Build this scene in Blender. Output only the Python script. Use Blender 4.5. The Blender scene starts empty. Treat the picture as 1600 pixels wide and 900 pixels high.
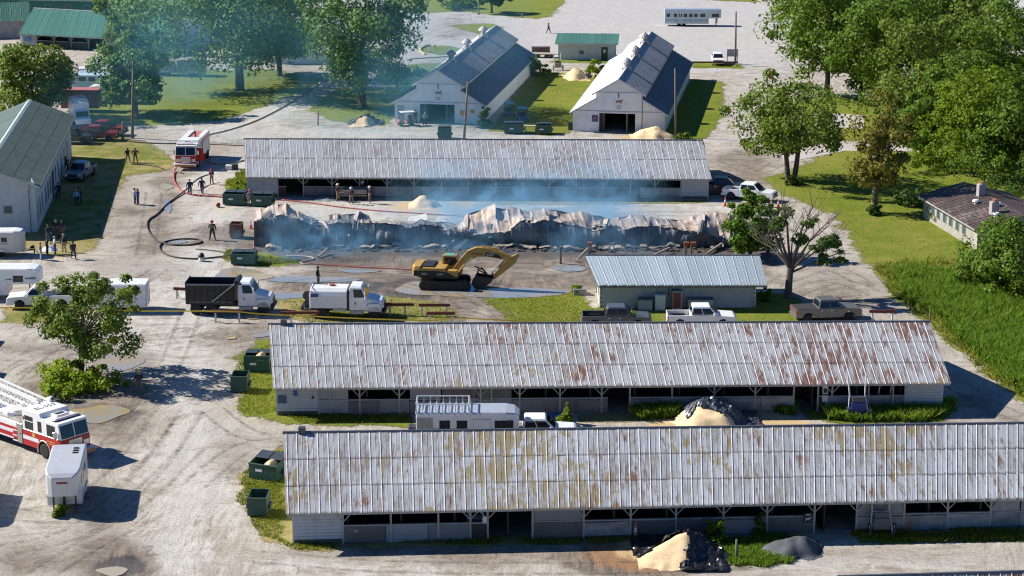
import bpy, bmesh, math, random
import numpy as np
from mathutils import Vector, Matrix, noise
random.seed(7); np.random.seed(7)
R = math.radians
scn = bpy.context.scene
col = scn.collection

# ------------------------------------------------------------------ camera
FPX, CAMH, YH = 3111.0, 46.5, -370.0          # focal length in px of the 1600 px wide photo, height, horizon row
TH = math.atan((450 - YH) / FPX)
CT, ST = math.cos(TH), math.sin(TH)
cam = bpy.data.cameras.new('camera'); cam.sensor_width = 36; cam.lens = 36 * FPX / 1600
cam.clip_start = 1; cam.clip_end = 6000
camo = bpy.data.objects.new('camera', cam); col.objects.link(camo)
camo.location = (0, 0, CAMH); camo.rotation_euler = (math.pi / 2 - TH, 0, 0)
scn.camera = camo

# ------------------------------------------------------------------ light
SHX, SHY = 1.30, -0.40                         # shadow of a 1 m post on the ground
sun_dir = Vector((-SHX, -SHY, 1)).normalized() # towards the sun
world = bpy.data.worlds.new('World'); scn.world = world; world.use_nodes = True
wn = world.node_tree; wn.nodes.clear()
sky = wn.nodes.new('ShaderNodeTexSky'); sky.sky_type = 'NISHITA'; sky.sun_disc = False
sky.sun_elevation = math.asin(sun_dir.z); sky.sun_rotation = math.atan2(sun_dir.x, sun_dir.y)
sky.air_density = 1.0; sky.dust_density = 0.0; sky.ozone_density = 8.0
bg = wn.nodes.new('ShaderNodeBackground'); bg.inputs[1].default_value = 0.062
wo = wn.nodes.new('ShaderNodeOutputWorld')
tint = wn.nodes.new('ShaderNodeMix'); tint.data_type = 'RGBA'; tint.blend_type = 'MULTIPLY'; tint.inputs[0].default_value = 1
tint.inputs[7].default_value = (.46, .76, 1.0, 1)       # a clear, deep blue morning sky
wn.links.new(sky.outputs[0], tint.inputs[6]); wn.links.new(tint.outputs[2], bg.inputs[0]); wn.links.new(bg.outputs[0], wo.inputs[0])
sl = bpy.data.lights.new('sun', 'SUN'); sl.energy = 5.0; sl.angle = R(0.53); sl.color = (1.0, 0.95, 0.86)
so = bpy.data.objects.new('sun', sl); col.objects.link(so); so.location = (-60, 150, 80)
so.rotation_euler = sun_dir.to_track_quat('Z', 'Y').to_euler()
vs = scn.view_settings
vs.view_transform = 'Standard'; vs.look = 'None'; vs.exposure = 0.68; vs.gamma = 1.0; vs.use_curve_mapping = False
scn.cycles.filter_width = 1.15; scn.cycles.max_bounces = 6; scn.cycles.diffuse_bounces = 3; scn.cycles.transparent_max_bounces = 16
scn.cycles.volume_bounces = 1; scn.cycles.volume_step_rate = 2.0; scn.cycles.volume_max_steps = 128

# ------------------------------------------------------------------ pixel -> place
def ray(px, py):
    u = (px - 800) / FPX; v = (py - 450) / FPX
    return Vector((u, CT - v * ST, -ST - v * CT))
def G(px, py, z=0.0):
    d = ray(px, py); t = (z - CAMH) / d.z
    return Vector((d.x * t, d.y * t, z))
def onY(px, py, y):                            # the point of the ray on the upright plane Y = y
    d = ray(px, py); t = y / d.y
    return Vector((d.x * t, y, CAMH + d.z * t))
def onP(px, py, p, n):                         # ... on the plane through p with normal n
    d = ray(px, py); o = Vector((0, 0, CAMH)); t = (Vector(p) - o).dot(n) / d.dot(n)
    return o + d * t
def pxm(py):                                   # pixels per metre at ground row py
    return CT * (py - YH) / CAMH

# ------------------------------------------------------------------ materials
MC = {}
def nod(nt, t, **k):
    n = nt.nodes.new(t)
    for a, b in k.items(): setattr(n, a, b)
    return n
def new_mat(name):
    m = bpy.data.materials.new(name); m.use_nodes = True; nt = m.node_tree; nt.nodes.clear()
    o = nod(nt, 'ShaderNodeOutputMaterial'); b = nod(nt, 'ShaderNodeBsdfPrincipled')
    nt.links.new(b.outputs[0], o.inputs[0])
    return m, nt, b, o
def noise_node(nt, scale, detail=4, rough=.6, vec=None, dist=0.):
    n = nod(nt, 'ShaderNodeTexNoise'); n.inputs['Scale'].default_value = scale
    n.inputs['Detail'].default_value = detail; n.inputs['Roughness'].default_value = rough
    n.inputs['Distortion'].default_value = dist
    if vec is not None: nt.links.new(vec, n.inputs['Vector'])
    return n
def ramp(nt, fac, stops):
    r = nod(nt, 'ShaderNodeValToRGB'); e = r.color_ramp.elements
    while len(e) < len(stops): e.new(.5)
    for k, (p, c) in enumerate(stops):
        e[k].position = p; e[k].color = (*c, 1) if len(c) == 3 else c
    nt.links.new(fac, r.inputs[0]); return r
def mapr(nt, val, a, b, c=0., d=1.):
    m = nod(nt, 'ShaderNodeMapRange'); m.inputs[1].default_value = a; m.inputs[2].default_value = b
    m.inputs[3].default_value = c; m.inputs[4].default_value = d
    nt.links.new(val, m.inputs[0]); return m.outputs[0]
def mix(nt, fac, a, b, mode='MIX'):
    m = nod(nt, 'ShaderNodeMix', data_type='RGBA', blend_type=mode)
    if isinstance(fac, (int, float)): m.inputs[0].default_value = fac
    else: nt.links.new(fac, m.inputs[0])
    for s, x in ((6, a), (7, b)):
        if isinstance(x, (tuple, list)): m.inputs[s].default_value = (*x, 1)
        else: nt.links.new(x, m.inputs[s])
    return m.outputs[2]
def math_(nt, op, a, b=None):
    m = nod(nt, 'ShaderNodeMath', operation=op)
    for s, x in ((0, a), (1, b)):
        if x is None: continue
        if isinstance(x, (int, float)): m.inputs[s].default_value = x
        else: nt.links.new(x, m.inputs[s])
    return m.outputs[0]
def bump(nt, b, h, strength=.3, dist=.05):
    n = nod(nt, 'ShaderNodeBump'); n.inputs['Strength'].default_value = strength; n.inputs['Distance'].default_value = dist
    nt.links.new(h, n.inputs['Height']); nt.links.new(n.outputs[0], b.inputs['Normal'])
def scaled(nt, vec, s):
    m = nod(nt, 'ShaderNodeMapping'); m.inputs['Scale'].default_value = s
    nt.links.new(vec, m.inputs['Vector']); return m.outputs[0]
def M(name, c, rough=.6, metal=0., var=.18, scale=1.5, bmp=0., spec=.5, dirt=None, world_space=False, each=0.):
    """A plain painted / weathered surface: colour broken by two scales of noise."""
    if name in MC: return MC[name]
    m, nt, b, o = new_mat(name)
    if world_space: vec = nod(nt, 'ShaderNodeNewGeometry').outputs['Position']
    else: vec = nod(nt, 'ShaderNodeTexCoord').outputs['Object']
    n1 = noise_node(nt, scale, 5, .65, vec); n2 = noise_node(nt, scale * 6, 3, .6, vec)
    f = math_(nt, 'ADD', math_(nt, 'MULTIPLY', n1.outputs[0], .65), math_(nt, 'MULTIPLY', n2.outputs[0], .35))
    f = mapr(nt, f, .33, .67)
    lo = tuple(x * (1 - var) for x in c); hi = tuple(min(1, x * (1 + var * .7)) for x in c)
    cc = mix(nt, f, lo, hi)
    if dirt:
        n3 = noise_node(nt, scale * 1.7, 6, .7, vec)
        cc = mix(nt, mapr(nt, n3.outputs[0], .52, .75, 0, dirt[1]), cc, dirt[0])
    if each:                                   # sheets of different age: each object its own tone
        oi = nod(nt, 'ShaderNodeObjectInfo').outputs['Random']
        cc = mix(nt, mapr(nt, oi, 0, 1, 0, each), cc, tuple(x * .35 for x in c)); cc = mix(nt, mapr(nt, oi, .72, 1, 0, each * .7), cc, (.5, .53, .55))
    nt.links.new(cc, b.inputs['Base Color'])
    b.inputs['Roughness'].default_value = rough; b.inputs['Metallic'].default_value = metal
    b.inputs['Specular IOR Level'].default_value = spec
    if bmp: bump(nt, b, n2.outputs[0], bmp, .04)
    MC[name] = m; return m
def glass(name='glass', c=(.012, .016, .02)):
    if name in MC: return MC[name]
    m, nt, b, o = new_mat(name); b.inputs['Base Color'].default_value = (*c, 1)
    b.inputs['Roughness'].default_value = .08; b.inputs['Specular IOR Level'].default_value = .6
    MC[name] = m; return m

# ------------------------------------------------------------------ mesh helpers
class MB:
    def __init__(s): s.v = []; s.f = []; s.m = []; s.mi = 0
    def add(s, vs, fs, M_=None):
        n = len(s.v)
        s.v += [tuple(M_ @ Vector(p)) if M_ is not None else tuple(p) for p in vs]
        for f in fs: s.f.append(tuple(i + n for i in f)); s.m.append(s.mi)
        return s
    def box(s, x0, x1, y0, y1, z0, z1, M_=None):
        v = [(x0, y0, z0), (x1, y0, z0), (x1, y1, z0), (x0, y1, z0), (x0, y0, z1), (x1, y0, z1), (x1, y1, z1), (x0, y1, z1)]
        return s.add(v, [(0, 3, 2, 1), (4, 5, 6, 7), (0, 1, 5, 4), (1, 2, 6, 5), (2, 3, 7, 6), (3, 0, 4, 7)], M_)
    def cbox(s, c, d, M_=None):
        return s.box(c[0] - d[0] / 2, c[0] + d[0] / 2, c[1] - d[1] / 2, c[1] + d[1] / 2, c[2] - d[2] / 2, c[2] + d[2] / 2, M_)
    def loft(s, rings, cap=True, M_=None, closed=True):
        n = len(rings[0]); vs = [p for r in rings for p in r]; fs = []
        for k in range(len(rings) - 1):
            for i in range(n if closed else n - 1):
                j = (i + 1) % n; fs.append((k * n + i, k * n + j, (k + 1) * n + j, (k + 1) * n + i))
        if cap: fs.append(tuple(range(n - 1, -1, -1))); fs.append(tuple((len(rings) - 1) * n + i for i in range(n)))
        return s.add(vs, fs, M_)
    def prism(s, prof, a0, a1, ax='y', M_=None):
        def P(u, w, a): return {'y': (u, a, w), 'x': (a, u, w), 'z': (u, w, a)}[ax]
        return s.loft([[P(u, w, a0) for u, w in prof], [P(u, w, a1) for u, w in prof]], True, M_)
    def tube(s, pts, r, n=6, cap=True, M_=None):
        pts = [Vector(p) for p in pts]
        rs = r if isinstance(r, (list, tuple)) else [r] * len(pts)
        rings = []; prev = None
        for k, p in enumerate(pts):
            t = (pts[min(k + 1, len(pts) - 1)] - pts[max(k - 1, 0)])
            t = t.normalized() if t.length > 1e-9 else Vector((0, 0, 1))
            a = prev if prev is not None else (Vector((1, 0, 0)) if abs(t.x) < .8 else Vector((0, 1, 0)))
            a = (a - t * a.dot(t)).normalized(); prev = a; b = t.cross(a)
            rings.append([tuple(p + (a * math.cos(2 * math.pi * i / n) + b * math.sin(2 * math.pi * i / n)) * rs[k]) for i in range(n)])
        return s.loft(rings, cap, M_)
    def bar(s, p, q, w, h=None, M_=None):
        p = Vector(p); q = Vector(q); t = (q - p).normalized(); h = h or w
        a = Vector((0, 0, 1)) if abs(t.z) < .9 else Vector((0, 1, 0))
        x = t.cross(a).normalized(); y = x.cross(t)
        o = [x * w / 2 + y * h / 2, -x * w / 2 + y * h / 2, -x * w / 2 - y * h / 2, x * w / 2 - y * h / 2]
        return s.loft([[tuple(p + k) for k in o], [tuple(q + k) for k in o]], True, M_)
    def lathe(s, prof, n=12, M_=None):
        rings = [[(r * math.cos(2 * math.pi * i / n), r * math.sin(2 * math.pi * i / n), z) for i in range(n)] for r, z in prof]
        return s.loft(rings, True, M_)
    def quad(s, a, b, c, d): return s.add([a, b, c, d], [(0, 1, 2, 3)])
    def mesh(s, name, smooth=False, bev=0.):
        me = bpy.data.meshes.new(name); me.from_pydata(s.v, [], s.f)
        if bev:
            bm = bmesh.new(); bm.from_mesh(me); bmesh.ops.remove_doubles(bm, verts=bm.verts, dist=1e-4)
            e = [e for e in bm.edges if len(e.link_faces) == 2 and e.calc_face_angle(0) > .5]
            bmesh.ops.bevel(bm, geom=e, offset=bev, segments=1, affect='EDGES', profile=.5); bm.to_mesh(me); bm.free()
        elif any(s.m): me.polygons.foreach_set('material_index', s.m)
        if smooth: me.polygons.foreach_set('use_smooth', [True] * len(me.polygons))
        me.update(); return me
    def build(s, name, mat, parent=None, smooth=False, bev=0.):
        return obj(name, s.mesh(name, smooth, bev), mat, parent)
def obj(name, me, mat=None, parent=None):
    o = bpy.data.objects.new(name, me)
    if mat is not None and len(me.materials) == 0:
        for m in (mat if isinstance(mat, (list, tuple)) else [mat]): me.materials.append(m)
    col.objects.link(o)
    if parent is not None: o.parent = parent
    return o
def tag(o, label=None, cat=None, group=None, kind=None):
    if label: o['label'] = label
    if cat: o['category'] = cat
    if group: o['group'] = group
    if kind: o['kind'] = kind
    return o
def thing(name, label, cat, loc=(0, 0, 0), rz=0., group=None, sc=1.):
    o = bpy.data.objects.new(name, None); col.objects.link(o); o.location = loc; o.rotation_euler = (0, 0, rz)
    o.scale = (sc, sc, sc); o.empty_display_size = .5
    return tag(o, label, cat, group)
def copy_tree(o, parent=None):
    c = o.copy(); col.objects.link(c); c.parent = parent
    for ch in list(o.children): copy_tree(ch, c)
    return c
def text_mesh(body, size, depth=.005):
    cu = bpy.data.curves.new('lettering', 'FONT'); cu.body = body; cu.size = size; cu.extrude = depth
    cu.align_x = 'CENTER'; cu.align_y = 'CENTER'; cu.resolution_u = 2
    t = bpy.data.objects.new('lettering', cu); col.objects.link(t)
    dg = bpy.context.evaluated_depsgraph_get(); me = bpy.data.meshes.new_from_object(t.evaluated_get(dg))
    bpy.data.objects.remove(t); bpy.data.curves.remove(cu); return me
def lettering(body, size, mat, parent, loc, rot, name='lettering'):
    o = obj(name, text_mesh(body, size), mat, parent); o.location = loc; o.rotation_euler = rot; return o
def heading(p, q): d = Vector(q) - Vector(p); return math.atan2(d.y, d.x)
# ================================================================== the ground
def seg_dist(P, poly):
    """signed distance (+ inside) of points P (n,2) to a closed polygon"""
    poly = np.asarray(poly, float); n = len(poly); d = np.full(len(P), 1e9); ins = np.zeros(len(P), bool)
    for i in range(n):
        a = poly[i]; b = poly[(i + 1) % n]; ab = b - a; L = (ab ** 2).sum() + 1e-12
        t = np.clip(((P - a) @ ab) / L, 0, 1); q = a + t[:, None] * ab
        d = np.minimum(d, np.hypot(*(P - q).T))
        c = (a[1] > P[:, 1]) != (b[1] > P[:, 1])
        xi = a[0] + (P[:, 1] - a[1]) / (b[1] - a[1] + 1e-12) * ab[0]
        ins ^= c & (P[:, 0] < xi)
    return np.where(ins, d, -d)
_rs = np.random.RandomState(3)
_T = _rs.rand(256, 256)
def vnoise(P, sc, oct=3):
    out = np.zeros(len(P)); amp = 1; tot = 0
    for k in range(oct):
        x = P[:, 0] * sc + 17.3 * k + 900; y = P[:, 1] * sc + 5.1 * k + 900
        xi = np.floor(x).astype(int); yi = np.floor(y).astype(int); fx = x - xi; fy = y - yi
        fx = fx * fx * (3 - 2 * fx); fy = fy * fy * (3 - 2 * fy)
        g = lambda a, b: _T[a % 256, b % 256]
        out += amp * ((g(xi, yi) * (1 - fx) + g(xi + 1, yi) * fx) * (1 - fy) + (g(xi, yi + 1) * (1 - fx) + g(xi + 1, yi + 1) * fx) * fy)
        tot += amp; amp *= .5; sc *= 2.1
    return out / tot
def W(poly): return [tuple(G(*p)[:2]) for p in poly]
def ell(cx, cy, rx, ry, n=20, wob=.18, seed=0):
    rr = random.Random(int(cx * 7 + cy * 13 + seed))
    ph = [rr.uniform(0, 6.28) for _ in range(3)]
    return [(cx + rx * (1 + wob * (math.sin(2 * a + ph[0]) * .6 + math.sin(3 * a + ph[1]) * .5 + math.sin(5 * a + ph[2]) * .3)) * math.cos(a),
             cy + ry * (1 + wob * (math.sin(2 * a + ph[1]) * .5 + math.sin(3 * a + ph[2]) * .6)) * math.sin(a))
            for a in [2 * math.pi * k / n for k in range(n)]]
def grid(x0, x1, y0, y1, st):
    nx = int((x1 - x0) / st) + 1; ny = int((y1 - y0) / st) + 1
    X, Y = np.meshgrid(np.linspace(x0, x1, nx), np.linspace(y0, y1, ny)); P = np.stack([X.ravel(), Y.ravel()], 1)
    i = np.arange(nx * ny).reshape(ny, nx); Q = np.stack([i[:-1, :-1], i[:-1, 1:], i[1:, 1:], i[1:, :-1]], -1).reshape(-1, 4)
    return P, Q
def np_mesh(name, V, Q, attrs=None):
    me = bpy.data.meshes.new(name); n = Q.shape[1]
    me.vertices.add(len(V)); me.vertices.foreach_set('co', np.asarray(V, np.float32).ravel())
    me.loops.add(Q.size); me.loops.foreach_set('vertex_index', Q.astype(np.int32).ravel())
    me.polygons.add(len(Q)); me.polygons.foreach_set('loop_start', np.arange(0, Q.size, n, dtype=np.int32))
    me.polygons.foreach_set('loop_total', np.full(len(Q), n, np.int32))
    for k, a in (attrs or {}).items():
        at = me.attributes.new(k, 'FLOAT', 'POINT'); at.data.foreach_set('value', a.astype(np.float32))
    me.update(calc_edges=True); return me

# what covers the yard, as colours that belong to the ground itself: channel, outline in photo pixels, strength, soft edge in m
PAINT = [
 ('soil', [(400, 384), (800, 384), (1190, 380), (1205, 420), (1195, 440), (905, 440), (880, 415), (640, 425), (500, 412), (400, 410)], 1.0, 2.5),
 ('soil', [(425, 440), (520, 415), (660, 420), (905, 425), (920, 450), (820, 460), (770, 480), (800, 508), (690, 505), (640, 470), (480, 462), (430, 470)], .75, 3),
 ('soil', [(255, 262), (285, 268), (270, 320), (258, 380), (262, 395), (225, 405), (205, 380), (240, 330), (240, 285)], .75, 2.5),
 ('soil', [(300, 352), (400, 350), (400, 400), (330, 385)], .8, 2.5),
 ('soil', ell(205, 332, 28, 12), .6, 2), ('soil', ell(190, 620, 60, 22), .65, 2), ('soil', ell(100, 605, 75, 45), .6, 2),
 ('soil', ell(190, 665, 60, 28), .75, 2), ('soil', ell(180, 885, 60, 40), .85, 1.6), ('soil', ell(50, 870, 70, 25), .5, 2),
 ('soil', ell(370, 715, 30, 30), .55, 2), ('soil', [(300, 520), (425, 500), (430, 545), (380, 560), (320, 545)], .5, 2),
 ('soil', [(1200, 440), (1300, 400), (1345, 420), (1400, 500), (1300, 500)], .45, 3),
 ('soil', [(1110, 240), (1210, 225), (1230, 262), (1190, 290), (1110, 290)], .5, 3),
 ('soil', [(1490, 590), (1600, 640), (1600, 662), (1480, 662)], .45, 2),
 ('soil', ell(720, 42, 55, 22), .35, 5), ('soil', [(90, 90), (150, 92), (150, 118), (110, 118)], .8, 3),
 ('soil', ell(170, 290, 60, 100), .3, 3), ('soil', [(900, 850), (1010, 838), (1140, 860), (1180, 890), (960, 900), (890, 885)], 1.0, 1.2),
 ('soil', [(430, 850), (900, 850), (900, 880), (560, 872), (450, 866)], .45, 1.2), ('soil', ell(1520, 870, 120, 10), .3, 1.5),
 ('rust', [(930, 842), (1010, 836), (1130, 868), (1130, 890), (980, 888), (910, 872)], .9, 1.0), ('rust', ell(710, 200, 40, 8), .3, 3),
 ('straw', [(960, 838), (1010, 838), (1060, 850), (1170, 850), (1150, 885), (1030, 880), (985, 868)], .95, .8),
 ('straw', [(1030, 645), (1180, 640), (1260, 662), (1240, 672), (1010, 672)], .95, 1.0), ('straw', ell(900, 655, 70, 14), .35, 1.5),
 ('straw', [(690, 312), (820, 308), (840, 318), (700, 326)], .6, 1.5), ('straw', ell(650, 322, 40, 10), .6, 1.5), ('straw', ell(1020, 214, 60, 6), .8, 1.5),
 ('straw', ell(900, 122, 40, 10), .8, 2), ('straw', ell(590, 192, 60, 8), .4, 2), ('straw', ell(420, 755, 30, 34), .8, 1.0), ('straw', ell(1245, 862, 45, 14), .25, 1),
 ('straw', ell(440, 660, 90, 6), .35, 1), ('straw', ell(345, 310, 30, 30), .35, 2), ('straw', ell(110, 395, 60, 14), .3, 2),
 ('soil', ell(60, 545, 90, 12), .45, 2), ('soil', ell(150, 800, 50, 70), .4, 2), ('soil', ell(240, 640, 20, 40), .35, 2), ('soil', ell(480, 690, 60, 8), .4, 1.5), ('soil', ell(330, 620, 24, 60), .35, 2), ('soil', ell(30, 640, 60, 30), .4, 2), ('soil', ell(215, 420, 60, 22), .4, 3), ('soil', ell(700, 870, 160, 12), .4, 1.5), ('soil', ell(1400, 868, 150, 10), .35, 1.5), ('soil', ell(320, 235, 60, 14), .3, 3),
 ('pale', [(195, 900), (235, 700), (262, 560), (275, 450), (300, 330), (340, 300), (372, 300), (360, 400), (352, 560), (350, 700), (340, 900)], .95, 2.2),
 ('pale', [(270, 270), (385, 220), (385, 262), (300, 330), (262, 320)], .7, 2.5), ('pale', [(420, 316), (1120, 314), (1190, 325), (1130, 350), (430, 345)], .7, 2.5),
 ('pale', [(250, 195), (400, 190), (640, 205), (1150, 215), (1150, 222), (260, 222)], .7, 3), ('pale', [(330, 195), (470, 125), (505, 128), (440, 195)], .8, 2),
 ('pale', [(200, 385), (350, 400), (400, 440), (420, 520), (260, 560), (60, 500), (80, 430)], .5, 4), ('pale', ell(850, 30, 90, 8), .6, 4),
 ('pale', [(0, 500), (250, 500), (250, 560), (150, 560), (0, 580)], .45, 3), ('pale', [(0, 720), (230, 720), (220, 860), (0, 840)], .45, 3),
 ('pale', [(400, 868), (700, 880), (700, 900), (340, 900)], .6, 1.5), ('pale', [(1200, 858), (1600, 855), (1600, 893), (1180, 893)], .5, 1.5),
 ('pale', [(430, 428), (560, 425), (640, 432), (560, 446), (440, 440)], .8, 1.5), ('pale', [(905, 418), (1000, 422), (1000, 448), (850, 445)], .6, 2),
 ('pale', [(0, 70), (160, 78), (160, 92), (60, 90), (0, 84)], .7, 3),
 ('tar', [(610, -10), (820, 30), (920, -20), (1250, -20), (1250, 105), (1080, 112), (960, 98), (860, 100), (820, 80), (650, 95), (610, 110)], .85, 5),
 ('tar', [(1125, 110), (1250, 110), (1220, 160), (1170, 230), (1110, 225), (1140, 160)], .5, 4), ('tar', ell(50, 560, 80, 14), .25, 3),
 ('wet', ell(660, 450, 130, 18), .7, 2), ('wet', ell(290, 375, 40, 14), .5, 1.5), ('wet', ell(270, 320, 12, 40), .6, 1.5), ('wet', ell(180, 890, 40, 24), .9, 1),
 ('wet', ell(460, 470, 80, 14), .35, 2), ('wet', ell(200, 570, 66, 26), .6, 1.5), ('wet', ell(180, 650, 60, 20), .7, 1.5), ('wet', ell(880, 422, 60, 6), .5, 2),
 ('ash', [(400, 376), (1180, 372), (1195, 402), (930, 402), (700, 402), (400, 408)], 1.0, 2.0), ('ash', ell(450, 400, 60, 12), .8, 2), ('ash', ell(1180, 385, 40, 20), .8, 2),
]
CH = ('soil', 'rust', 'straw', 'pale', 'tar', 'wet', 'ash')
PW = [(c, np.array(W(p)), s, e) for c, p, s, e in PAINT]
def paint_attrs(P):
    A = {c: np.zeros(len(P)) for c in CH}
    for c, poly, s, e in PW:
        lo = poly.min(0) - 2 * e; hi = poly.max(0) + 2 * e
        k = np.where(((P > lo) & (P < hi)).all(1))[0]
        if len(k) == 0: continue
        d = seg_dist(P[k], poly) + (vnoise(P[k], .35) - .5) * 2.6 * e
        A[c][k] = np.maximum(A[c][k], s * np.clip(d / e * .5 + .5, 0, 1))
    return A
def ground_mat():
    m, nt, b, o = new_mat('yard_gravel')
    pos = nod(nt, 'ShaderNodeNewGeometry').outputs['Position']
    at = {c: nod(nt, 'ShaderNodeAttribute', attribute_name=c).outputs['Fac'] for c in CH}
    big = noise_node(nt, .07, 5, .6, pos).outputs[0]; mid = noise_node(nt, .5, 6, .7, pos, 1.2).outputs[0]
    fine = noise_node(nt, 5.5, 6, .75, pos, .5).outputs[0]
    grit = noise_node(nt, 12., 3, .6, pos).outputs[0]
    # drag marks and wheel wear: noise drawn out along bending lines
    warp = noise_node(nt, .06, 2, .5, pos)
    wv = nod(nt, 'ShaderNodeVectorMath', operation='SCALE'); wv.inputs[3].default_value = 9
    nt.links.new(warp.outputs['Color'], wv.inputs[0])
    av = nod(nt, 'ShaderNodeVectorMath', operation='ADD'); nt.links.new(pos, av.inputs[0]); nt.links.new(wv.outputs[0], av.inputs[1])
    str1 = noise_node(nt, 1., 5, .72, scaled(nt, av.outputs[0], (.22, 1.5, 1)), .4).outputs[0]
    str2 = noise_node(nt, 1., 5, .72, scaled(nt, av.outputs[0], (1.8, .16, 1)), .3).outputs[0]
    streak = mix(nt, mapr(nt, big, .45, .55), str1, str2)
    c = mix(nt, mapr(nt, mid, .36, .64), (.30, .262, .215), (.47, .432, .375))
    c = mix(nt, mapr(nt, big, .35, .7, 0, .55), c, (.39, .345, .285))
    c = mix(nt, mapr(nt, streak, .5, .64, 0, .6), c, (.55, .525, .48))
    c = mix(nt, mapr(nt, streak, .48, .34, 0, .6), c, (.20, .16, .125))
    def layer(c, ch, colr, lo=.28, hi=.62, k=1.):
        f = math_(nt, 'ADD', at[ch], math_(nt, 'MULTIPLY', math_(nt, 'SUBTRACT', mid, .5), 1.5))
        f = math_(nt, 'ADD', f, math_(nt, 'MULTIPLY', math_(nt, 'SUBTRACT', streak, .5), 1.3))
        f = mapr(nt, f, lo, hi, 0, k)
        f = math_(nt, 'MULTIPLY', f, mapr(nt, at[ch], 0, .15))
        return mix(nt, f, c, colr)
    rd = noise_node(nt, 1., 6, .75, scaled(nt, pos, (1.1, .09, 1))).outputs[0]
    pale_c = mix(nt, mapr(nt, math_(nt, 'ADD', math_(nt, 'MULTIPLY', rd, .6), math_(nt, 'MULTIPLY', mid, .4)), .38, .62), (.39, .37, .335), (.57, .55, .51))
    tar_c = mix(nt, mapr(nt, mid, .3, .7), (.40, .385, .38), (.52, .50, .49))
    soil_c = mix(nt, mapr(nt, streak, .40, .60), (.10, .076, .058), (.25, .20, .155))
    c = layer(c, 'pale', pale_c, k=.9); c = layer(c, 'tar', tar_c, k=.9); c = layer(c, 'soil', soil_c, .16, .52, .92)
    c = layer(c, 'rust', (.30, .155, .07), k=.85)
    c = layer(c, 'straw', mix(nt, mapr(nt, fine, .35, .65), (.42, .28, .12), (.70, .52, .28)), k=.9)
    c = layer(c, 'ash', mix(nt, mapr(nt, fine, .4, .65), (.03, .027, .025), (.16, .13, .115)), .35, .8, .9)
    w = math_(nt, 'ADD', at['wet'], math_(nt, 'MULTIPLY', math_(nt, 'SUBTRACT', mid, .5), .8)); w = math_(nt, 'MULTIPLY', mapr(nt, w, .4, .75), mapr(nt, at['wet'], 0, .2))
    c = mix(nt, w, c, mix(nt, .5, c, (.05, .04, .03), 'MULTIPLY'))
    c = mix(nt, mapr(nt, fine, .44, .62, 0, .7), c, mix(nt, 1., c, (.55, .53, .50), 'MULTIPLY'))
    c = mix(nt, mapr(nt, grit, .5, .62, 0, .35), c, mix(nt, 1., c, (1.45, 1.42, 1.4), 'MULTIPLY'))
    nt.links.new(c, b.inputs['Base Color'])
    nt.links.new(mapr(nt, w, 0, 1, .92, .35), b.inputs['Roughness'])
    h = math_(nt, 'ADD', math_(nt, 'MULTIPLY', fine, .4), math_(nt, 'MULTIPLY', streak, 1.0))
    bump(nt, b, h, .55, .12)
    return m
gm = ground_mat()
Pn, Qn = grid(-62, 62, 106, 236, .7); Pf, Qf = grid(-62, 62, 236, 436, 2.0)
# the near and the far part share their seam; a ring carries the sheet on to the horizon
P = np.concatenate([Pn, Pf]); Q = np.concatenate([Qn, Qf + len(Pn)])
ring = np.array([(-62, 106), (62, 106), (62, 236), (62, 436), (-62, 436), (-62, 236), (-5000, -500), (5000, -500), (5000, 236), (5000, 5000), (-5000, 5000), (-5000, 236)], float)
rq = np.array([(6, 7, 1, 0), (7, 8, 2, 1), (8, 9, 3, 2), (9, 10, 4, 3), (10, 11, 5, 4), (11, 6, 0, 5)]) + len(P)
P = np.concatenate([P, ring]); Q = np.concatenate([Q, rq])
V = np.concatenate([P, np.zeros((len(P), 1))], 1)
tag(obj('ground', np_mesh('ground', V, Q, paint_attrs(P)), gm), kind='structure')

# ------------------------------------------------------------------ grass
def lawn_mat(name, a, b_, dry, dryness=.35):
    m, nt, b, o = new_mat(name)
    pos = nod(nt, 'ShaderNodeNewGeometry').outputs['Position']
    e = nod(nt, 'ShaderNodeAttribute', attribute_name='edge').outputs['Fac']
    mid = noise_node(nt, .35, 6, .7, pos).outputs[0]; fine = noise_node(nt, 3.2, 5, .8, pos).outputs[0]; big = noise_node(nt, .06, 3, .5, pos).outputs[0]
    c = mix(nt, mapr(nt, fine, .3, .7), a, b_)
    c = mix(nt, mapr(nt, math_(nt, 'ADD', mid, math_(nt, 'MULTIPLY', big, .5)), .62, 1.0, 0, dryness * 2), c, dry)
    nt.links.new(c, b.inputs['Base Color']); b.inputs['Roughness'].default_value = .95; b.inputs['Specular IOR Level'].default_value = .1
    bump(nt, b, math_(nt, 'ADD', fine, math_(nt, 'MULTIPLY', mid, .6)), .8, .16)
    t = nod(nt, 'ShaderNodeBsdfTransparent'); mx = nod(nt, 'ShaderNodeMixShader')
    k = math_(nt, 'ADD', e, math_(nt, 'MULTIPLY', math_(nt, 'SUBTRACT', fine, .5), 2.6))
    k = math_(nt, 'ADD', k, math_(nt, 'MULTIPLY', math_(nt, 'SUBTRACT', mid, .5), 4.0))
    nt.links.new(mapr(nt, k, .0, .35), mx.inputs[0]); nt.links.new(t.outputs[0], mx.inputs[1]); nt.links.new(b.outputs[0], mx.inputs[2])
    nt.links.new(mx.outputs[0], o.inputs[0]); return m
LAWN = lawn_mat('mown_grass', (.12, .15, .018), (.22, .25, .03), (.34, .30, .09), .3)
LAWN_FAR = lawn_mat('far_grass', (.11, .155, .02), (.21, .255, .04), (.29, .27, .08), .25)
LAWN_RICH = lawn_mat('rich_grass', (.085, .135, .012), (.185, .23, .02), (.28, .25, .06), .4)
LAWN_WORN = lawn_mat('worn_grass', (.10, .13, .02), (.20, .215, .035), (.33, .27, .12), .85)
lz = [0.004]
lawn_polys = []
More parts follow.
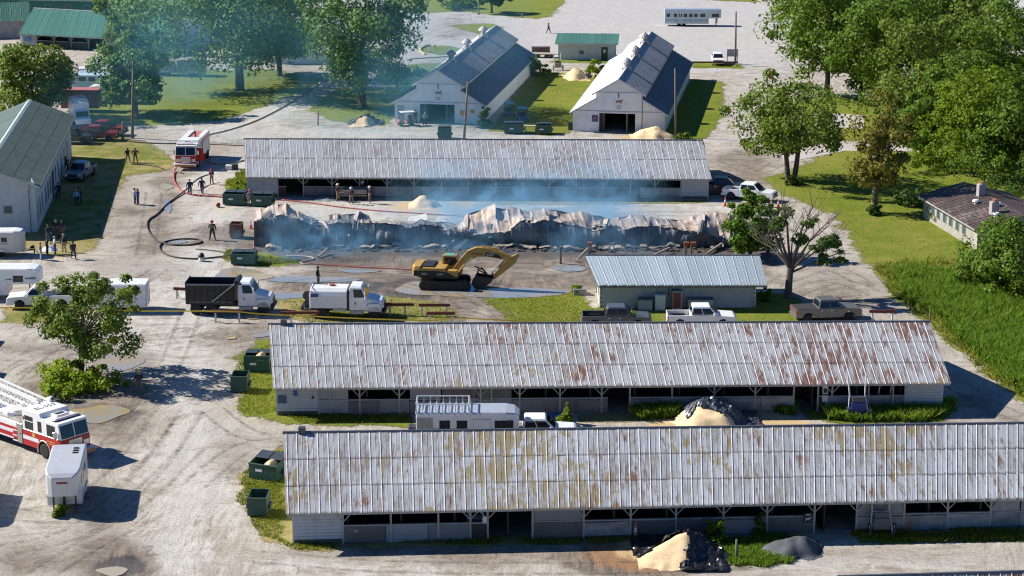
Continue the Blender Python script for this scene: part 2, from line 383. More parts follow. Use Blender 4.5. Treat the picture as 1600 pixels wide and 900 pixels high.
def lawn(name, poly, mat, st=.6, feather=1.0):
    poly = np.array(W(poly)); lo = poly.min(0) - 1; hi = poly.max(0) + 1
    lo = np.maximum(lo, (-75, 100)); hi = np.minimum(hi, (95, 480))
    P, Q = grid(lo[0], hi[0], lo[1], hi[1], st)
    d = seg_dist(P, poly) / feather
    ok = (d[Q] > -.9).any(1); Q = Q[ok]; u, inv = np.unique(Q, return_inverse=True); Q = inv.reshape(-1, 4)
    lz[0] = .008 + .004 * (len(lawn_polys) % 5)
    V = np.concatenate([P[u], np.full((len(u), 1), lz[0])], 1)
    lawn_polys.append((poly, name))
    return tag(obj(name, np_mesh(name, V, Q, {'edge': np.clip(d[u], -1.2, 3)}), mat), kind='structure')
lawn('lawn', [(95, 190), (112, 180), (118, 120), (150, 100), (245, 112), (300, 106), (350, 110), (430, 108), (495, 122), (502, 130), (455, 152), (405, 170), (350, 188), (300, 192), (240, 196), (190, 196), (140, 196)], LAWN_FAR, 1.0, 1.2)
lawn('lawn', [(480, 172), (520, 138), (600, 138), (640, 100), (700, 98), (692, 122), (660, 150), (620, 182), (610, 198), (560, 194), (520, 190)], LAWN_FAR, 1.0, 1.2)
lawn('lawn', [(656, 76), (668, 71), (700, 71), (722, 76), (715, 83), (690, 86), (664, 83)], LAWN_FAR, .8, .8)
lawn('lawn', [(760, 206), (790, 165), (826, 112), (862, 112), (925, 122), (950, 114), (960, 120), (905, 190), (892, 206), (860, 213), (795, 206)], LAWN_RICH, .8, .9)
lawn('lawn', [(1030, 216), (1060, 160), (1078, 124), (1132, 127), (1130, 182), (1104, 218), (1060, 219)], LAWN_RICH, .8, .9)
lawn('lawn', [(862, 92), (965, 93), (968, 100), (860, 98)], LAWN_FAR, .8, .8)
lawn('lawn', [(1076, 98), (1160, 99), (1162, 107), (1080, 107)], LAWN_RICH, .8, .8)
lawn('lawn', [(600, -8), (700, -8), (770, -30), (900, -30), (880, 6), (862, 26), (838, 30), (770, 24), (720, 18), (640, 22)], LAWN_FAR, 1.5, 1.5)
lawn('lawn', [(980, -34), (1180, -30), (1180, 4), (1060, -2)], LAWN_FAR, 1.5, 1.5)
lawn('lawn', [(700, 40), (760, 36), (790, 42), (760, 56), (740, 52)], LAWN_FAR, 1.0, 1.0)
lawn('lawn', [(1190, 276), (1235, 268), (1262, 252), (1300, 236), (1460, 226), (1700, 230), (1750, 660), (1640, 650), (1588, 628), (1505, 552), (1442, 502), (1402, 472), (1362, 422), (1342, 402), (1312, 352), (1292, 332), (1222, 304)], LAWN_RICH, .7, 1.4)
lawn('lawn', [(1180, 170), (1300, 150), (1420, 160), (1700, 150), (1700, 222), (1460, 218), (1300, 222), (1200, 240)], LAWN_RICH, 1.0, 1.5)
lawn('lawn', [(1560, 18), (1700, 18), (1700, 60), (1550, 60)], LAWN_FAR, 1.5, 1.5)
lawn('lawn', [(100, 216), (190, 212), (236, 224), (276, 250), (256, 270), (206, 274), (182, 300), (170, 340), (158, 372), (150, 390), (100, 402), (58, 398), (30, 380), (52, 352)], LAWN_WORN, .7, 1.0)
lawn('lawn', [(352, 282), (392, 262), (394, 312), (372, 318), (352, 306)], LAWN_RICH, .6, .8)
lawn('lawn', [(352, 388), (400, 392), (470, 406), (472, 414), (400, 418), (352, 406)], LAWN_RICH, .6, .8)
lawn('lawn', [(428, 470), (490, 460), (500, 468), (610, 462), (690, 472), (720, 490), (700, 503), (470, 505), (436, 492)], LAWN_WORN, .6, .8)
lawn('lawn', [(752, 468), (820, 455), (906, 454), (934, 484), (934, 510), (800, 506), (775, 484)], LAWN_RICH, .6, .9)
lawn('lawn', [(905, 500), (940, 470), (1190, 456), (1235, 458), (1268, 484), (1300, 500), (1200, 512), (930, 512)], LAWN_RICH, .6, .9)
lawn('lawn', [(362, 560), (400, 530), (440, 530), (440, 645), (640, 650), (650, 668), (560, 667), (460, 664), (392, 652), (360, 640), (385, 600)], LAWN_RICH, .5, .9)
lawn('lawn', [(900, 648), (1060, 636), (1060, 652), (980, 660), (900, 662)], LAWN_WORN, .5, .8)
lawn('lawn', [(1250, 640), (1480, 630), (1505, 640), (1480, 660), (1330, 664), (1260, 655)], LAWN_RICH, .5, .8)
lawn('lawn', [(376, 742), (440, 695), (470, 700), (470, 846), (530, 856), (520, 862), (470, 861), (412, 844), (384, 802)], LAWN_WORN, .5, .7)
lawn('lawn', [(1060, 842), (1140, 838), (1275, 838), (1260, 858), (1220, 880), (1150, 890), (1140, 862)], LAWN_RICH, .5, .8)
lawn('lawn', [(1330, 838), (1700, 828), (1700, 846), (1430, 850), (1340, 852)], LAWN_RICH, .5, .5)
lawn('lawn', [(530, 845), (760, 838), (900, 838), (900, 850), (700, 856), (540, 857)], LAWN_WORN, .5, .5)
lawn('lawn', [(10, 480), (80, 482), (120, 500), (60, 505), (0, 505)], LAWN_WORN, .6, .8)
lawn('lawn', [(760, 312), (1000, 314), (1110, 312), (1100, 318), (980, 320), (780, 320)], LAWN_WORN, .6, .6)
lawn('lawn', [(0, 74), (40, 72), (150, 78), (60, 78), (0, 80)], LAWN_FAR, 1.0, 1.0)

# ------------------------------------------------------------------ a gravel lane behind the lawn, puddles, wheel tracks
def sheet(name, poly, mat, z, n_sub=0):
    me = bpy.data.meshes.new(name); P = [(*p, z) for p in W(poly)]
    me.from_pydata(P, [], [tuple(range(len(P)))]); return tag(obj(name, me, mat), kind='structure')
lane = M('lane_gravel', (.44, .40, .37), .95, 0, .2, .6, .3, world_space=True)
sheet('lane', [(1220, 240), (1300, 225), (1400, 227), (1470, 234), (1620, 234), (1720, 238), (1720, 244), (1600, 243), (1470, 240), (1400, 236), (1320, 236), (1225, 255)], lane, .036)
sheet('lane', [(1270, 176), (1350, 180), (1350, 202), (1260, 196)], lane, .04)
sheet('car_park', [(1340, -60), (1900, -60), (1900, 20), (1560, 20), (1500, 28), (1420, 22)], M('far_asphalt', (.44, .43, .43), .95, 0, .12, .3, world_space=True), .044)
def water_mat(name, c, rough):
    m, nt, b, o = new_mat(name); pos = nod(nt, 'ShaderNodeNewGeometry').outputs['Position']
    n = noise_node(nt, .25, 4, .6, pos).outputs[0]
    nt.links.new(mix(nt, mapr(nt, n, .45, .56), c[0], c[1]), b.inputs['Base Color'])
    b.inputs['Roughness'].default_value = rough; b.inputs['Specular IOR Level'].default_value = .7
    bump(nt, b, noise_node(nt, 2.5, 2, .5, pos).outputs[0], .05, .02); return m
PUD = water_mat('muddy_water', ((.30, .29, .265), (.36, .28, .16)), .08)
PUD2 = water_mat('brown_water', ((.45, .36, .22), (.40, .34, .24)), .15)
PUD3 = water_mat('grey_water', ((.24, .25, .25), (.30, .28, .24)), .06)
for k, (a, m_) in enumerate([(ell(182, 567, 42, 13, 26, .12), PUD), (ell(145, 648, 46, 14, 26, .3), PUD), (ell(176, 893, 22, 7, 20, .2), PUD2),
    (ell(372, 428, 36, 9, 24, .2), PUD), (ell(400, 432, 24, 6, 20, .2), PUD2), (ell(690, 452, 72, 13, 30, .2), PUD), (ell(790, 458, 92, 8, 30, .15), PUD3),
    (ell(490, 437, 78, 5, 24, .2), PUD3), (ell(452, 463, 26, 5, 20, .2), PUD3), (ell(560, 424, 30, 3, 18, .2), PUD3), (ell(408, 522, 18, 6, 18, .2), PUD3), (ell(275, 377, 16, 4, 18, .3), PUD3), (ell(262, 322, 5, 12, 18, .3), PUD3),
    (ell(888, 420, 26, 5, 20, .2), PUD3), (ell(260, 292, 9, 5, 18, .3), PUD2), (ell(360, 528, 10, 3, 16, .1), PUD2), (ell(395, 496, 14, 4, 16, .1), PUD2)]):
    sheet('puddle', a, m_, .032 + .0015 * k)
def track_mat():
    m, nt, b, o = new_mat('pressed_mud'); pos = nod(nt, 'ShaderNodeNewGeometry').outputs['Position']
    n = noise_node(nt, 1.6, 5, .75, pos).outputs[0]
    b.inputs['Base Color'].default_value = (.155, .125, .10, 1); b.inputs['Roughness'].default_value = .9
    t = nod(nt, 'ShaderNodeBsdfTransparent'); mx = nod(nt, 'ShaderNodeMixShader')
    nt.links.new(mapr(nt, n, .40, .66, 0, .5), mx.inputs[0]); nt.links.new(t.outputs[0], mx.inputs[1]); nt.links.new(b.outputs[0], mx.inputs[2]); nt.links.new(mx.outputs[0], o.inputs[0]); return m
def smooth_path(pts, n=8):
    out = []
    P = [pts[0]] + list(pts) + [pts[-1]]
    for k in range(1, len(P) - 2):
        for i in range(n):
            t = i / n; a, b, c, d = (Vector(P[k + j]) for j in (-1, 0, 1, 2))
            out.append(.5 * ((2 * b) + (c - a) * t + (2 * a - 5 * b + 4 * c - d) * t * t + (3 * b - a - 3 * c + d) * t ** 3))
    out.append(Vector(P[-2])); return out
tm = MB()
def track(px, w=.3, gap=1.7):
    pts = smooth_path([G(*p).to_2d().to_3d() for p in px], 8)
    for s in (-1, 1):
        L = []
        for k, p in enumerate(pts):
            t = (pts[min(k + 1, len(pts) - 1)] - pts[max(k - 1, 0)]).normalized(); nrm = Vector((-t.y, t.x, 0))
            c = p + nrm * s * gap / 2; L.append([tuple((c + nrm * w / 2)[:2]) + (.062,), tuple((c - nrm * w / 2)[:2]) + (.062,)])
        tm.loft(L, False, None, False)
for t in [[(430, 455), (560, 442), (700, 470), (800, 500)], [(440, 446), (600, 432), (760, 475), (790, 505)], [(700, 505), (730, 480), (690, 455), (640, 440)], [(620, 425), (760, 420), (900, 432)],
          [(255, 540), (330, 535), (425, 522)], [(0, 590), (60, 560), (150, 545), (300, 530)], [(1205, 445), (1290, 420), (1345, 440)], [(1215, 470), (1300, 440), (1370, 460)], 
          [(1490, 600), (1560, 640), (1640, 665)], [(0, 800), (100, 810), (200, 790), (300, 700)], [(60, 900), (140, 850), (240, 800)], 
          [(110, 560), (220, 530), (300, 520), (420, 470)], [(640, 60), (700, 40), (760, 45)], [(640, 75), (720, 52), (780, 56)], [(1130, 250), (1180, 270), (1215, 255)], [(1120, 235), (1170, 240), (1210, 225)], [(400, 870), (600, 885), (900, 888), (1200, 880)],
          [(20, 620), (120, 540), (260, 520)], [(0, 860), (120, 830), (230, 740), (300, 640)], [(30, 790), (160, 760), (250, 660)], [(250, 420), (200, 450), (90, 500), (0, 520)], [(260, 545), (170, 535), (80, 545), (0, 575)], [(300, 480), (270, 560), (225, 640), (150, 720)], [(470, 690), (380, 700), (300, 760)], [(640, 690), (470, 684), (390, 680), (330, 640)], [(500, 420), (620, 428), (760, 415)], [(820, 440), (880, 432), (910, 425)],
          [(240, 300), (235, 340), (225, 400)], [(640, 340), (900, 336), (1110, 334)]]:
    track(t)
tag(tm.build('tyre_tracks', track_mat()), kind='structure')
# ================================================================== buildings
def roof_metal(name, base, rust, rust_c=(.23, .085, .04), lichen=0., rough=.45, metal=.25, grad=None, dark=.35):
    m, nt, b, o = new_mat(name)
    pos = nod(nt, 'ShaderNodeNewGeometry').outputs['Position']; oi = nod(nt, 'ShaderNodeObjectInfo'); rnd = oi.outputs['Random']
    st = noise_node(nt, 1., 6, .75, scaled(nt, pos, (3.6, .6, .6)), .15).outputs[0]
    bl = noise_node(nt, .16, 4, .6, pos).outputs[0]; fn = noise_node(nt, 5., 4, .7, pos).outputs[0]
    c = mix(nt, mapr(nt, rnd, 0, 1), tuple(x * .84 for x in base), tuple(min(.9, x * 1.10) for x in base))
    c = mix(nt, mapr(nt, fn, .3, .7, 0, .3), c, tuple(x * .6 for x in base))
    c = mix(nt, math_(nt, 'MULTIPLY', mapr(nt, math_(nt, 'ADD', st, math_(nt, 'MULTIPLY', math_(nt, 'SUBTRACT', bl, .5), .4)), .47, .63), dark), c, (.25, .205, .17))
    r = math_(nt, 'ADD', st, math_(nt, 'MULTIPLY', math_(nt, 'SUBTRACT', rnd, .5), .14))
    r = math_(nt, 'ADD', r, math_(nt, 'MULTIPLY', math_(nt, 'SUBTRACT', bl, .5), .5))
    if grad:
        sx = nod(nt, 'ShaderNodeSeparateXYZ'); nt.links.new(pos, sx.inputs[0])
        r = math_(nt, 'ADD', r, mapr(nt, sx.outputs[0], grad[0], grad[1], grad[2], grad[3]))
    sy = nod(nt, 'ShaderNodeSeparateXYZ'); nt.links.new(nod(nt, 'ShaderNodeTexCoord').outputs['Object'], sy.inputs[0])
    c = mix(nt, mapr(nt, math_(nt, 'ADD', sy.outputs[1], math_(nt, 'MULTIPLY', fn, .12)), .10, .26, .6, 0), c, (.11, .09, .08))  # grime band at each sheet's lower end, put in for the lap's shadow line
    if rust > 0: c = mix(nt, mapr(nt, r, .64 - rust * .2, .765 - rust * .2, 0, .85), c, rust_c)
    if lichen:
        l = noise_node(nt, 1., 5, .7, scaled(nt, pos, (2.2, .7, .7))).outputs[0]; lb = noise_node(nt, .09, 2, .5, pos).outputs[0]
        l = math_(nt, 'ADD', l, math_(nt, 'MULTIPLY', math_(nt, 'SUBTRACT', lb, .5), 1.1))
        sl_ = nod(nt, 'ShaderNodeSeparateXYZ'); nt.links.new(pos, sl_.inputs[0])
        for x_, w_, a_ in ((24, 4.5, .16), (5, 9, .08)): l = math_(nt, 'ADD', l, mapr(nt, math_(nt, 'ABSOLUTE', math_(nt, 'SUBTRACT', sl_.outputs[0], x_)), 0, w_, a_ * lichen, -.01))
        c = mix(nt, mapr(nt, l, .695 - lichen * .1, .77 - lichen * .1, 0, .75), c, (.30, .225, .075))
    nt.links.new(c, b.inputs['Base Color'])
    b.inputs['Roughness'].default_value = rough; b.inputs['Metallic'].default_value = metal
    return m
WHITE_RIB = M('rib_metal', (.62, .60, .58), .5, .1, .35, 3, dirt=((.28, .17, .11), .8))
PANELS = {}
def panel_mesh(w, L, ribs, rh, name='roof_panel', rw=.045, mat=None):
    k = (round(w, 3), round(L, 2), ribs, round(rh, 3), name, mat)
    if k in PANELS: return PANELS[k]
    mb = MB(); prof = [(-w / 2 - .01, 0)]
    for i in range(ribs):
        x = -w / 2 + w * (i + .5) / ribs; h = rh if i == 0 else rh * .55; r = rw if i == 0 else rw * .5
        prof += [(x - r, 0.004), (x - r * .5, h), (x + r * .5, h), (x + r, 0.004)]
    prof.append((w / 2 + .01, .004))
    vs = [(x, 0, z) for x, z in prof] + [(x, L, z) for x, z in prof]; n = len(prof)
    for i in range(n - 1):
        mb.mi = 1 if (i % 4 in (1, 2, 3) and 0 < i < n - 1 and ((i - 1) // 4) == 0) else 0
        mb.add([vs[i], vs[i + 1], vs[n + i + 1], vs[n + i]], [(0, 1, 2, 3)])
    mb.mi = 0; PANELS[k] = mb.mesh(name); return PANELS[k]
def slope_panels(root, eL, eR, rL, rR, ncol, nrow, mat, ribs=2, rh=.05, rib_mat=None, name='roof_panel', jit=.012, rw=.032):
    eL, eR, rL, rR = map(Vector, (eL, eR, rL, rR))
    for i in range(ncol):
        u = (i + .5) / ncol; e = eL.lerp(eR, u); r = rL.lerp(rR, u)
        w = max((eR - eL).length, (rR - rL).length) / ncol; ya = (r - e); L = ya.length; ya.normalize()
        xa = (eR - eL).normalized(); za = xa.cross(ya).normalized(); xa = ya.cross(za)
        for j in range(nrow):
            me = panel_mesh(w, L / nrow + .06, ribs, rh, name, rw, mat.name)
            if not me.materials: me.materials.append(mat); me.materials.append(rib_mat or mat)
            o = bpy.data.objects.new(name, me); col.objects.link(o); o.parent = root
            p = e + ya * (L * j / nrow - .03) + za * (.012 * j + random.uniform(0, jit)) + ya * random.uniform(-jit, jit) * 1.5
            B = Matrix((xa, ya, za)).transposed().to_4x4(); B.translation = p
            o.matrix_local = B @ Matrix.Rotation(random.uniform(-1, 1) * jit * .5, 4, 'Y') @ Matrix.Rotation(random.uniform(-1, 1) * jit * .25, 4, 'X')
def seam_sheet(mb, eL, eR, rL, rR, n=40):
    eL, eR, rL, rR = map(Vector, (eL, eR, rL, rR)); z = (eR - eL).cross(rL - eL).normalized()
    a = []; b_ = []
    for i in range(n + 1):
        u = i / n; o = z * (.03 if i % 2 else 0); a.append(tuple(eL.lerp(eR, u) + o)); b_.append(tuple(rL.lerp(rR, u) + o))
    mb.loft([a, b_], False, None, False)

CLAP = M('clapboard_paint', (.52, .53, .53), .75, 0, .12, 1.2, .1, dirt=((.30, .25, .19), .5))
OLDWOOD = M('old_timber', (.16, .125, .095), .9, 0, .3, 1.5, .4)
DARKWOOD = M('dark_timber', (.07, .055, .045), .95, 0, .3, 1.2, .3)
POSTW = M('painted_post', (.40, .39, .36), .8, 0, .2, 2, dirt=((.22, .18, .14), .6))
PLY = M('weathered_ply', (.20, .18, .17), .85, 0, .25, .9, .15, dirt=((.14, .11, .09), .7), each=.7)
PLASTIC = M('plastic_sheeting', (.30, .33, .35), .3, 0, .35, .8, .5, dirt=((.11, .10, .09), .7), each=.8)
CAPM = M('ridge_cap_metal', (.14, .15, .17), .5, .5, .2, 1)  # on ridge caps the dark tone stands for their shaded rear side
def wavy(mb, x0, x1, z0, z1, y, amp=.05, seed=0, nx=10, nz=5):
    rr = []
    for j in range(nz + 1):
        rr.append([(x0 + (x1 - x0) * i / nx, y - amp * (.6 + noise.noise(Vector((x0 + (x1 - x0) * i / nx * 1.0, j * .7, seed * 3.1)) * 1.3)), z0 + (z1 - z0) * j / nz) for i in range(nx + 1)])
    mb.loft(rr, False, None, False)
def clap_wall(mb, x0, x1, y, z0, z1, h=.21):
    n = max(1, int((z1 - z0) / h)); h = (z1 - z0) / n
    for i in range(n): mb.prism([(y - .07, z0 + i * h + .035), (y - .01, z0 + (i + 1) * h), (y + .03, z0 + (i + 1) * h), (y + .03, z0 + i * h + .035)], x0, x1, 'x')
def stable(name, label, group, px, ze, zr, segs, baseL, baseR, roof, rows, ncol, oh=1.0, posts=(), ribm=None, ext=0., ribs=2, rh=.038):
    (peL, peR, prL, prR) = px
    eL, eR, rL, rR = G(*peL, z=ze), G(*peR, z=ze), G(*prL, z=zr), G(*prR, z=zr)
    ang = math.atan2(eR.y - eL.y, eR.x - eL.x)
    root = thing(name, label, 'stable', (eL.x, eL.y, 0), ang, group)
    Mi = (Matrix.Translation((eL.x, eL.y, 0)) @ Matrix.Rotation(ang, 4, 'Z')).inverted()
    eL, eR, rL, rR = (Mi @ p for p in (eL, eR, rL, rR))
    if ext: k = ext / (eR.x - eL.x); eR = eR + (eR - eL) * k; rR = rR + (rR - rL) * k; ncol = int(ncol * (1 + k))
    slope_panels(root, eL, eR, rL, rR, ncol, rows, roof, ribs, rh, ribm or WHITE_RIB)
    bL = rL * 2 - eL; bL.z = ze; bR = rR * 2 - eR; bR.z = ze
    mb = MB(); seam_sheet(mb, bR, bL, rR, rL, ncol * 2); mb.build('rear_roof', roof, root)
    MB().tube([rL + Vector((-.05, .08, .03)), rR + Vector((.05, .08, .03))], .13, 6).build('ridge_cap', CAPM, root)
    n0 = Vector((0, 1, 0))
    def lx(p):
        t = (p - baseL[0]) / (baseR[0] - baseL[0]); py = baseL[1] + t * (baseR[1] - baseL[1]) - 18
        d = Mi.to_3x3() @ ray(p, py); o = Mi @ Vector((0, 0, CAMH)); return (o + d * ((oh - o.y) / d.y)).x
    top = ze + .05; x0 = lx(segs[0][0]); x1 = lx(segs[-1][1]); D = (bL.y + bR.y) / 2 - oh
    MB().box(x0 - .1, x1 + .1, oh - .1, oh + .06, top - .22, top + .12).build('header_beam', POSTW, root)
    MB().box(eL.x + .05, eR.x - .05, .06, .10, ze - .17, ze - .02).build('fascia_board', POSTW, root)
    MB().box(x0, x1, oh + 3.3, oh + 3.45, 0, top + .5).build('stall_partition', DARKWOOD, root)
    dv = MB().box(-.05, .05, 0, 3.0, 0, 1.9).mesh('stall_divider')
    for k in range(int((x1 - x0) / 3.3)): obj('stall_divider', dv, DARKWOOD, root).location = (x0 + 3.3 * (k + 1), oh + .3, 0)
    MB().box(x0, x1, D, D + .12, 0, top).build('rear_wall', CLAP, root)
    for s, x, r in (('l', x0, rL), ('r', x1, rR)):
        zt = ze + (zr - ze) * .97; yr = r.y
        zo = ze + (zr - ze) * oh / yr
        mb = MB(); n = 12
        mb.prism([(oh - .02, 0), (D, 0), (D, zo - .06), (yr, zt - .06), (oh - .02, zo - .06)], x - .08 if s == 'l' else x - .04, x + .04 if s == 'l' else x + .08, 'x')
        mb.build('gable_wall', CLAP, root)
    for q, (a, b_, t) in enumerate(segs):
        a, b_ = lx(a), lx(b_); yy = oh
        if t == 'clap': mb = MB(); clap_wall(mb, a, b_, yy, .25 if q else .3, top - .2); mb.build('clapboard_wall', CLAP, root); MB().box(a, b_, yy + .035, yy + .08, .3, top - .2).build('dark_backing', DARKWOOD, root); MB().box(a, b_, yy, yy + .1, 0, .27).build('base_board', OLDWOOD, root); continue  # dark backing shows in the gaps as the boards' painted shadow lines
        if t == 'door':
            continue
        if t in ('open', 'openp', 'panel', 'torn', 'dark', 'ply'):
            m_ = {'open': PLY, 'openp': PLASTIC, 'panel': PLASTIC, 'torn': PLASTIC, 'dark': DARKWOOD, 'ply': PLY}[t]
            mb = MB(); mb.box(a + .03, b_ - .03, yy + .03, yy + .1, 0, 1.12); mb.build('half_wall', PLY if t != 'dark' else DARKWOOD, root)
            if t != 'dark':
                nn = max(1, round((b_ - a) / 2.5))
                for k in range(nn): a1 = a + (b_ - a) * k / nn; b1_ = a + (b_ - a) * (k + 1) / nn; mb = MB(); wavy(mb, a1 + .02, b1_ - .02, random.choice((.05, .1, .18)), 1.14 + random.uniform(-.12, .05), yy, .08, q + k * .37, 12); mb.build('sheeting', m_, root, True)
            MB().box(a, b_, yy - .04, yy + .12, 1.13, 1.2).build('rail', POSTW, root)
            if t in ('panel', 'ply'):
                nn = max(1, round((b_ - a) / 2.2))
                for k in range(nn): a1 = a + (b_ - a) * k / nn; b1_ = a + (b_ - a) * (k + 1) / nn; mb = MB(); wavy(mb, a1 + .04, b1_ - .04, 1.2, top - .22, yy + .06, .04, q + 9 + k * .41, 10); mb.build('upper_sheeting', m_, root, True)
    def brace_post(x, br=True):
        MB().box(x - .06, x + .06, oh - .09, oh + .05, 0, top - .2).build('post', POSTW, root)
        if br:
            for s in (-1, 1): MB().bar((x + s * .04, oh - .05, top - 1.0), (x + s * .75, oh - .05, top - .22), .06).build('brace', POSTW, root)
    for p, br in posts: brace_post(lx(p), br)
    root['lx0'] = x0
    return root, Mi, lx, (eL, eR, rL, rR)
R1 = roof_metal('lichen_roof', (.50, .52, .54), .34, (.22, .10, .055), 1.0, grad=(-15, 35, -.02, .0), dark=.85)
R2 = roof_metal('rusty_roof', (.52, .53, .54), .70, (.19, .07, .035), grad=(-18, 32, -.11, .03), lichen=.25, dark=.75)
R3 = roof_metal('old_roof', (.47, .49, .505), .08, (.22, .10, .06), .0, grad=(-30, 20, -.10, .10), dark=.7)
BARN_G = 'long metal roofed stables in rows'
b1, M1, lx1, c1 = stable('stable', 'long stable in front with yellow lichen blotches on its ribbed metal roof', BARN_G,
    ((447, 803), (1600, 779), (443, 678), (1600, 663)), 2.4, 5.0,
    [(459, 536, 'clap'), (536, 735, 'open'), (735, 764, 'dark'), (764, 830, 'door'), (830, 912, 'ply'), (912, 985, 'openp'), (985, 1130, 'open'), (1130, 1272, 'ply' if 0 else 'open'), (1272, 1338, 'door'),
     (1338, 1412, 'panel'), (1412, 1547, 'openp'), (1547, 1640, 'panel'), (1640, 1720, 'openp')], (459, 848), (1600, 824), R1, 3, 72,
    posts=[(536, 1), (611, 0), (685, 0), (735, 1), (762, 1), (832, 0), (912, 1), (985, 1), (1056, 1), (1130, 1), (1198, 1), (1272, 1), (1338, 1), (1412, 0), (1480, 1), (1547, 1), (1640, 1)], ext=4.5)
b2, M2, lx2, c2 = stable('stable', 'long stable with rust streaked metal roof behind the trailer, white boarded ends', BARN_G,
    ((427, 607), (1486, 599), (420, 508), (1453, 504)), 2.4, 5.0,
    [(433, 498, 'clap'), (498, 545, 'panel'), (545, 640, 'open'), (640, 690, 'ply'), (690, 745, 'ply'), (745, 800, 'ply'), (800, 950, 'open'), (950, 982, 'door'), (982, 1240, 'openp'), (1240, 1277, 'door'), (1277, 1290, 'dark'), (1290, 1413, 'openp'), (1413, 1472, 'clap')],
    (433, 645), (1472, 632), R2, 3, 80,
    posts=[(498, 0), (516, 0), (562, 1), (624, 1), (686, 0), (751, 1), (768, 0), (812, 1), (875, 1), (940, 1), (984, 0), (1050, 0), (1116, 1), (1180, 1), (1240, 0), (1278, 0), (1300, 1), (1357, 0), (1395, 0)])
b3, M3, lx3, c3 = stable('stable', 'long grey roofed stable behind the burned one, veiled in blue smoke', BARN_G,
    ((384, 277), (1112, 280), (381, 218), (1098, 220)), 2.4, 5.0,
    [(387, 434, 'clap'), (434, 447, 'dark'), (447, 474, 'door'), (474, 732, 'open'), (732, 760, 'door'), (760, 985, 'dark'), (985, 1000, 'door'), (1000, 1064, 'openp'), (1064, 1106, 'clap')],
    (390, 305), (1106, 312), R3, 2, 72,
    posts=[(434, 0), (474, 1), (519, 1), (562, 1), (605, 1), (647, 1), (690, 1), (732, 1), (775, 1), (817, 1), (858, 1), (900, 1), (942, 1), (985, 1), (1023, 1), (1064, 0)], ribs=2)
# the roof of the next stable, just cut by the bottom edge
stable('stable', 'stable of which only the rusty roof ridge shows at the very bottom of the photo', BARN_G,
    ((1300, 1010), (1700, 1004), (1310, 904), (1700, 893)), 2.4, 5.0, [(1300, 1720, 'open')], (1300, 1030), (1720, 1024), R2, 3, 22, posts=[])
# little things on the stables
VENTM = M('flue_metal', (.10, .10, .11), .5, .5, .2, 2)
for root, c in ((b1, c1), (b2, c2)):
    p = c[2].lerp(c[3], .022); MB().box(p.x - .2, p.x + .25, p.y - .15, p.y + .3, p.z - .1, p.z + .42).build('roof_flue', VENTM, root)
BLUE = M('sign_blue', (.02, .07, .30), .5, 0, .1, 2); SIGNW = M('sign_white', (.75, .75, .72), .6, 0, .08, 2); BLK = M('black_paint', (.015, .015, .017), .5, 0, .2, 3); DKB = M('dark_shutter', (.05, .10, .17), .6, 0, .2, 2)
def board(root, lxf, px, z0, z1, w, m_, name='notice_board', oh=1.0, dy=-.06):
    x = lxf(px); return MB().box(x - w / 2, x + w / 2, oh + dy - .03, oh + dy, z0, z1).build(name, m_, root, bev=.006)
board(b2, lx2, 441, .95, 1.55, .65, DKB, 'window_shutter'); board(b2, lx2, 462, 1.5, 1.95, .28, BLUE, 'small_sign'); board(b2, lx2, 489, 1.3, 1.5, .16, BLK, 'vent_hole')
s_ = board(b2, lx2, 1289, 1.35, 1.95, .42, SIGNW, 'notice_board'); MB().box(lx2(1289) - .15, lx2(1289) + .15, .9, .905, 1.45, 1.8).build('notice_print', BLK, s_)
board(b2, lx2, 1289, .75, 1.25, .42, SIGNW)
board(b1, lx1, 1262, .75, 1.4, .55, BLK, 'poster'); x_ = lx1(1262)
hb = MB(); hb.prism([(x_ - .18, 1.02), (x_ - .05, 1.05), (x_ + .1, 1.06), (x_ + .17, 1.14), (x_ + .2, 1.1), (x_ + .1, .98), (x_ + .09, .86), (x_ + .06, .86), (x_ + .05, .97), (x_ - .1, .96), (x_ - .13, .86), (x_ - .16, .86), (x_ - .14, .97)], .895, .903, 'y'); hb.box(x_ - .15, x_ + .12, .895, .9, 1.24, 1.3); hb.build('poster_print', SIGNW, b1)
board(b1, lx1, 758, 1.15, 1.6, .32, SIGNW, 'notice_board'); board(b1, lx1, 556, .75, .9, .2, POSTW, 'feed_hook')

# ---- small grey block building with a bright ribbed roof
def slab_roof(root, eL, eR, rL, rR, mat, ncol, ribs, rh, nrow=1, rib=None, jit=.005, rw=.04): slope_panels(root, eL, eR, rL, rR, ncol, nrow, mat, ribs, rh, rib or mat, jit=jit, rw=rw)
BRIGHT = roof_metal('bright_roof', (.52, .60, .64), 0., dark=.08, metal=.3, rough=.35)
BLOCK = M('painted_block', (.42, .45, .46), .85, 0, .14, 1.0, .15, dirt=((.22, .21, .19), .5))
def local(root): return (Matrix.Translation(root.location) @ Matrix.Rotation(root.rotation_euler.z, 4, 'Z')).inverted()
pe = [G(935, 446, 2.3), G(1199, 446, 2.3), G(915, 400, 3.9), G(1187, 400, 3.9)]
gb = thing('block_building', 'low grey block building with pale ribbed metal roof between the excavator and half bare tree', 'building', (pe[0].x, pe[0].y, 0), 0)
pl = [local(gb) @ p for p in pe]
slab_roof(gb, *pl, BRIGHT, 18, 3, .035)
bk = [pl[2] * 2 - pl[0], pl[3] * 2 - pl[1]]; bk[0].z = bk[1].z = 2.3
mb = MB(); seam_sheet(mb, bk[1], bk[0], pl[3], pl[2], 60); mb.build('rear_roof', BRIGHT, gb)
MB().tube([pl[2] + Vector((0, .1, .02)), pl[3] + Vector((0, .1, .02))], .1, 6).build('ridge_cap', CAPM, gb)
gx0, gx1, gy0, gy1 = .25, pl[1].x - .95, 1.0, bk[0].y - .9
mb = MB()
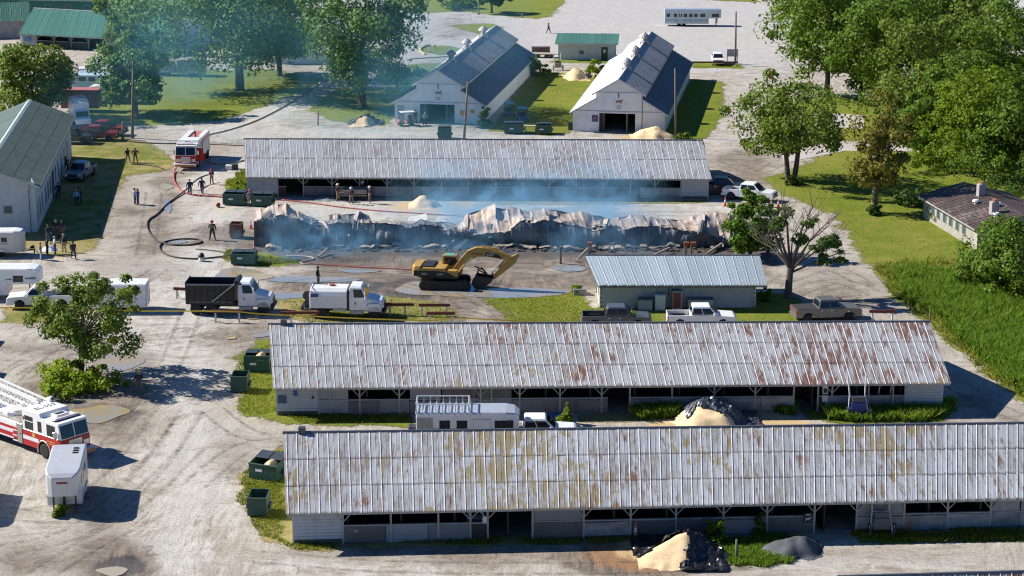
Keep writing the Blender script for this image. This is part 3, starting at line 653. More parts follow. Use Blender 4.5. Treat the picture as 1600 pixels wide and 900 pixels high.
for k in range(11):
    off = (k % 2) * .2
    mb.box(gx0, gx1, gy0 + .004 * (k % 2), gy0 + .2, .205 * k, .205 * k + .198)
mb.box(gx0, gx1, gy0 + .02, gy0 + .19, 0, 2.3); mb.build('block_wall', BLOCK, gb)
GABLEW = M('gable_paint', (.66, .64, .60), .8, 0, .12, 1.2)
for x in (gx0, gx1): MB().prism([(gy0, 0), (gy1, 0), (gy1, 2.35), (pl[2].y, 3.78), (gy0, 2.55)], x - .1, x + .1, 'x').build('gable_wall', GABLEW, gb)
MB().box(gx0, gx1, gy1 - .2, gy1, 0, 2.35).build('rear_wall', BLOCK, gb)
for y in (gy0 + .8, gy0 + 3.4):
    w_ = MB().box(gx0 - .14, gx0 - .09, y, y + .7, .9, 2.0).build('window', POSTW, gb); MB().box(gx0 - .16, gx0 - .135, y + .08, y + .62, .98, 1.92).build('pane', glass(), w_)
d_ = MB().box(gx0 - .15, gx0 - .09, gy0 + 5, gy0 + 5.8, 0, 2.0).build('door', OLDWOOD, gb)
MB().box(pl[0].x, pl[1].x, -.04, 0.02, 2.12, 2.28).build('gutter', CAPM, gb)
for x0, x1 in ((5.4, 5.2), (6.35, 6.35)): MB().tube([(x0, .05, 2.2), (x0 - .15, .5, 1.9), (x1 - .1, gy0 - .03, 1.0)], .025, 5).build('drain_pipe', BLK, gb)
lid = M('grey_lid', (.13, .16, .18), .6, 0, .2, 2); chest = M('chest_paint', (.36, .38, .37), .7, 0, .2, 2)
def chest_box(label, x0, x1, h, m_, lm, y0=gy0 - 1.0, y1=gy0 - .08, cat='chest', name='feed_chest'):
    t = thing(name, label, cat, gb.location + Vector(((x0 + x1) / 2, (y0 + y1) / 2, 0)), 0); w = (x1 - x0) / 2; d = (y1 - y0) / 2
    MB().box(-w, w, -d, d, .03, h).build('body', m_, t, bev=.02); MB().box(-w - .04, w + .04, -d - .04, d + .04, h, h + .07).build('lid', lm, t, bev=.02); return t
chest_box('pale feed chest with dark lid against the grey block wall, behind the grey pickup', 3.55, 4.75, .95, chest, lid)
chest_box('long pale chest with dark lid by the grey block wall, behind the white pickup', 7.9, 10.1, .95, chest, lid)
t = chest_box('white cabinet standing between the chest and the red vending machine', 5.0, 5.9, 1.35, M('cab_white', (.6, .62, .62), .6), M('cab_white', (.6, .62, .62)), cat='cabinet', name='cabinet')
t = thing('vending_machine', 'red vending machine against the grey block wall', 'vending machine', gb.location + Vector((6.95, gy0 - .5, 0)))
MB().box(-.45, .45, -.35, .4, .04, 1.75).build('cabinet_body', M('vend_grey', (.30, .30, .31), .5), t, bev=.03); MB().box(-.36, .3, -.37, -.34, .2, 1.6).build('front_panel', M('vend_red', (.2, .03, .04), .4), t)

# ---- monitor barns 23 and 24
WBOARD = M('white_board_siding', (.84, .85, .84), .75, 0, .1, .8, .1, dirt=((.42, .38, .33), .45))
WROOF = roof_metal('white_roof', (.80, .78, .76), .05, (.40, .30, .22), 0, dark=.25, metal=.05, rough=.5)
GROOF = roof_metal('shaded_white_roof', (.40, .40, .40), .1, (.2, .15, .11), 0, dark=.6, metal=.05, rough=.6)  # white roof greyed for the upper right slopes, shade put into the colour
BROOF = roof_metal('dark_roof', (.10, .115, .135), 0., dark=.3, metal=.0, rough=.6)  # dark roof; on the barns' lower right slopes the tone is painted shade
ax_ang = R(-8.9)
def monitor_barn(px, num, label, roofs):
    o = G(*px); t = thing('barn', label, 'barn', (o.x, o.y, 0), ax_ang, 'white barns with raised ridge roofs')
    Wd, L = 12.0, 47.0; xm0, xm1, zc = 3.0, 9.0, 6.0
    ze, zt, zm, zr = 2.75, 4.55, 5.25, 7.05
    # front and back walls, battened
    prof = [(0, 0), (Wd, 0), (Wd, ze), (xm1, zt), (xm1, zm), (zc, zr), (xm0, zm), (xm0, zt), (0, ze)]
    dx0, dx1, dz = 3.45, 8.15, 2.5; rz_ = lambda x: zm + (zr - zm) * (1 - abs(x - zc) / 3)
    mb = MB()
    mb.prism([(0, 0), (dx0, 0), (dx0, dz), (dx0, rz_(dx0)), (xm0, zm), (xm0, zt), (0, ze)], 0, .14); mb.prism([(dx1, 0), (Wd, 0), (Wd, ze), (xm1, zt), (xm1, zm), (dx1, rz_(dx1))], 0, .14)
    mb.prism([(dx0, dz), (dx1, dz), (dx1, rz_(dx1)), (zc, zr), (dx0, rz_(dx0))], .001, .14); mb.build('front_wall', WBOARD, t)
    mb = MB()
    for k in range(40):
        x = .15 + k * .3
        if x > Wd - .05: break
        zt_ = ze + (zt - ze) * x / 3 if x < 3 else (zm + (zr - zm) * (1 - abs(x - 6) / 3) if x < 9 else ze + (zt - ze) * (12 - x) / 3)
        z0 = dz + .1 if dx0 - .05 < x < dx1 + .05 else .05
        mb.box(x - .022, x + .022, -.025, .002, z0, zt_ - .05)
    mb.build('batten', WBOARD, t)
    mb = MB(); mb.box(.02, Wd - .02, -.05, 0, 2.72, 2.82); mb.box(xm0, xm1, -.05, 0, 5.2, 5.28); mb.build('belt_trim', M('trim_grey', (.45, .47, .48), .7), t)
    mb = MB(); mb.prism(prof, L - .14, L); mb.build('rear_wall', WBOARD, t)
    for x, nm in ((0, 'side_wall'), (Wd - .12, 'side_wall')): MB().box(x, x + .12, .14, L - .14, 0, ze).build(nm, WBOARD, t)
    for x in (xm0, xm1 - .12): MB().box(x, x + .12, .14, L - .14, zt - .1, zm).build('monitor_wall', WBOARD, t)
    mb = MB()
    for x in (xm0 + .6, xm1 - .6): mb.box(x - .06, x + .06, .14, L * .8, 0, 2.6)
    mb.box(xm0 + .6, xm1 - .6, 24, 24.15, 0, 4.5); mb.build('stall_front', DARKWOOD, t)
    w_ = MB().box(dx0 - .12, dx1 + .12, -.06, -.02, dz, dz + .14).build('door_header', WBOARD, t)
    MB().box(dx1 - 1.2, dx1 - 1.05, .3, 1.6, 0, dz).build('open_door', M('inner_panel', (.22, .2, .18), .8), t); MB().box(dx0 + .02, dx0 + .6, 1.4, 1.5, 0, dz - .2).build('inner_panel', M('inner_panel', (.35, .36, .35), .8), t)
    f = -.45; bk_ = L + .4
    def rp(a, b_): return (a[0], f, a[1]), (a[0], bk_, a[1]), (b_[0], f, b_[1]), (b_[0], bk_, b_[1])
    lo0, lo1, up0, up1 = (-.45, ze - .27), (xm0, zt - .02), (xm0 - .5, zm - .26), (zc, zr + .04)
    mir = lambda p: (2 * zc - p[0], p[1])
    for a, b_, m_, nrow in ((lo0, lo1, roofs[0], 1), (up0, up1, roofs[1], 1)):
        e0, e1, r0, r1 = rp(a, b_); slope_panels(t, e1, e0, r1, r0, 10, nrow, m_, 6, .025, m_, jit=.006, rw=.03)
    for a, b_, m_ in ((mir(lo0), mir(lo1), roofs[3]), (mir(up0), mir(up1), roofs[2])):
        e0, e1, r0, r1 = rp(a, b_); slope_panels(t, e0, e1, r0, r1, 10, 1, m_, 6, .025, m_, jit=.006, rw=.03)
    tr = M('rake_trim', (.68, .69, .70), .7)
    for a, b_ in ((lo0, lo1), (up0, up1), (mir(lo0), mir(lo1)), (mir(up0), mir(up1))):
        MB().bar((a[0], f + .02, a[1] - .08), (b_[0], f + .02, b_[1] - .08), .06, .16).build('rake_board', tr, t)
    MB().bar((mir(up0)[0] - .05, f, zm - .36), (mir(up0)[0] - .05, bk_, zm - .36), .1, .2).build('eave_board', tr, t)
    MB().bar((mir(lo0)[0] - .05, f, ze - .37), (mir(lo0)[0] - .05, bk_, ze - .37), .08, .18).build('eave_board', tr, t)
    mb = MB()
    for k in range(22): mb.box(Wd + .005, Wd + .35, 1 + k * 2.1, 1.1 + k * 2.1, ze - .32, ze - .22)
    mb.build('rafter_end', OLDWOOD, t)
    MB().tube([(zc, f, zr + .05), (zc, bk_, zr + .05)], .1, 6).build('ridge_cap', WROOF, t)
    vm = M('cupola_metal', (.52, .50, .49), .5, .3, .2, 2, dirt=((.3, .2, .14), .6))
    for y in (9.5, 21.5, 35.5):
        c = MB().lathe([(.42, zr - .2), (.42, zr + .35), (.34, zr + .42), (.50, zr + .75), (.78, zr + .82), (.62, zr + 1.05), (.22, zr + 1.35), (.05, zr + 1.45)], 12, Matrix.Translation((zc, y, 0))).build('roof_ventilator', vm, t)
        MB().box(zc - .6, zc + .6, y - .5, y + .5, zr - .35, zr + .02).build('ventilator_base', vm, c)
    # emblem of a brown horse over the door number
    em = MB(); hx, hz = 5.95, 3.95
    em.prism([(hx + .5 * a, hz + .5 * b_) for a, b_ in ((-.9, .35), (-.6, .5), (-.2, .38), (.4, .38), (.75, .7), (1.1, .62), (1.05, .48), (.85, .42), (.65, .1), (.95, -.25), (.85, -.32), (.45, .02), (-.25, .02), (-.6, -.3), (-.72, -.22), (-.45, .12), (-.6, .25))], -.09, -.06); em.build('horse_emblem', M('emblem_brown', (.28, .09, .06), .7), t)
    nb = MB().box(5.5, 6.4, -.07, -.028, 3.0, 3.55).build('number_board', SIGNW, t)
    lettering(num, .52, BLK, nb, (5.95, -.075, 3.27), (math.pi / 2, 0, 0), 'number')
    lf = MB().box(5.9, 6.0, -.06, -.03, 4.55, 5.2).build('hay_hoist', BLK, t); MB().bar((5.95, -.03, 5.15), (5.95, -.35, 5.05), .05).build('hoist_arm', BLK, lf)
    return t
b23 = monitor_barn((617, 190), '23', 'white barn number 23 with dark blue lower roof and three ridge ventilators', (BROOF, WROOF, GROOF, BROOF))
b24 = monitor_barn((895, 205), '24', 'white barn number 24 with sawdust heaped beside its open door', (WROOF, WROOF, GROOF, BROOF))
YEL = M('sign_yellow', (.62, .40, .06), .6)
MB().box(8.9, 9.75, -.07, -.03, 1.1, 1.75).build('yellow_sign', YEL, b23); MB().box(10.3, 10.85, -.07, -.03, 1.45, 1.9).build('yellow_sign', YEL, b23)
MB().box(.4, 1.3, -.07, -.02, .2, 2.2).build('side_door', M('door_blue', (.33, .42, .47), .7), b23)
p_ = MB().box(2.5, 3.3, -.07, -.03, 1.35, 2.2).build('dark_picture', M('picture_dark', (.10, .08, .20), .6), b24); MB().box(2.62, 3.18, -.08, -.069, 1.5, 2.05).build('picture_print', M('picture_print', (.2, .12, .22), .6, 0, .5, 4), p_)
MB().box(9.0, 9.08, -.1, -.05, .2, 4.4).build('downpipe', CAPM, b24)

# ---- green roofed building at the left edge
GW = M('green_bld_wall', (.52, .56, .56), .8, 0, .12, .8, .1, dirt=((.30, .30, .28), .35))
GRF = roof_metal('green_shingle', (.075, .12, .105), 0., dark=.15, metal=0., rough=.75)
RDG = M('ridge_trim_pale', (.40, .50, .46), .6)
A = Vector((-48.65, 198.8, 0)); gang = R(97.2)
gr = thing('green_roof_building', 'pale building with dark green roof and narrow windows at the left edge', 'building', (A.x, A.y, 0), gang)
LG = 41; hw, hz = 5.0, 7.0; WY = 9.4
MB().box(0, LG, 0, .15, 0, hw).build('side_wall', GW, gr); MB().box(0, LG, WY - .15, WY, 0, hw).build('far_wall', GW, gr)
for x in (0, LG - .15): MB().prism([(.15, 0), (WY - .15, 0), (WY - .15, hw), (WY / 2, hz - .15), (.15, hw)], x, x + .15, 'x').build('gable_wall', GW, gr)
slope_panels(gr, (-.6, -.6, hw - .1), (LG + .6, -.6, hw - .1), (-.6, WY / 2, hz), (LG + .6, WY / 2, hz), 28, 4, GRF, 5, .02, GRF, jit=.008, rw=.06)
slope_panels(gr, (LG + .6, WY + .6, hw - .1), (-.6, WY + .6, hw - .1), (LG + .6, WY / 2, hz), (-.6, WY / 2, hz), 14, 1, GRF, 8, .02, GRF, jit=.004, rw=.05)
MB().prism([(WY / 2 - .3, hz - .06), (WY / 2, hz + .1), (WY / 2 + .3, hz - .06)], -.65, LG + .65, 'x').build('ridge_trim', RDG, gr)
MB().bar((-.62, -.6, hw - .22), (-.62, WY / 2, hz - .12), .08, .22).build('rake_board', RDG, gr); MB().box(-.6, LG + .6, -.66, -.58, hw - .3, hw - .08).build('gutter', M('gutter_dark', (.10, .13, .12), .6), gr)
DW = M('window_dark', (.05, .09, .11), .3)
for k, x in enumerate((1.2, 3.4, 5.6, 9, 11.5, 14, 20, 23, 27, 31, 35)):
    w_ = MB().box(x, x + (.5 if k < 3 else .9), -.05, .02, 1.0, 2.9).build('window', RDG, gr); MB().box(x + .07, x + (.43 if k < 3 else .83), -.07, -.04, 1.1, 2.8).build('pane', DW, w_)
d_ = MB().box(16.5, 18.5, -.06, .02, 0, 3.0).build('side_door', DW, gr); MB().box(18.1, 18.2, -.12, -.06, 1.2, 1.4).build('handle', SIGNW, d_)
w_ = MB().box(-.05, .02, 2.3, 3.3, 2.0, 2.9).build('window', RDG, gr); MB().box(-.08, -.04, 2.4, 3.2, 2.08, 2.82).build('pane', DW, w_)
MB().tube([(-.15, .6, 0), (-.15, .6, 4.4), (-.5, .3, 5.3)], .04, 5).build('service_pipe', CAPM, gr)
MB().lathe([(.05, 0), (.4, .18), (.42, .2)], 10, Matrix.Translation((-.3, .2, 5.3)) @ Matrix.Rotation(1.1, 4, 'X')).build('satellite_dish', SIGNW, gr)
MB().tube([(12, 6.4, 5.5), (12, 6.4, 7.6)], .06, 6).build('roof_flue', CAPM, gr)
slope_panels(gr, (-.7, .9, hw + .1), (-4.6, .9, hw + .1), (-.7, 3.6, hw + .9), (-4.6, 3.6, hw + .9), 4, 1, GRF, 4, .02, GRF) if 0 else None

# ---- shed with a green roof, green stables at the top left, weathered barn, brown roofed house
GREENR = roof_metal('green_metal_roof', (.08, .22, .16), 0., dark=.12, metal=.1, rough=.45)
GRIB = M('green_rib', (.13, .29, .21), .5)
a_, b_ = G(872, 93), G(961, 94)
sh = thing('shed', 'small pale block shed with green roof and dark door on the asphalt lot', 'shed', (a_.x, a_.y, 0), heading(a_, b_))
Ls = (b_ - a_).length; MB().box(0, Ls, 0, .2, 0, 2.75).build('front_wall', M('shed_wall', (.55, .58, .58), .8, 0, .12, .8, .1, dirt=((.3, .36, .38), .5)), sh); MB().box(0, Ls, 5.8, 6, 0, 3.3).build('rear_wall', BLOCK, sh)
for x in (0, Ls - .2): MB().prism([(.2, 0), (5.8, 0), (5.8, 3.2), (.2, 2.7)], x, x + .2, 'x').build('end_wall', BLOCK, sh)
slope_panels(sh, (-.5, -.7, 2.75), (Ls + .5, -.7, 2.75), (-.5, 6.4, 3.45), (Ls + .5, 6.4, 3.45), 10, 1, GREENR, 4, .04, GRIB)
MB().box(-.5, Ls + .5, -.72, -.66, 2.55, 2.76).build('fascia_board', M('pale_fascia', (.5, .55, .55), .6), sh)
d_ = MB().box(Ls - 2.25, Ls - 1.2, -.05, .03, 0, 2.1).build('door', M('door_dark', (.02, .06, .05), .5), sh); MB().box(Ls - 1.9, Ls - 1.55, -.07, -.045, 1.2, 1.7).build('door_window', SIGNW, d_)
MB().box(3.4, 4.2, -.04, .02, .9, 1.5).build('wall_patch', CAPM, sh)
sb, Ms, lxs, cs = stable('stable', 'green roofed stable with open dark front at the top left behind the trees', None,
    ((30, 53), (265, 65), (53, 13), (262, 24)), 2.3, 4.8, [(32, 57, 'clap'), (57, 140, 'dark'), (140, 165, 'door'), (165, 180, 'clap'), (180, 262, 'dark')], (32, 72), (262, 88), GREENR, 1, 20, oh=1.4,
    posts=[(57, 1), (84, 1), (111, 1), (138, 1), (166, 0), (180, 0)], ribm=GRIB, ribs=4, rh=.05)
MB().box(lxs(37), lxs(48), 1.25, 1.33, .9, 1.7).build('blue_window', M('blue_window', (.07, .2, .38), .4), sb)
GWL = M('green_wall', (.05, .20, .15), .8, 0, .15, .6, .1)
a_, b_ = G(-60, 20), G(252, 26)
lb = thing('long_green_barn', 'long dark green barn with small square windows along the top left edge', 'barn', (a_.x, a_.y, 0), heading(a_, b_)); LL = (b_ - a_).length
MB().box(0, LL, 0, .2, 0, 2.9).build('front_wall', GWL, lb); MB().box(0, LL, 9.8, 10, 0, 2.9).build('rear_wall', GWL, lb)
for x in (0, LL - .2): MB().prism([(.2, 0), (9.8, 0), (9.8, 2.85), (5, 4.6), (.2, 2.85)], x, x + .2, 'x').build('end_wall', GWL, lb)
slope_panels(lb, (-.5, -.6, 2.9), (LL + .5, -.6, 2.9), (-.5, 5, 4.8), (LL + .5, 5, 4.8), 24, 1, GREENR, 4, .05, GRIB); slope_panels(lb, (LL + .5, 10.6, 2.9), (-.5, 10.6, 2.9), (LL + .5, 5, 4.8), (-.5, 5, 4.8), 24, 1, GREENR, 4, .05, GRIB)
MB().box(-.4, LL + .4, -.66, -.58, 2.7, 2.9).build('fascia_board', RDG, lb)
for px_ in (-20, 44, 75, 106, 137, 168, 230):
    x = (onP(px_, 12, a_, Vector((-(b_ - a_).y, (b_ - a_).x, 0)).normalized()) - a_).to_2d().length * (1 if px_ > -60 else -1)
    w_ = MB().box(x - .5, x + .5, -.05, .02, 1.1, 1.9).build('window', RDG, lb); MB().box(x - .42, x + .42, -.07, -.045, 1.17, 1.83).build('pane', DW, w_)
a_ = G(42, 48)
wb = thing('weathered_barn', 'weathered grey barn with a green roof half out of view at the top left corner', 'barn', (a_.x, a_.y, 0), R(-75))
WEA = M('weathered_boards', (.42, .40, .40), .9, 0, .3, 1.2, .3, dirt=((.15, .13, .12), .7))
mb = MB(); clap_wall(mb, 0, 9, 0, 0, 3.2, .3); mb.build('board_wall', WEA, wb); MB().box(0, 9, .035, .08, 0, 3.2).build('dark_backing', DARKWOOD, wb); MB().prism([(0, 3.2), (9, 3.2), (4.5, 5.6)], 0, .15).build('gable', WEA, wb)  # dark backing added behind the gaps for shadow lines between boards
MB().box(0, .15, -20, 0, 0, 3.2).build('side_wall', WEA, wb); MB().box(8.85, 9, -20, 0, 0, 3.2).build('side_wall', WEA, wb)
slope_panels(wb, (9.6, -20, 2.9), (9.6, .5, 2.9), (4.5, -20, 5.7), (4.5, .5, 5.7), 12, 1, GREENR, 4, .05, GRIB); slope_panels(wb, (-.6, .5, 2.9), (-.6, -20, 2.9), (4.5, .5, 5.7), (4.5, -20, 5.7), 12, 1, GREENR, 4, .05, GRIB)
# white house behind the trees
a_ = G(425, 100); ho = thing('white_house', 'small white house partly hidden behind the big leafy trees', 'house', (a_.x, a_.y, 0), R(2))
MB().box(0, 9, 0, 6, 0, 3).build('wall', WBOARD, ho); MB().prism([(-.4, 2.9), (6.4, 2.9), (3, 5)], -.4, 9.4, 'x').build('roof', BROOF, ho)
for x in (1, 3.5, 6.5): w_ = MB().box(x, x + .9, -.04, .02, 1, 2.2).build('window', RDG, ho); MB().box(x + .08, x + .82, -.06, -.035, 1.08, 2.1).build('pane', DW, w_)
# brown roofed abandoned house on the right
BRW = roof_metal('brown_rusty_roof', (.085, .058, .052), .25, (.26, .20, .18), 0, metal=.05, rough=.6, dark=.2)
a_, b_ = G(1433, 305, 2.3), G(1523, 358, 2.3)
bh = thing('abandoned_house', 'derelict house with brown metal roof and two brick chimneys among the right hand trees', 'house', (a_.x, a_.y, 0), heading(a_, b_)); LH = (b_ - a_).to_2d().length
slope_panels(bh, (0, 0, 2.3), (LH, 0, 2.3), (-.3, 5.2, 3.5), (LH, 5.2, 3.5), 16, 1, BRW, 2, .05, roof_metal('brown_rib', (.14, .10, .09), .2, (.30, .25, .22), metal=.05))
PW_ = M('peeling_white', (.36, .34, .30), .8, 0, .3, 1.2, .15, dirt=((.18, .16, .13), .9))
MB().box(.6, LH - .5, .55, .75, 0, 2.3).build('front_wall', PW_, bh); MB().prism([(.75, 0), (9.5, 0), (9.5, 2.4), (5.2, 3.3), (.75, 2.25)], LH - .7, LH - .5, 'x').build('end_wall', PW_, bh)
MB().prism([(.75, 0), (9.5, 0), (9.5, 2.4), (5.2, 3.3), (.75, 2.25)], .6, .8, 'x').build('end_wall', PW_, bh)
mb = MB(); seam_sheet(mb, (LH, 10.2, 2.3), (0, 10.2, 2.3), (LH, 5.2, 3.5), (-.3, 5.2, 3.5), 20); mb.build('rear_roof', BRW, bh)
MB().box(0, LH, -.02, .06, 2.12, 2.28).build('fascia_board', PW_, bh)
for x in (1.5, 3, 4.5, 6.3, 8, 9.8, 11.6):
    w_ = MB().box(x, x + .9, .5, .56, .8, 1.9).build('window', PW_, bh); MB().box(x + .08, x + .82, .48, .505, .88, 1.82).build('pane', DW, w_)
BRK = M('chimney_block', (.36, .33, .33), .9, 0, .25, 3, .3); POT = M('clay_pot', (.45, .17, .08), .8)
for x, y in ((6.0, 4.6), (12.9, 3.2)):
    z0 = 2.3 + 1.2 * y / 5.2
    ch = MB().box(x - .35, x + .35, y - .35, y + .35, z0 - .3, z0 + 1.25).build('chimney', BRK, bh); mb = MB()
    for k in range(6): mb.box(x - .37, x + .37, y - .37, y + .37, z0 + .02 + k * .2, z0 + .17 + k * .2)
    mb.build('block_course', BRK, ch)
    for s in (-1, 1): MB().lathe([(.13, z0 + 1.2), (.15, z0 + 1.5), (.1, z0 + 1.5)], 8, Matrix.Translation((x + s * .17, y, 0))).build('chimney_pot', POT, ch)
for x, y in ((8.2, 3.2), (11.0, 4.4), (14.0, 3.0)):
    z0 = 2.3 + 1.2 * y / 5.2; MB().lathe([(.2, z0 - .1), (.2, z0 + .2), (.38, z0 + .25), (.3, z0 + .42), (.05, z0 + .48)], 10, Matrix.Translation((x, y, 0))).build('roof_vent', SIGNW, bh)
# ================================================================== vehicles (local +X forward, +Y left, Z up)
RUB = M('tyre_rubber', (.022, .022, .023), .85, 0, .3, 4); RIM = M('wheel_rim', (.45, .46, .47), .35, .6, .15, 3); RIMW = M('white_rim', (.6, .6, .58), .5)
GL = glass(); CHR = M('chrome', (.62, .63, .64), .2, .9, .1, 3); HEAD = M('headlight_lens', (.75, .78, .8), .15); TAIL = M('taillight_lens', (.45, .015, .015), .25)
STEEL = M('dark_steel', (.05, .05, .055), .5, .3, .3, 2); ALU = M('aluminium', (.60, .62, .64), .35, .45, .12, 1.5)
PAINTS = {'white': M('white_paint', (.78, .78, .77), .3, 0, .05, 1.5, dirt=((.42, .37, .31), .5)), 'grey': M('grey_paint', (.09, .10, .11), .3, .2, .1, 1.5), 'tan': M('tan_paint', (.17, .162, .15), .3, .3, .1, 1.5, dirt=((.25, .2, .15), .5)),
          'red': M('red_paint', (.20, .010, .014), .3, 0, .1, 1.5), 'blue': M('blue_grey_paint', (.17, .21, .26), .3, .2, .1, 1.5), 'black': M('gloss_black', (.02, .02, .022), .3, 0, .1, 1.5), 'fire': M('fire_red', (.42, .012, .018), .28, 0, .1, 1.2)}
BEDB = M('bed_liner', (.03, .03, .032), .8, 0, .3, 3)
def wheel(t, x, y, r, w, rim=None, name='wheel', dual=False):
    s = 1 if y > 0 else -1
    wl = MB().lathe([(r * .62, -w / 2), (r * .9, -w / 2), (r, -w * .36), (r, w * .36), (r * .9, w / 2), (r * .62, w / 2)], 18, Matrix.Rotation(math.pi / 2, 4, 'X')).build(name, RUB, t, True)
    wl.location = (x, y, r)
    MB().lathe([(r * .63, -s * w * .3), (r * .6, s * w * .42), (r * .5, s * w * .3), (r * .22, s * w * .28), (r * .2, s * w * .46), (.01, s * w * .46)][::1], 12, Matrix.Rotation(-math.pi / 2, 4, 'X')).build('rim', rim or RIM, wl, True)
    return wl
def arch_prof(pts_top, x0, x1, zb, arches, ra):
    """closed side outline: bottom line with wheel arches cut, then the top points from front to back"""
    out = [(x0, zb)]
    for cx, zc in arches:
        dx = math.sqrt(max(.01, ra * ra - (zc - zb) ** 2)); a0 = math.atan2(zb - zc, -dx); a1 = math.atan2(zb - zc, dx)
        a0 = a0 + 2 * math.pi if a0 < 0 else a0
        a1 = a1
        for k in range(9): a = a0 + (a1 - a0) * k / 8; out.append((cx + ra * math.cos(a), zc + ra * math.sin(a)))
    out += [(x1, zb)] + pts_top; return out
def tri_prism(mb, prof, y0, y1): mb.prism(prof, y0, y1, 'y')
def cabin(t, mat, rings, side_gl, wsh, rear, nm='cab'):
    mb = MB(); mb.loft(rings); return mb.build(nm, mat, t, bev=.03)
def pane(t, pts, name, off=.012, m_=None):
    P = [Vector(p) for p in pts]; n = (P[1] - P[0]).cross(P[2] - P[0]).normalized()
    mb = MB(); mb.loft([[tuple(p - n * .01) for p in P], [tuple(p + n * off) for p in P]]); return mb.build(name, m_ or GL, t)
def lerp2(a, b, u): return tuple(x + (y - x) * u for x, y in zip(a, b))
def win_on(t, b0, b1, t0, t1, u0, u1, v0, v1, name, off=.012, m_=None):
    """a pane on the flat patch b0-b1 (bottom) t0-t1 (top)"""
    q = lambda u, v: lerp2(lerp2(b0, b1, u), lerp2(t0, t1, u), v)
    return pane(t, [q(u0, v0), q(u1, v0), q(u1, v1), q(u0, v1)], name, off, m_)
def pickup(label, paint, loc, rz, crew=True, group='pickup trucks parked about the grounds', cover=False, rack=False, name='pickup_truck', roof=None):
    t = thing(name, label, 'pickup', loc, rz, group); p = PAINTS[paint]; W2 = .98; r = .40
    xf, xr = 1.82, -1.85; xb = -.95 if crew else -.35
    top = [(2.92, .62), (2.90, 1.02), (2.72, 1.12), (1.25, 1.22), (xb, 1.24)]
    MB().prism(arch_prof(top, xb, 2.86, .42, [(xf, r + .02)], .50), -W2, W2).build('body', p, t, bev=.025)
    for s in (-1, 1):
        MB().prism(arch_prof([(-2.88, 1.2), (xb - .01, 1.22)][::-1], -2.88, xb - .01, .46, [(xr, r + .02)], .50), s * W2, s * (W2 - .12)).build('bed_side', p, t, bev=.02)
    MB().box(-2.86, xb, -W2 + .12, W2 - .12, .62, .72).build('bed_floor', BEDB, t); MB().box(-2.92, -2.86, -W2, W2, .48, 1.2).build('tailgate', p, t, bev=.015)
    for s in (-1, 1): MB().box(xr - .5, xr + .5, s * (W2 - .12), s * (W2 - .34), .72, .95).build('wheel_well', BEDB, t)
    if cover: MB().box(-2.85, xb - .02, -W2 + .05, W2 - .05, 1.19, 1.24).build('bed_cover', BEDB, t, bev=.01)
    B = [(xb, -.95, 1.2), (1.45, -.95, 1.2), (1.45, .95, 1.2), (xb, .95, 1.2)]; Tp = [(xb + .16, -.78, 1.88), (.72, -.78, 1.88), (.72, .78, 1.88), (xb + .16, .78, 1.88)]
    M1_ = [lerp2(b, c, .93) for b, c in zip(B, Tp)]
    Tc = [lerp2(c, (sum(q[0] for q in Tp) / 4, 0, 1.9), .08) for c in Tp]; Tc = [(x, y, 1.94) for x, y, z in Tc]
    MB().loft([B, M1_, Tc]).build('cab', PAINTS[roof] if roof else p, t, smooth=False, bev=.02)
    win_on(t, B[1], B[2], Tp[1], Tp[2], .05, .95, .08, .92, 'windscreen'); win_on(t, B[3], B[0], Tp[3], Tp[0], .08, .92, .2, .85, 'rear_window')
    for (a, b_) in ((0, 1), (2, 3)):
        cuts = ((.06, .44), (.48, .90)) if crew else ((.1, .85),)
        for u0, u1 in cuts:
            if a == 2: u0, u1 = 1 - u1, 1 - u0
            win_on(t, B[a], B[b_], Tp[a], Tp[b_], u0, u1, .14, .86, 'side_window')
    for s in (-1, 1):
        wheel(t, xf, s * .86, r, .27); wheel(t, xr, s * .86, r, .27)
        MB().box(2.82, 2.935, s * .62, s * .95, .78, 1.0).build('headlight', HEAD, t, bev=.015); MB().box(-2.94, -2.85, s * .84, s * .99, .72, 1.16).build('taillight', TAIL, t, bev=.01)
        MB().box(.95, 1.12, s * .98, s * 1.2, 1.22, 1.42).build('mirror', BEDB if paint != 'white' else p, t, bev=.03)
        MB().box(.15, .32, s * .978, s * .995, 1.03, 1.07).build('door_handle', CHR, t); 
        if crew: MB().box(-.75, -.58, s * .978, s * .995, 1.03, 1.07).build('door_handle', CHR, t)
    MB().box(2.86, 2.95, -.6, .6, .68, 1.0).build('grille', BEDB if paint != 'white' else STEEL, t, bev=.01); MB().box(2.8, 3.02, -.96, .96, .42, .62).build('front_bumper', CHR if paint in ('white', 'tan') else BEDB, t, bev=.04)
    MB().box(-3.05, -2.9, -.95, .95, .46, .64).build('rear_bumper', CHR, t, bev=.03)
    if rack:
        mb = MB()
        for s in (-1, 1): mb.bar((xb - .06, s * .9, 1.2), (xb - .06, s * .9, 1.85), .07)
        mb.bar((xb - .06, -.9, 1.85), (xb - .06, .9, 1.85), .07); mb.build('headache_rack', STEEL, t)
    return t
def at_px(px, py): return G(px, py)
CAR = 'pickup trucks parked about the grounds'
p_ = pickup('grey pickup with black bed parked by the left half of the grey block building', 'grey', (lambda a: (a.x, a.y, 0))(G(963, 511)), R(-1), rack=True)
pickup('white crew cab pickup beside the grey block building', 'white', G(1095, 510), R(0))
pickup('tan pickup with covered bed at the corner of the rust streaked stable', 'tan', G(1290, 499), R(9), cover=True)
pickup('white pickup hitched to the horse trailer with a roof rack', 'white', G(837, 690), R(0))
pickup('white pickup half in the shadow at the end of the grey roofed stable', 'white', G(1171, 312), R(-24))
pickup('dark blue pickup in deep shade at the end of the grey roofed stable', 'black', G(1126, 303), R(-2))
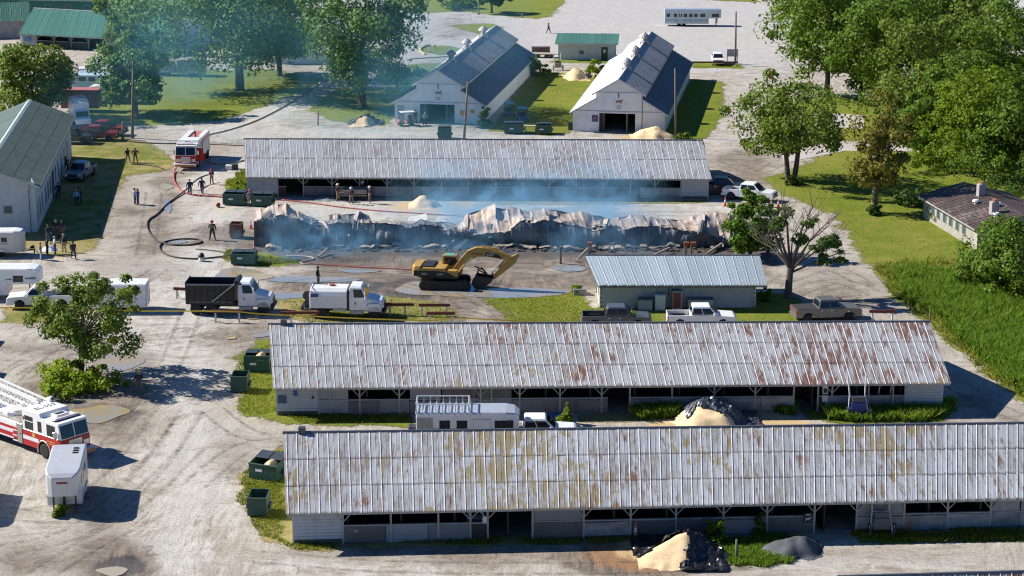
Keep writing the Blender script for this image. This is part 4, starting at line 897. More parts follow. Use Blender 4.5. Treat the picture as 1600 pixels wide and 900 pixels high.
pickup('white pickup seen through the leaves of the small tree on the left', 'white', G(66, 479), R(184), crew=False)
pickup('red pickup parked in front, beside the green roofed building', 'red', G(150, 219), R(-4), roof=None)
pickup('dark red pickup standing behind the other red one', 'red', G(163, 211), R(-6), rack=True)
pickup('blue grey pickup in the shadow of the green roofed building', 'blue', G(127, 278), R(-97))
pickup('dark pickup hidden in shade behind the red pickups', 'black', G(112, 224), R(-4))
# white SUV far away
def suv(label, paint, loc, rz):
    t = thing('parked_car', label, 'car', loc, rz); p = PAINTS[paint]
    MB().prism(arch_prof([(2.3, .7), (2.25, .98), (1.2, 1.08), (-2.25, 1.12), (-2.32, .6)], -2.28, 2.28, .38, [(-1.4, .36), (1.4, .36)], .44), -.92, .92).build('body', p, t, bev=.03)
    B = [(-2.2, -.88, 1.08), (1.0, -.88, 1.08), (1.0, .88, 1.08), (-2.2, .88, 1.08)]; Tp = [(-1.85, -.7, 1.72), (.3, -.7, 1.72), (.3, .7, 1.72), (-1.85, .7, 1.72)]
    MB().loft([B, Tp]).build('cabin', p, t, bev=.04)
    win_on(t, B[1], B[2], Tp[1], Tp[2], .05, .95, .1, .9, 'windscreen'); win_on(t, B[3], B[0], Tp[3], Tp[0], .08, .92, .15, .85, 'rear_window')
    for a, b_ in ((0, 1), (2, 3)):
        for u0, u1 in ((.05, .3), (.33, .62), (.65, .93)): win_on(t, B[a], B[b_], Tp[a], Tp[b_], u0, u1, .14, .85, 'side_window')
    for s in (-1, 1):
        wheel(t, 1.4, s * .8, .34, .23); wheel(t, -1.4, s * .8, .34, .23); MB().box(2.2, 2.32, s * .6, s * .88, .75, .92).build('headlight', HEAD, t, bev=.01); MB().box(-2.34, -2.24, s * .7, s * .9, .8, 1.1).build('taillight', TAIL, t, bev=.01)
    MB().box(2.26, 2.34, -.5, .5, .6, .88).build('grille', STEEL, t); return t
suv('white car parked nose out on the far verge by the sign board', 'white', G(1121, 100), R(-92))

# ---- conventional truck cab for the dump truck and the sweeper truck
def truck_cab(t, p, xc, K=.78):
    """hood + cab, rear face of the cab at xc, facing +X"""
    W2 = 1.15
    hood = [(xc + 3.75 * K, .75), (xc + 3.75 * K, 1.45), (xc + 3.45 * K, 1.68), (xc + 1.95 * K, 1.98), (xc + 1.9 * K, .75)]
    cb = MB(); cb.box(xc, xc + 2.0 * K, -W2, W2, .85, 2.0); cb.build('cab_lower', p, t, bev=.04)
    mb = MB(); mb.loft([[(xc + 1.9 * K, y, z) for y, z in ((-1.08, 1.0), (1.08, 1.0), (1.02, 1.85), (.8, 2.0), (-.8, 2.0), (-1.02, 1.85))], [(xc + 3.55 * K, y, z) for y, z in ((-.95, 1.0), (.95, 1.0), (.88, 1.55), (.7, 1.68), (-.7, 1.68), (-.88, 1.55))], [(xc + 3.78 * K, y, z) for y, z in ((-.85, 1.02), (.85, 1.02), (.8, 1.4), (.62, 1.5), (-.62, 1.5), (-.8, 1.4))]]); mb.build('hood', p, t, bev=.03)
    B = [(xc, -W2, 1.98), (xc + 2.0 * K, -W2, 1.98), (xc + 2.0 * K, W2, 1.98), (xc, W2, 1.98)]; Tp = [(xc + .03 * K, -1.02, 2.78), (xc + 1.45 * K, -1.02, 2.78), (xc + 1.45 * K, 1.02, 2.78), (xc + .03 * K, 1.02, 2.78)]
    Tc = [(xc + .15 * K, -.85, 2.95), (xc + 1.3 * K, -.85, 2.92), (xc + 1.3 * K, .85, 2.92), (xc + .15 * K, .85, 2.95)]
    MB().loft([B, Tp, Tc]).build('cab_upper', p, t, bev=.03)
    win_on(t, B[1], B[2], Tp[1], Tp[2], .06, .94, .08, .9, 'windscreen'); win_on(t, B[3], B[0], Tp[3], Tp[0], .2, .8, .3, .8, 'rear_window')
    for a, b_ in ((0, 1), (2, 3)):
        u0, u1 = (.28, .9) if a == 0 else (.1, .72); win_on(t, B[a], B[b_], Tp[a], Tp[b_], u0, u1, .02, .86, 'side_window')
    for s in (-1, 1):
        y = s * W2
        mb = MB(); mb.prism(arch_prof([(xc + 3.55 * K, 1.05), (xc + 3.3 * K, 1.45), (xc + 2.2 * K, 1.45), (xc + 1.9 * K, 1.1)], xc + 1.9 * K, xc + 3.6 * K, .72, [(xc + 2.75 * K, .52)], .68), s * .8, s * 1.2); mb.build('fender', p, t, bev=.03)
        MB().box(xc + .62 * K, xc + .75 * K, y - .01, y + .02, 1.35, 1.6).build('door_handle', BLK, t); MB().box(xc + .5 * K, xc + 1.75 * K, y - .005, y + .012, 1.02, 1.98).build('door', p, t)
        MB().box(xc + .1 * K, xc + 1.6 * K, s * .8, s * 1.18, .45, .85).build('fuel_tank', M('tank_metal', (.3, .31, .32), .4, .5), t, bev=.08)
        MB().box(xc + 1.75 * K, xc + 1.85 * K, s * 1.25, s * 1.5, 1.9, 2.55).build('mirror', p, t, bev=.03); MB().bar((xc + 1.8 * K, s * 1.05, 2.3), (xc + 1.8 * K, s * 1.4, 2.3), .04).build('mirror_arm', BLK, t)
        MB().box(xc + 3.5 * K, xc + 3.72 * K, s * .7, s * .93, 1.12, 1.35).build('headlight', HEAD, t, bev=.03)
        wheel(t, xc + 2.75 * K, s * 1.0, .52, .3)
    MB().box(xc + 3.7 * K, xc + 3.84 * K, -.55, .55, .95, 1.42).build('grille', STEEL, t, bev=.02); MB().box(xc + 3.55 * K, xc + 3.95 * K, -1.2, 1.2, .5, .82).build('front_bumper', BLK, t, bev=.06)
    MB().box(xc - 4.3, xc + 3.4 * K, -.45, .45, .6, .95).build('chassis', STEEL, t)
pa, pb = G(305, 491), G(408, 494)
dt = thing('dump_truck', 'dump truck with black tipper body and pale cab', 'dump truck', ((pa + pb) / 2 + Vector((1.05, 1.1, 0))), R(-1.5))
truck_cab(dt, PAINTS['white'], .6)
dt.location = dt.location + Vector((-.7, 0, 0))
BLKD = M('black_dump_paint', (.018, .018, .02), .45, 0, .3, 1, dirt=((.10, .09, .08), .5))
mb = MB()
for s in (-1, 1): mb.box(-3.9, .3, s * 1.22, s * 1.16, 1.05, 2.75)
mb.box(-3.9, .3, -1.2, 1.2, .98, 1.08); mb.box(.24, .3, -1.2, 1.2, 1.05, 3.0); mb.build('dump_body', BLKD, dt)
MB().box(-3.97, -3.9, -1.22, 1.22, 1.0, 2.95).build('tailgate', BLKD, dt)
mb = MB()
for s in (-1, 1):
    for k in range(8): mb.box(-3.8 + k * .56, -3.7 + k * .56, s * 1.22, s * 1.3, 1.1, 2.7)
mb.build('side_stake', BLKD, dt)
for s in (-1, 1): MB().box(-3.9, .3, s * 1.2, s * 1.31, 2.68, 2.82).build('top_rail', M('worn_rail', (.16, .17, .18), .4, .4, .3, 4), dt); MB().box(-3.6, .1, s * 1.23, s * 1.27, 1.18, 1.26).build('marker_strip', M('worn_rail', (.16, .17, .18)), dt)
MB().tube([(.5, -1.1, 2.95), (.5, 1.1, 2.95)], .17, 8).build('tarp_roll', BLKD, dt); MB().box(.27, .9, -1.15, 1.15, 2.75, 2.82).build('cab_shield', BLKD, dt)
for s in (-1, 1): MB().bar((-1.6, s * 1.36, 1.3), (.4, s * 1.33, 2.9), .07).build('tarp_arm', ALU, dt)
for x in (-1.75, -3.1):
    for s in (-1, 1): wheel(dt, x, s * .98, .52, .5, RIMW)
for s in (-1, 1): MB().box(-3.7, -1.15, s * .75, s * 1.25, 1.02, 1.1).build('mudguard', BLKD, dt)
pa, pb = G(506, 497), G(583, 502)
sw = thing('tanker_truck', 'white vacuum truck with box tank and hose reel behind its rear', 'truck', ((pa + pb) / 2 + Vector((.45, 1.1, 0))), R(-3))
truck_cab(sw, PAINTS['white'], -.3)
mb = MB(); mb.loft([[(x, y, z) for y, z in ((-1.18, 1.0), (1.18, 1.0), (1.2, 2.1), (1.05, 2.45), (.7, 2.72), (-.7, 2.72), (-1.05, 2.45), (-1.2, 2.1))] for x in (-3.7, -.5)]); mb.build('tank', PAINTS['white'], sw, bev=.03)
MB().box(-1.7, -.55, -1.22, -1.17, .75, 1.0).build('side_locker', M('locker_grey', (.4, .39, .37), .5), sw); MB().box(-.43, -.33, -1.15, 1.15, .9, 2.6).build('bulkhead', STEEL, sw)
MB().lathe([(.3, 2.74), (.26, 2.82), (.0, 2.83)], 12, Matrix.Translation((-1.9, .1, 0))).build('hatch', M('hatch_red', (.35, .05, .03), .5), sw); MB().bar((-3.6, .4, 2.8), (-2.3, .2, 2.8), .06).build('lift_bar', STEEL, sw)
MB().box(-3.6, -2.95, -1.206, -1.19, 2.0, 2.28).build('logo_patch', M('logo_navy', (.05, .06, .14), .5), sw); lettering('Vac-Con' if 0 else 'VACALL' if 0 else 'VAC', .22, SIGNW, sw, (-3.85, -1.21, 2.14), (math.pi / 2, 0, 0)) if 0 else None
for z in (1.1, 1.9): MB().lathe([(.32, -.12), (.42, -.12), (.42, .12), (.32, .12)], 12, Matrix.Translation((-4.02, -.3, z)) @ Matrix.Rotation(math.pi / 2, 4, 'X')).build('hose_reel', STEEL, sw)
MB().box(-4.3, -3.7, -.9, .9, .7, .85).build('rear_deck', STEEL, sw)
mb = MB()
for s in (-1, 1): mb.bar((-3.76, s * 1.0, .8), (-3.76, s * 1.0, 2.9), .05); mb.bar((-4.25, s * .9, .8), (-4.25, s * .9, 1.6), .04)
mb.bar((-3.76, -1, 2.9), (-3.76, 1, 2.9), .05); mb.build('rear_rail', ALU, sw)
for s in (-1, 1): wheel(sw, -2.7, s * .98, .5, .5, RIM)
mb = MB()
for s in (-1, 1): mb.bar((2.6, s * 1.1, .65), (3.15, s * 1.1, .65), .05); mb.bar((3.15, s * 1.1, .6), (3.15, s * 1.15, 1.35), .05)
mb.build('front_broom_arm', STEEL, sw)

# ---- excavator
ex_c = (G(655, 452) + G(742, 452)) / 2 + Vector((-.2, .9, 0))
CATY = M('machine_yellow', (.44, .26, .055), .55, 0, .18, 1.2, dirt=((.16, .11, .06), .7)); CATK = M('machine_black', (.02, .02, .022), .6, 0, .3, 2); TRK = M('track_steel', (.035, .033, .03), .7, .3, .3, 3, .4)
ex = thing('excavator', 'yellow tracked excavator with its bucket curled toward the burned stable', 'excavator', (ex_c.x, ex_c.y, 0), R(-2), None, .96)
def track_unit(y):
    rr = .45; x0, x1 = -1.9, 1.9; n = 14; out = []
    for k in range(n + 1): a = math.pi / 2 + math.pi * k / n; out.append((x0 + rr * math.cos(a), rr + rr * math.sin(a)))
    for k in range(n + 1): a = -math.pi / 2 + math.pi * k / n; out.append((x1 + rr * math.cos(a), rr + rr * math.sin(a)))
    tr = MB().prism(out, y - .3, y + .3).build('track', TRK, ex)
    mb = MB(); L = []
    for k in range(len(out)):
        a = Vector(out[k]); b_ = Vector(out[(k + 1) % len(out)]); m_ = max(1, int((b_ - a).length / .2))
        for j in range(m_): L.append((a.lerp(b_, j / m_), (b_ - a).normalized()))
    for p, d in L: nrm = Vector((d.y, -d.x)); q = p + nrm * .015; mb.bar((q.x, y - .32, q.y), (q.x, y + .32, q.y), .05, .06)
    mb.build('track_shoes', TRK, tr)['kind'] = 'stuff'
    for k in range(6): MB().lathe([(.2, -.33), (.2, .33)], 10, Matrix.Translation((-1.5 + k * .6, y, .3)) @ Matrix.Rotation(math.pi / 2, 4, 'X')).build('track_roller', CATK, tr)
for s in (-1, 1): track_unit(s * 1.2)
MB().box(-1.2, 1.2, -.95, .95, .35, .95).build('undercarriage', CATK, ex); MB().lathe([(.75, .9), (.75, 1.15)], 16).build('slew_ring', CATK, ex)
hs = thing('upper_structure', None, None); hs.parent = ex; hs.rotation_euler = (0, 0, R(-7))
E0 = Matrix.Rotation(R(-7), 4, 'Z')
def EB(mb, name, mat, parent=ex, smooth=False, bev=0.): mb.v = [tuple(E0 @ Vector(p)) for p in mb.v]; return mb.build(name, mat, parent, smooth, bev)
bpy.data.objects.remove(hs)
house = EB(MB().box(-2.3, 1.45, -1.35, 1.35, 1.15, 1.3), 'deck', CATK, ex, bev=.02)
cw = MB(); ring = lambda z, g: [(-2.2 + g, -1.35, z), (-2.2 + g, 1.35, z), (-2.75 + g, 1.2, z), (-3.05 + g, .6, z), (-3.05 + g, -.6, z), (-2.75 + g, -1.2, z)]
cw.loft([ring(1.2, .15), ring(1.35, 0), ring(2.15, 0), ring(2.3, .12)]); EB(cw, 'counterweight', CATY, ex, bev=.04)
EB(MB().box(-2.2, .3, -1.35, 1.35, 1.3, 2.15), 'engine_house', CATY, ex, bev=.05)
EB(MB().box(-2.0, -.9, -1.1, 1.1, 2.15, 2.3), 'engine_hood', CATK, ex, bev=.04)
EB(MB().prism([(-2.78, 1.32), (-2.2, 1.32), (1.3, 1.32), (.5, 1.75), (-.4, 1.86), (-2.78, 1.86)], -1.37, -1.352), 'side_stripe', CATK, ex)
EB(MB().box(.3, 1.4, -1.35, -.6, 1.3, 1.95), 'toolbox', CATY, ex, bev=.04)
cbm = MB(); cbm.loft([[(-.35, .35, 1.3), (1.5, .35, 1.3), (1.5, 1.32, 1.3), (-.35, 1.32, 1.3)], [(-.35, .35, 2.1), (1.55, .35, 2.1), (1.55, 1.32, 2.1), (-.35, 1.32, 2.1)], [(-.3, .38, 3.0), (1.05, .38, 3.0), (1.05, 1.3, 3.0), (-.3, 1.3, 3.0)]]); EB(cbm, 'operator_cab', CATY, ex, bev=.04)
q = lambda *a: [tuple(E0 @ Vector(p)) for p in a]
pane(ex, q((-.1, .34, 2.05), (1.3, .34, 2.05), (.98, .36, 2.85), (-.1, .36, 2.85)), 'cab_window', .015); pane(ex, q((1.56, .42, 2.05), (1.56, 1.26, 2.05), (1.1, 1.24, 2.9), (1.1, .44, 2.9)), 'cab_windscreen', .02); pane(ex, q((-.36, 1.2, 2.1), (-.36, .45, 2.1), (-.32, .45, 2.8), (-.32, 1.2, 2.8)), 'cab_rear_window', .02)
EB(MB().box(-.1, .8, .45, 1.2, 3.0, 3.04), 'roof_hatch', M('hatch_green', (.08, .45, .35), .4), ex)
def sect(mb, path, w, hs_):
    """boxed boom section along a path in XZ with heights"""
    rings = []
    for k, (x, z) in enumerate(path):
        a = Vector(path[max(k - 1, 0)]); b_ = Vector(path[min(k + 1, len(path) - 1)]); d = (b_ - a).normalized(); n = Vector((-d.y, d.x)) * hs_[k] / 2
        rings.append([(x + n.x, -w / 2, z + n.y), (x + n.x, w / 2, z + n.y), (x - n.x, w / 2, z - n.y), (x - n.x, -w / 2, z - n.y)])
    return mb.loft(rings)
boom = [(.95, 1.7), (1.7, 2.5), (2.5, 3.3), (3.15, 3.6), (4.2, 3.6), (5.6, 3.3), (6.6, 2.95)]; off = Matrix.Translation((0, -.15, 0))
bm_ = EB(sect(MB(), boom, .5, [.45, .75, .95, .95, .85, .65, .45]), 'boom', CATY, ex, bev=.03)
EB(MB().prism([(3.95, 3.25), (5.6, 3.02), (5.2, 3.45), (4.0, 3.63)], -.262, -.252), 'boom_decal', CATK, ex)
for s in (-1, 1):
    EB(MB().tube([(1.35, s * .42, 1.55), (2.0, s * .42, 2.35)], .1, 8), 'boom_cylinder', CATY, ex); EB(MB().tube([(2.0, s * .42, 2.35), (2.75, s * .42, 3.05)], .055, 8), 'cylinder_rod', CHR, ex)
EB(MB().tube([(3.6, 0, 4.12), (5.2, 0, 3.9)], .1, 8), 'stick_cylinder', CATY, ex); EB(MB().tube([(5.2, 0, 3.9), (6.9, 0, 3.45)], .05, 8), 'cylinder_rod', CHR, ex)
stick = [(7.05, 3.45), (6.6, 2.95), (5.5, 1.9), (4.75, 1.15)]
EB(sect(MB(), stick, .4, [.3, .75, .6, .35]), 'stick', CATY, ex, bev=.03)
EB(MB().tube([(6.0, -.0, 3.1), (5.2, -.0, 2.15)], .09, 8), 'bucket_cylinder', CATY, ex); EB(MB().tube([(5.2, 0, 2.15), (4.55, 0, 1.55)], .05, 8), 'cylinder_rod', CHR, ex)
EB(MB().bar((4.55, 0, 1.55), (4.75, 0, 1.0), .12, .3), 'linkage', CATK, ex)
bk = MB(); pr = [(3.1, 1.35), (2.75, .95), (2.7, .5), (2.95, .15), (3.45, 0.06), (4.0, .3), (4.55, .75), (4.7, 1.15), (4.4, 1.2)]
n_ = len(pr)
for s in (-.6, .6): bk.prism(pr, s - .03, s + .03)
for k in range(n_ - 2):
    a, b_ = pr[k], pr[k + 1]; bk.loft([[(a[0], -.6, a[1]), (a[0], .6, a[1])], [(b_[0], -.6, b_[1]), (b_[0], .6, b_[1])]], False, None, False)
EB(bk, 'bucket', CATK, ex)
mb = MB()
for k in range(5): y = -.5 + k * .25; mb.prism([(3.12, 1.3), (2.98, 1.32), (3.2, 1.75), (3.24, 1.74)], y - .05, y + .05)
EB(mb, 'bucket_teeth', STEEL, ex)
DEB = M('scorched_wood', (.10, .07, .055), .9, 0, .4, 2)
tb = EB(MB().bar((3.2, -.2, 1.9), (4.0, .3, 1.3), .14).bar((2.9, .1, 2.1), (3.6, -.3, 1.95), .1).bar((3.5, .1, 2.0), (4.1, -.2, 1.5), .12), 'bucket_load', DEB, ex)
def elet(body, size, m_, x, y, z): 
    o = obj('lettering', text_mesh(body, size), m_, ex); o.matrix_local = E0 @ Matrix.Translation((x, y, z)) @ Matrix.Rotation(math.pi / 2, 4, 'X'); return o
elet('CAT', .36, SIGNW, 4.45, -.275, 3.37); elet('MORRIS', .30, CATK, 3.15, -.262, 3.42); elet('CAT', .3, SIGNW, -.2, -1.378, 1.55); elet('320C', .26, SIGNW, -1.75, -1.378, 1.55)

# ---- horse trailers
def gooseneck(label, loc, rz, L=6.0, neck=2.3, Wd=2.2, H=2.75, body='white', roofm=None, wins=((-2.2, -1.7), (-1.0, -.4), (.2, .8), (1.4, 2.0)), rack=False, stripe=None, side=-1, group='horse trailers', door=None, winm=None, z_neck=1.45, lower=None, nose_round=.35, name='horse_trailer', slope=.55):
    t = thing(name, label, 'trailer', loc, rz, group); p = PAINTS[body] if body in PAINTS else body; w = Wd / 2; x0 = -L / 2; x1 = L / 2; xn = x1 + neck; rf = roofm or p
    side_prof = [(x0, .45), (x1 - .2, .45), (x1, .7), (x1 + slope * .3, z_neck), (xn, z_neck), (xn, H - .25), (xn - nose_round, H - .08), (x0, H - .08)]
    ob = MB()
    # plan tapers at the nose
    ring = []
    def col_(x, zb, zt, hw): return [(x, -hw, zb), (x, hw, zb), (x, hw, zt), (x, -hw, zt)]
    ob.loft([col_(x0, .45, H - .1, w), col_(x1, .45, H - .1, w)], True); ob.loft([col_(x1 - .001, z_neck, H - .1, w - .002), col_(xn - .9, z_neck, H - .1, w - .002), col_(xn - .3, z_neck + .02, H - .16, w * .86), col_(xn, z_neck + .1, H - .35, w * .6)], True)
    ob.build('body', p, t, bev=.025)
    rm = MB(); rm.loft([[(x, -hw, z0), (x, hw, z0), (x, hw * .92, z1), (x, -hw * .92, z1)] for x, hw, z0, z1 in ((x0 - .05, w + .03, H - .12, H), (xn - .9, w + .03, H - .12, H), (xn - .28, w * .9, H - .18, H - .08), (xn + .04, w * .62, H - .36, H - .28))]); rm.build('roof', rf, t, bev=.02)
    for s in (-1, 1):
        for k, (a, b_) in enumerate(wins):
            f_ = MB().box(a - .05, b_ + .05, s * w, s * (w + .015), 1.68, 2.28).build('window', winm or BLK, t, bev=.004); MB().box(a, b_, s * (w + .012), s * (w + .022), 1.73, 2.23).build('pane', GL, f_)
        if stripe:
            MB().box(x0 + .1, x1 - .1, s * (w + .001), s * (w + .008), stripe[1], stripe[1] + stripe[2]).build('stripe', stripe[0], t)
        if lower: MB().box(x0 + .02, x1 - .05, s * (w + .001), s * (w + .012), .46, lower[1]).build('lower_panel', lower[0], t)
        for x in (x0 + L * .33, x0 + L * .33 + .85): wheel(t, x, s * (w - .16), .36, .22, RIMW)
        MB().prism([(x0 + L * .33 - .5, .62), (x0 + L * .33 - .3, .84), (x0 + L * .33 + 1.15, .84), (x0 + L * .33 + 1.35, .62)], s * (w - .02), s * (w + .1)).build('fender', p if body == 'white' else ALU, t, bev=.01)
        MB().box(x0 - .02, x0 + .01, s * (w - .3), s * (w - .1), 1.0, 1.2).build('taillight', TAIL, t)
    if door: MB().box(door[0], door[1], side * w, side * (w + .03), .6, 2.35).build('door', p, t, bev=.008); mbd = MB(); [mbd.bar(a, b_, .04) for a, b_ in (((door[0], side * (w + .03), .6), (door[0], side * (w + .03), 2.35)), ((door[1], side * (w + .03), .6), (door[1], side * (w + .03), 2.35)), ((door[0], side * (w + .03), 2.35), (door[1], side * (w + .03), 2.35)))]; mbd.build('door_frame', ALU, t)
    mb = MB(); mb.bar((xn - .7, 0, .5), (xn - .7, 0, z_neck + .05), .16); mb.build('coupler', STEEL, t)
    for s in (-1, 1): MB().bar((xn - .9, s * .7, .05), (xn - .9, s * .7, z_neck), .09).build('jack_leg', STEEL, t)
    mb = MB(); mb.box(x0 - .03, x0, -w + .1, -.03, .5, H - .3); mb.box(x0 - .03, x0, .03, w - .1, .5, H - .3); mb.build('rear_door', p, t)
    return t
FT_ALU = M('trailer_aluminium', (.62, .63, .63), .38, .35, .08, 1.2, dirt=((.45, .42, .38), .35))
front = gooseneck('aluminium gooseneck horse trailer in front of the ladder truck, nose towards the viewer', (-29.0, 122.45, 0), R(-83), 4.7, .95, 2.2, 2.9, FT_ALU, wins=((1.6, 2.05), (.5, .9), (-.6, -.2)), z_neck=1.25)
for k in range(3): MB().box(-1.6 + k * .45, -1.45 + k * .45, .35, .7, 2.9, 2.96).build('roof_vent', BLK, front)
MB().box(3.27, 3.31, -.35, .35, 2.2, 2.34).build('nose_badge', M('badge_red', (.30, .05, .05), .5), front)
MB().lathe([(.0, -.4), (.13, -.35), (.13, .35), (.0, .4)], 8, Matrix.Translation((5.0, 0, 2.0)) @ Matrix.Rotation(math.pi / 2, 4, 'X')).build('nose_pipe', FT_ALU, front) if 0 else None
MAR = M('maroon_stripe', (.20, .06, .06), .5); LOWG = M('lower_beige', (.52, .47, .42), .6)
a_ = G(650, 705); mid = gooseneck('white horse trailer with silver hay rack and maroon stripe between the two front stables', (a_.x + 3.15, a_.y + 1.05, 0), 0, 6.2, .95, 2.25, 2.85, 'white', ALU, wins=((-2.75, -2.05), (-1.45, -.8), (-.25, .4), (2.4, 3.6)), stripe=(MAR, 1.62, .07), door=(.85, 2.05), lower=(LOWG, .95))
rk = MB(); xr0, xr1 = -3.1, .55
for s in (-1, 1):
    rk.tube([(xr0, s * 1.0, 2.85), (xr0, s * 1.0, 3.4), (xr1, s * 1.0, 3.4), (xr1 + .12, s * 1.0, 2.85)], .05, 6)
    for k in range(9): x = xr0 + (xr1 - xr0) * k / 8; rk.bar((x, s * 1.0, 2.85), (x, s * 1.0, 3.4), .05)
for k in range(9): x = xr0 + (xr1 - xr0) * k / 8; rk.bar((x, -1.0, 3.0), (x, 1.0, 3.0), .08, .04)
rk.tube([(xr0, -1, 3.4), (xr0, 1, 3.4)], .05, 6); rk.tube([(xr1, -1, 3.4), (xr1, 1, 3.4)], .05, 6); rk.build('hay_rack', ALU, mid)
MB().box(-3.7, -3.1, -.5, .2, 1.2, 1.6).build('rear_box', STEEL, mid, bev=.05); MB().box(-3.08, -1.95, -1.155, -1.13, 1.35, 2.45).build('rear_panel', M('panel_grey', (.36, .35, .33), .6), mid)
for x in (-.6, .3, 1.4, 2.3): MB().bar((x, -1.4, .1), (x + .08, -1.15, .95), .06).build('awning_leg', ALU, mid)
t = thing('plywood_sheet', 'sheet of plywood lying over the pickup bed behind the white trailer', 'plywood', (a_.x + 6.9, a_.y + 1.2, 1.2)); MB().box(-.55, .55, -1.0, .3, 0.05, .12).build('sheet', M('plywood', (.55, .36, .16), .7), t)
a_ = G(0, 470); lw = gooseneck('white gooseneck trailer with swoosh markings at the left edge', (a_.x - 2.6, a_.y + 1.3, 0), R(0), 6.4, 2.9, 2.3, 2.9, 'white', wins=((3.9, 4.7), (1.2, 1.75)), stripe=None, door=(1.0, 2.6), z_neck=1.5)
for s in (-1, 1): MB().prism([(2.9, 1.85), (3.7, 2.05), (3.7, 1.95), (4.0, 1.9)], s * 1.151, s * 1.158).build('swoosh', M('swoosh_grey', (.14, .16, .2), .5), lw); MB().box(4.9, 5.9, s * 1.151, s * 1.158, 1.95, 2.1).build('swoosh', M('swoosh_grey', (.14, .16, .2), .5), lw)
CREAM = M('cream_paint', (.66, .62, .54), .4, 0, .08, 1.2)
def bumper_trailer(label, loc, rz, L=3.6, Wd=2.0, H=2.4, p=None, roofm=None, group='horse trailers', win=True):
    t = thing('horse_trailer', label, 'trailer', loc, rz, group); w = Wd / 2; x0, x1 = -L / 2, L / 2; p = p or CREAM
    def C(x, zb, zt, hw): return [(x, -hw, zb), (x, hw, zb), (x, hw, zt), (x, -hw, zt)]
    MB().loft([C(x0, .45, H - .12, w), C(x1 - .6, .45, H - .12, w), C(x1, .45, H - .2, w * .72), C(x1 + .25, .5, H - .4, w * .35)]).build('body', p, t, bev=.03)
    MB().loft([[(x, -hw, z0), (x, hw, z0), (x, hw * .85, z1), (x, -hw * .85, z1)] for x, hw, z0, z1 in ((x0 - .03, w + .02, H - .14, H), (x1 - .6, w + .02, H - .14, H), (x1, w * .76, H - .22, H - .06), (x1 + .28, w * .38, H - .42, H - .28))]).build('roof', roofm or PAINTS['white'], t, bev=.03)
    for s in (-1, 1):
        wheel(t, -.35, s * (w - .1), .33, .2); wheel(t, .4, s * (w - .1), .33, .2); MB().prism([(-.85, .55), (-.7, .82), (.75, .82), (.9, .55)], s * (w - .02), s * (w + .14)).build('fender', p, t, bev=.02)
        if win: f_ = MB().box(.45, 1.0, s * w, s * (w + .015), 1.5, 1.95).build('window', BLK, t); MB().box(.5, .95, s * (w + .012), s * (w + .022), 1.54, 1.91).build('pane', GL, f_); MB().box(-1.6, 1.1, s * (w + .001), s * (w + .008), 1.3, 1.36).build('stripe', BLK, t)
    mb = MB(); mb.bar((x1, -.5, .45), (x1 + 1.2, 0, .5), .08); mb.bar((x1, .5, .45), (x1 + 1.2, 0, .5), .08); mb.build('drawbar', STEEL, t); MB().tube([(x1 + 1.1, 0, .05), (x1 + 1.1, 0, .95)], .05, 6).build('jack', STEEL, t); MB().lathe([(.2, 0), (.26, .1), (0, .3)], 8, Matrix.Translation((x1 + .9, .1, .62))).build('spare_cover', BLK, t)
    return t
a_ = G(8, 402); bumper_trailer('cream horse trailer with rounded nose beside the green roofed building', (a_.x - .8, a_.y + 1.0, 0), R(3), 4.6, 2.0, 2.55)
a_ = G(182, 488); bt = gooseneck('white horse trailer standing behind the small leafy tree', (a_.x + .1, a_.y + 1.0, 0), R(181), 5.0, .3, 2.2, 2.55, 'white', wins=((-1.8, -1.2), (.2, .8)), z_neck=.5)
mb = MB(); [mb.bar((-2.53, s * .5, .5), (-2.53, s * .5, 2.3), .06) for s in (-1.6, -.1, .1, 1.6)]; mb.build('rear_frame', ALU, bt)
a_ = G(1080, 41); ft = gooseneck('far off silver blue gooseneck trailer alone on the asphalt lot', (a_.x - .8, a_.y + 1.2, 0), R(-2), 8.0, 2.3, 2.3, 3.1, M('silver_blue', (.50, .58, .63), .35, .3), wins=((-3.6, -3.1), (-2.3, -1.8), (-1.4, -.9), (-.5, 0), (.5, 1.0), (1.4, 1.9), (2.5, 3.3), (4.6, 5.8)), stripe=(M('far_teal', (.12, .30, .36), .5), 1.05, .15))
for x in (-2.6, -1.2): MB().box(x - .06, x + .06, -1.19, -1.16, .5, 3.1).build('ladder', ALU, ft)
gooseneck('white trailer mostly beyond the left edge, throwing the lowest left shadow', (-36.6, 121.5, 0), R(-84), 4.7, .95, 2.2, 2.9, 'white', wins=())
for py_, lb_ in ((533, 'upper'), (583, 'lower')): a_ = G(-50, py_); gooseneck('trailer beyond the left edge, the ' + lb_ + ' of two throwing pointed shadows on the yard', (a_.x - 2.7, a_.y, 0), R(0), 4.6, .5, 2.2, 2.6, 'white', wins=())
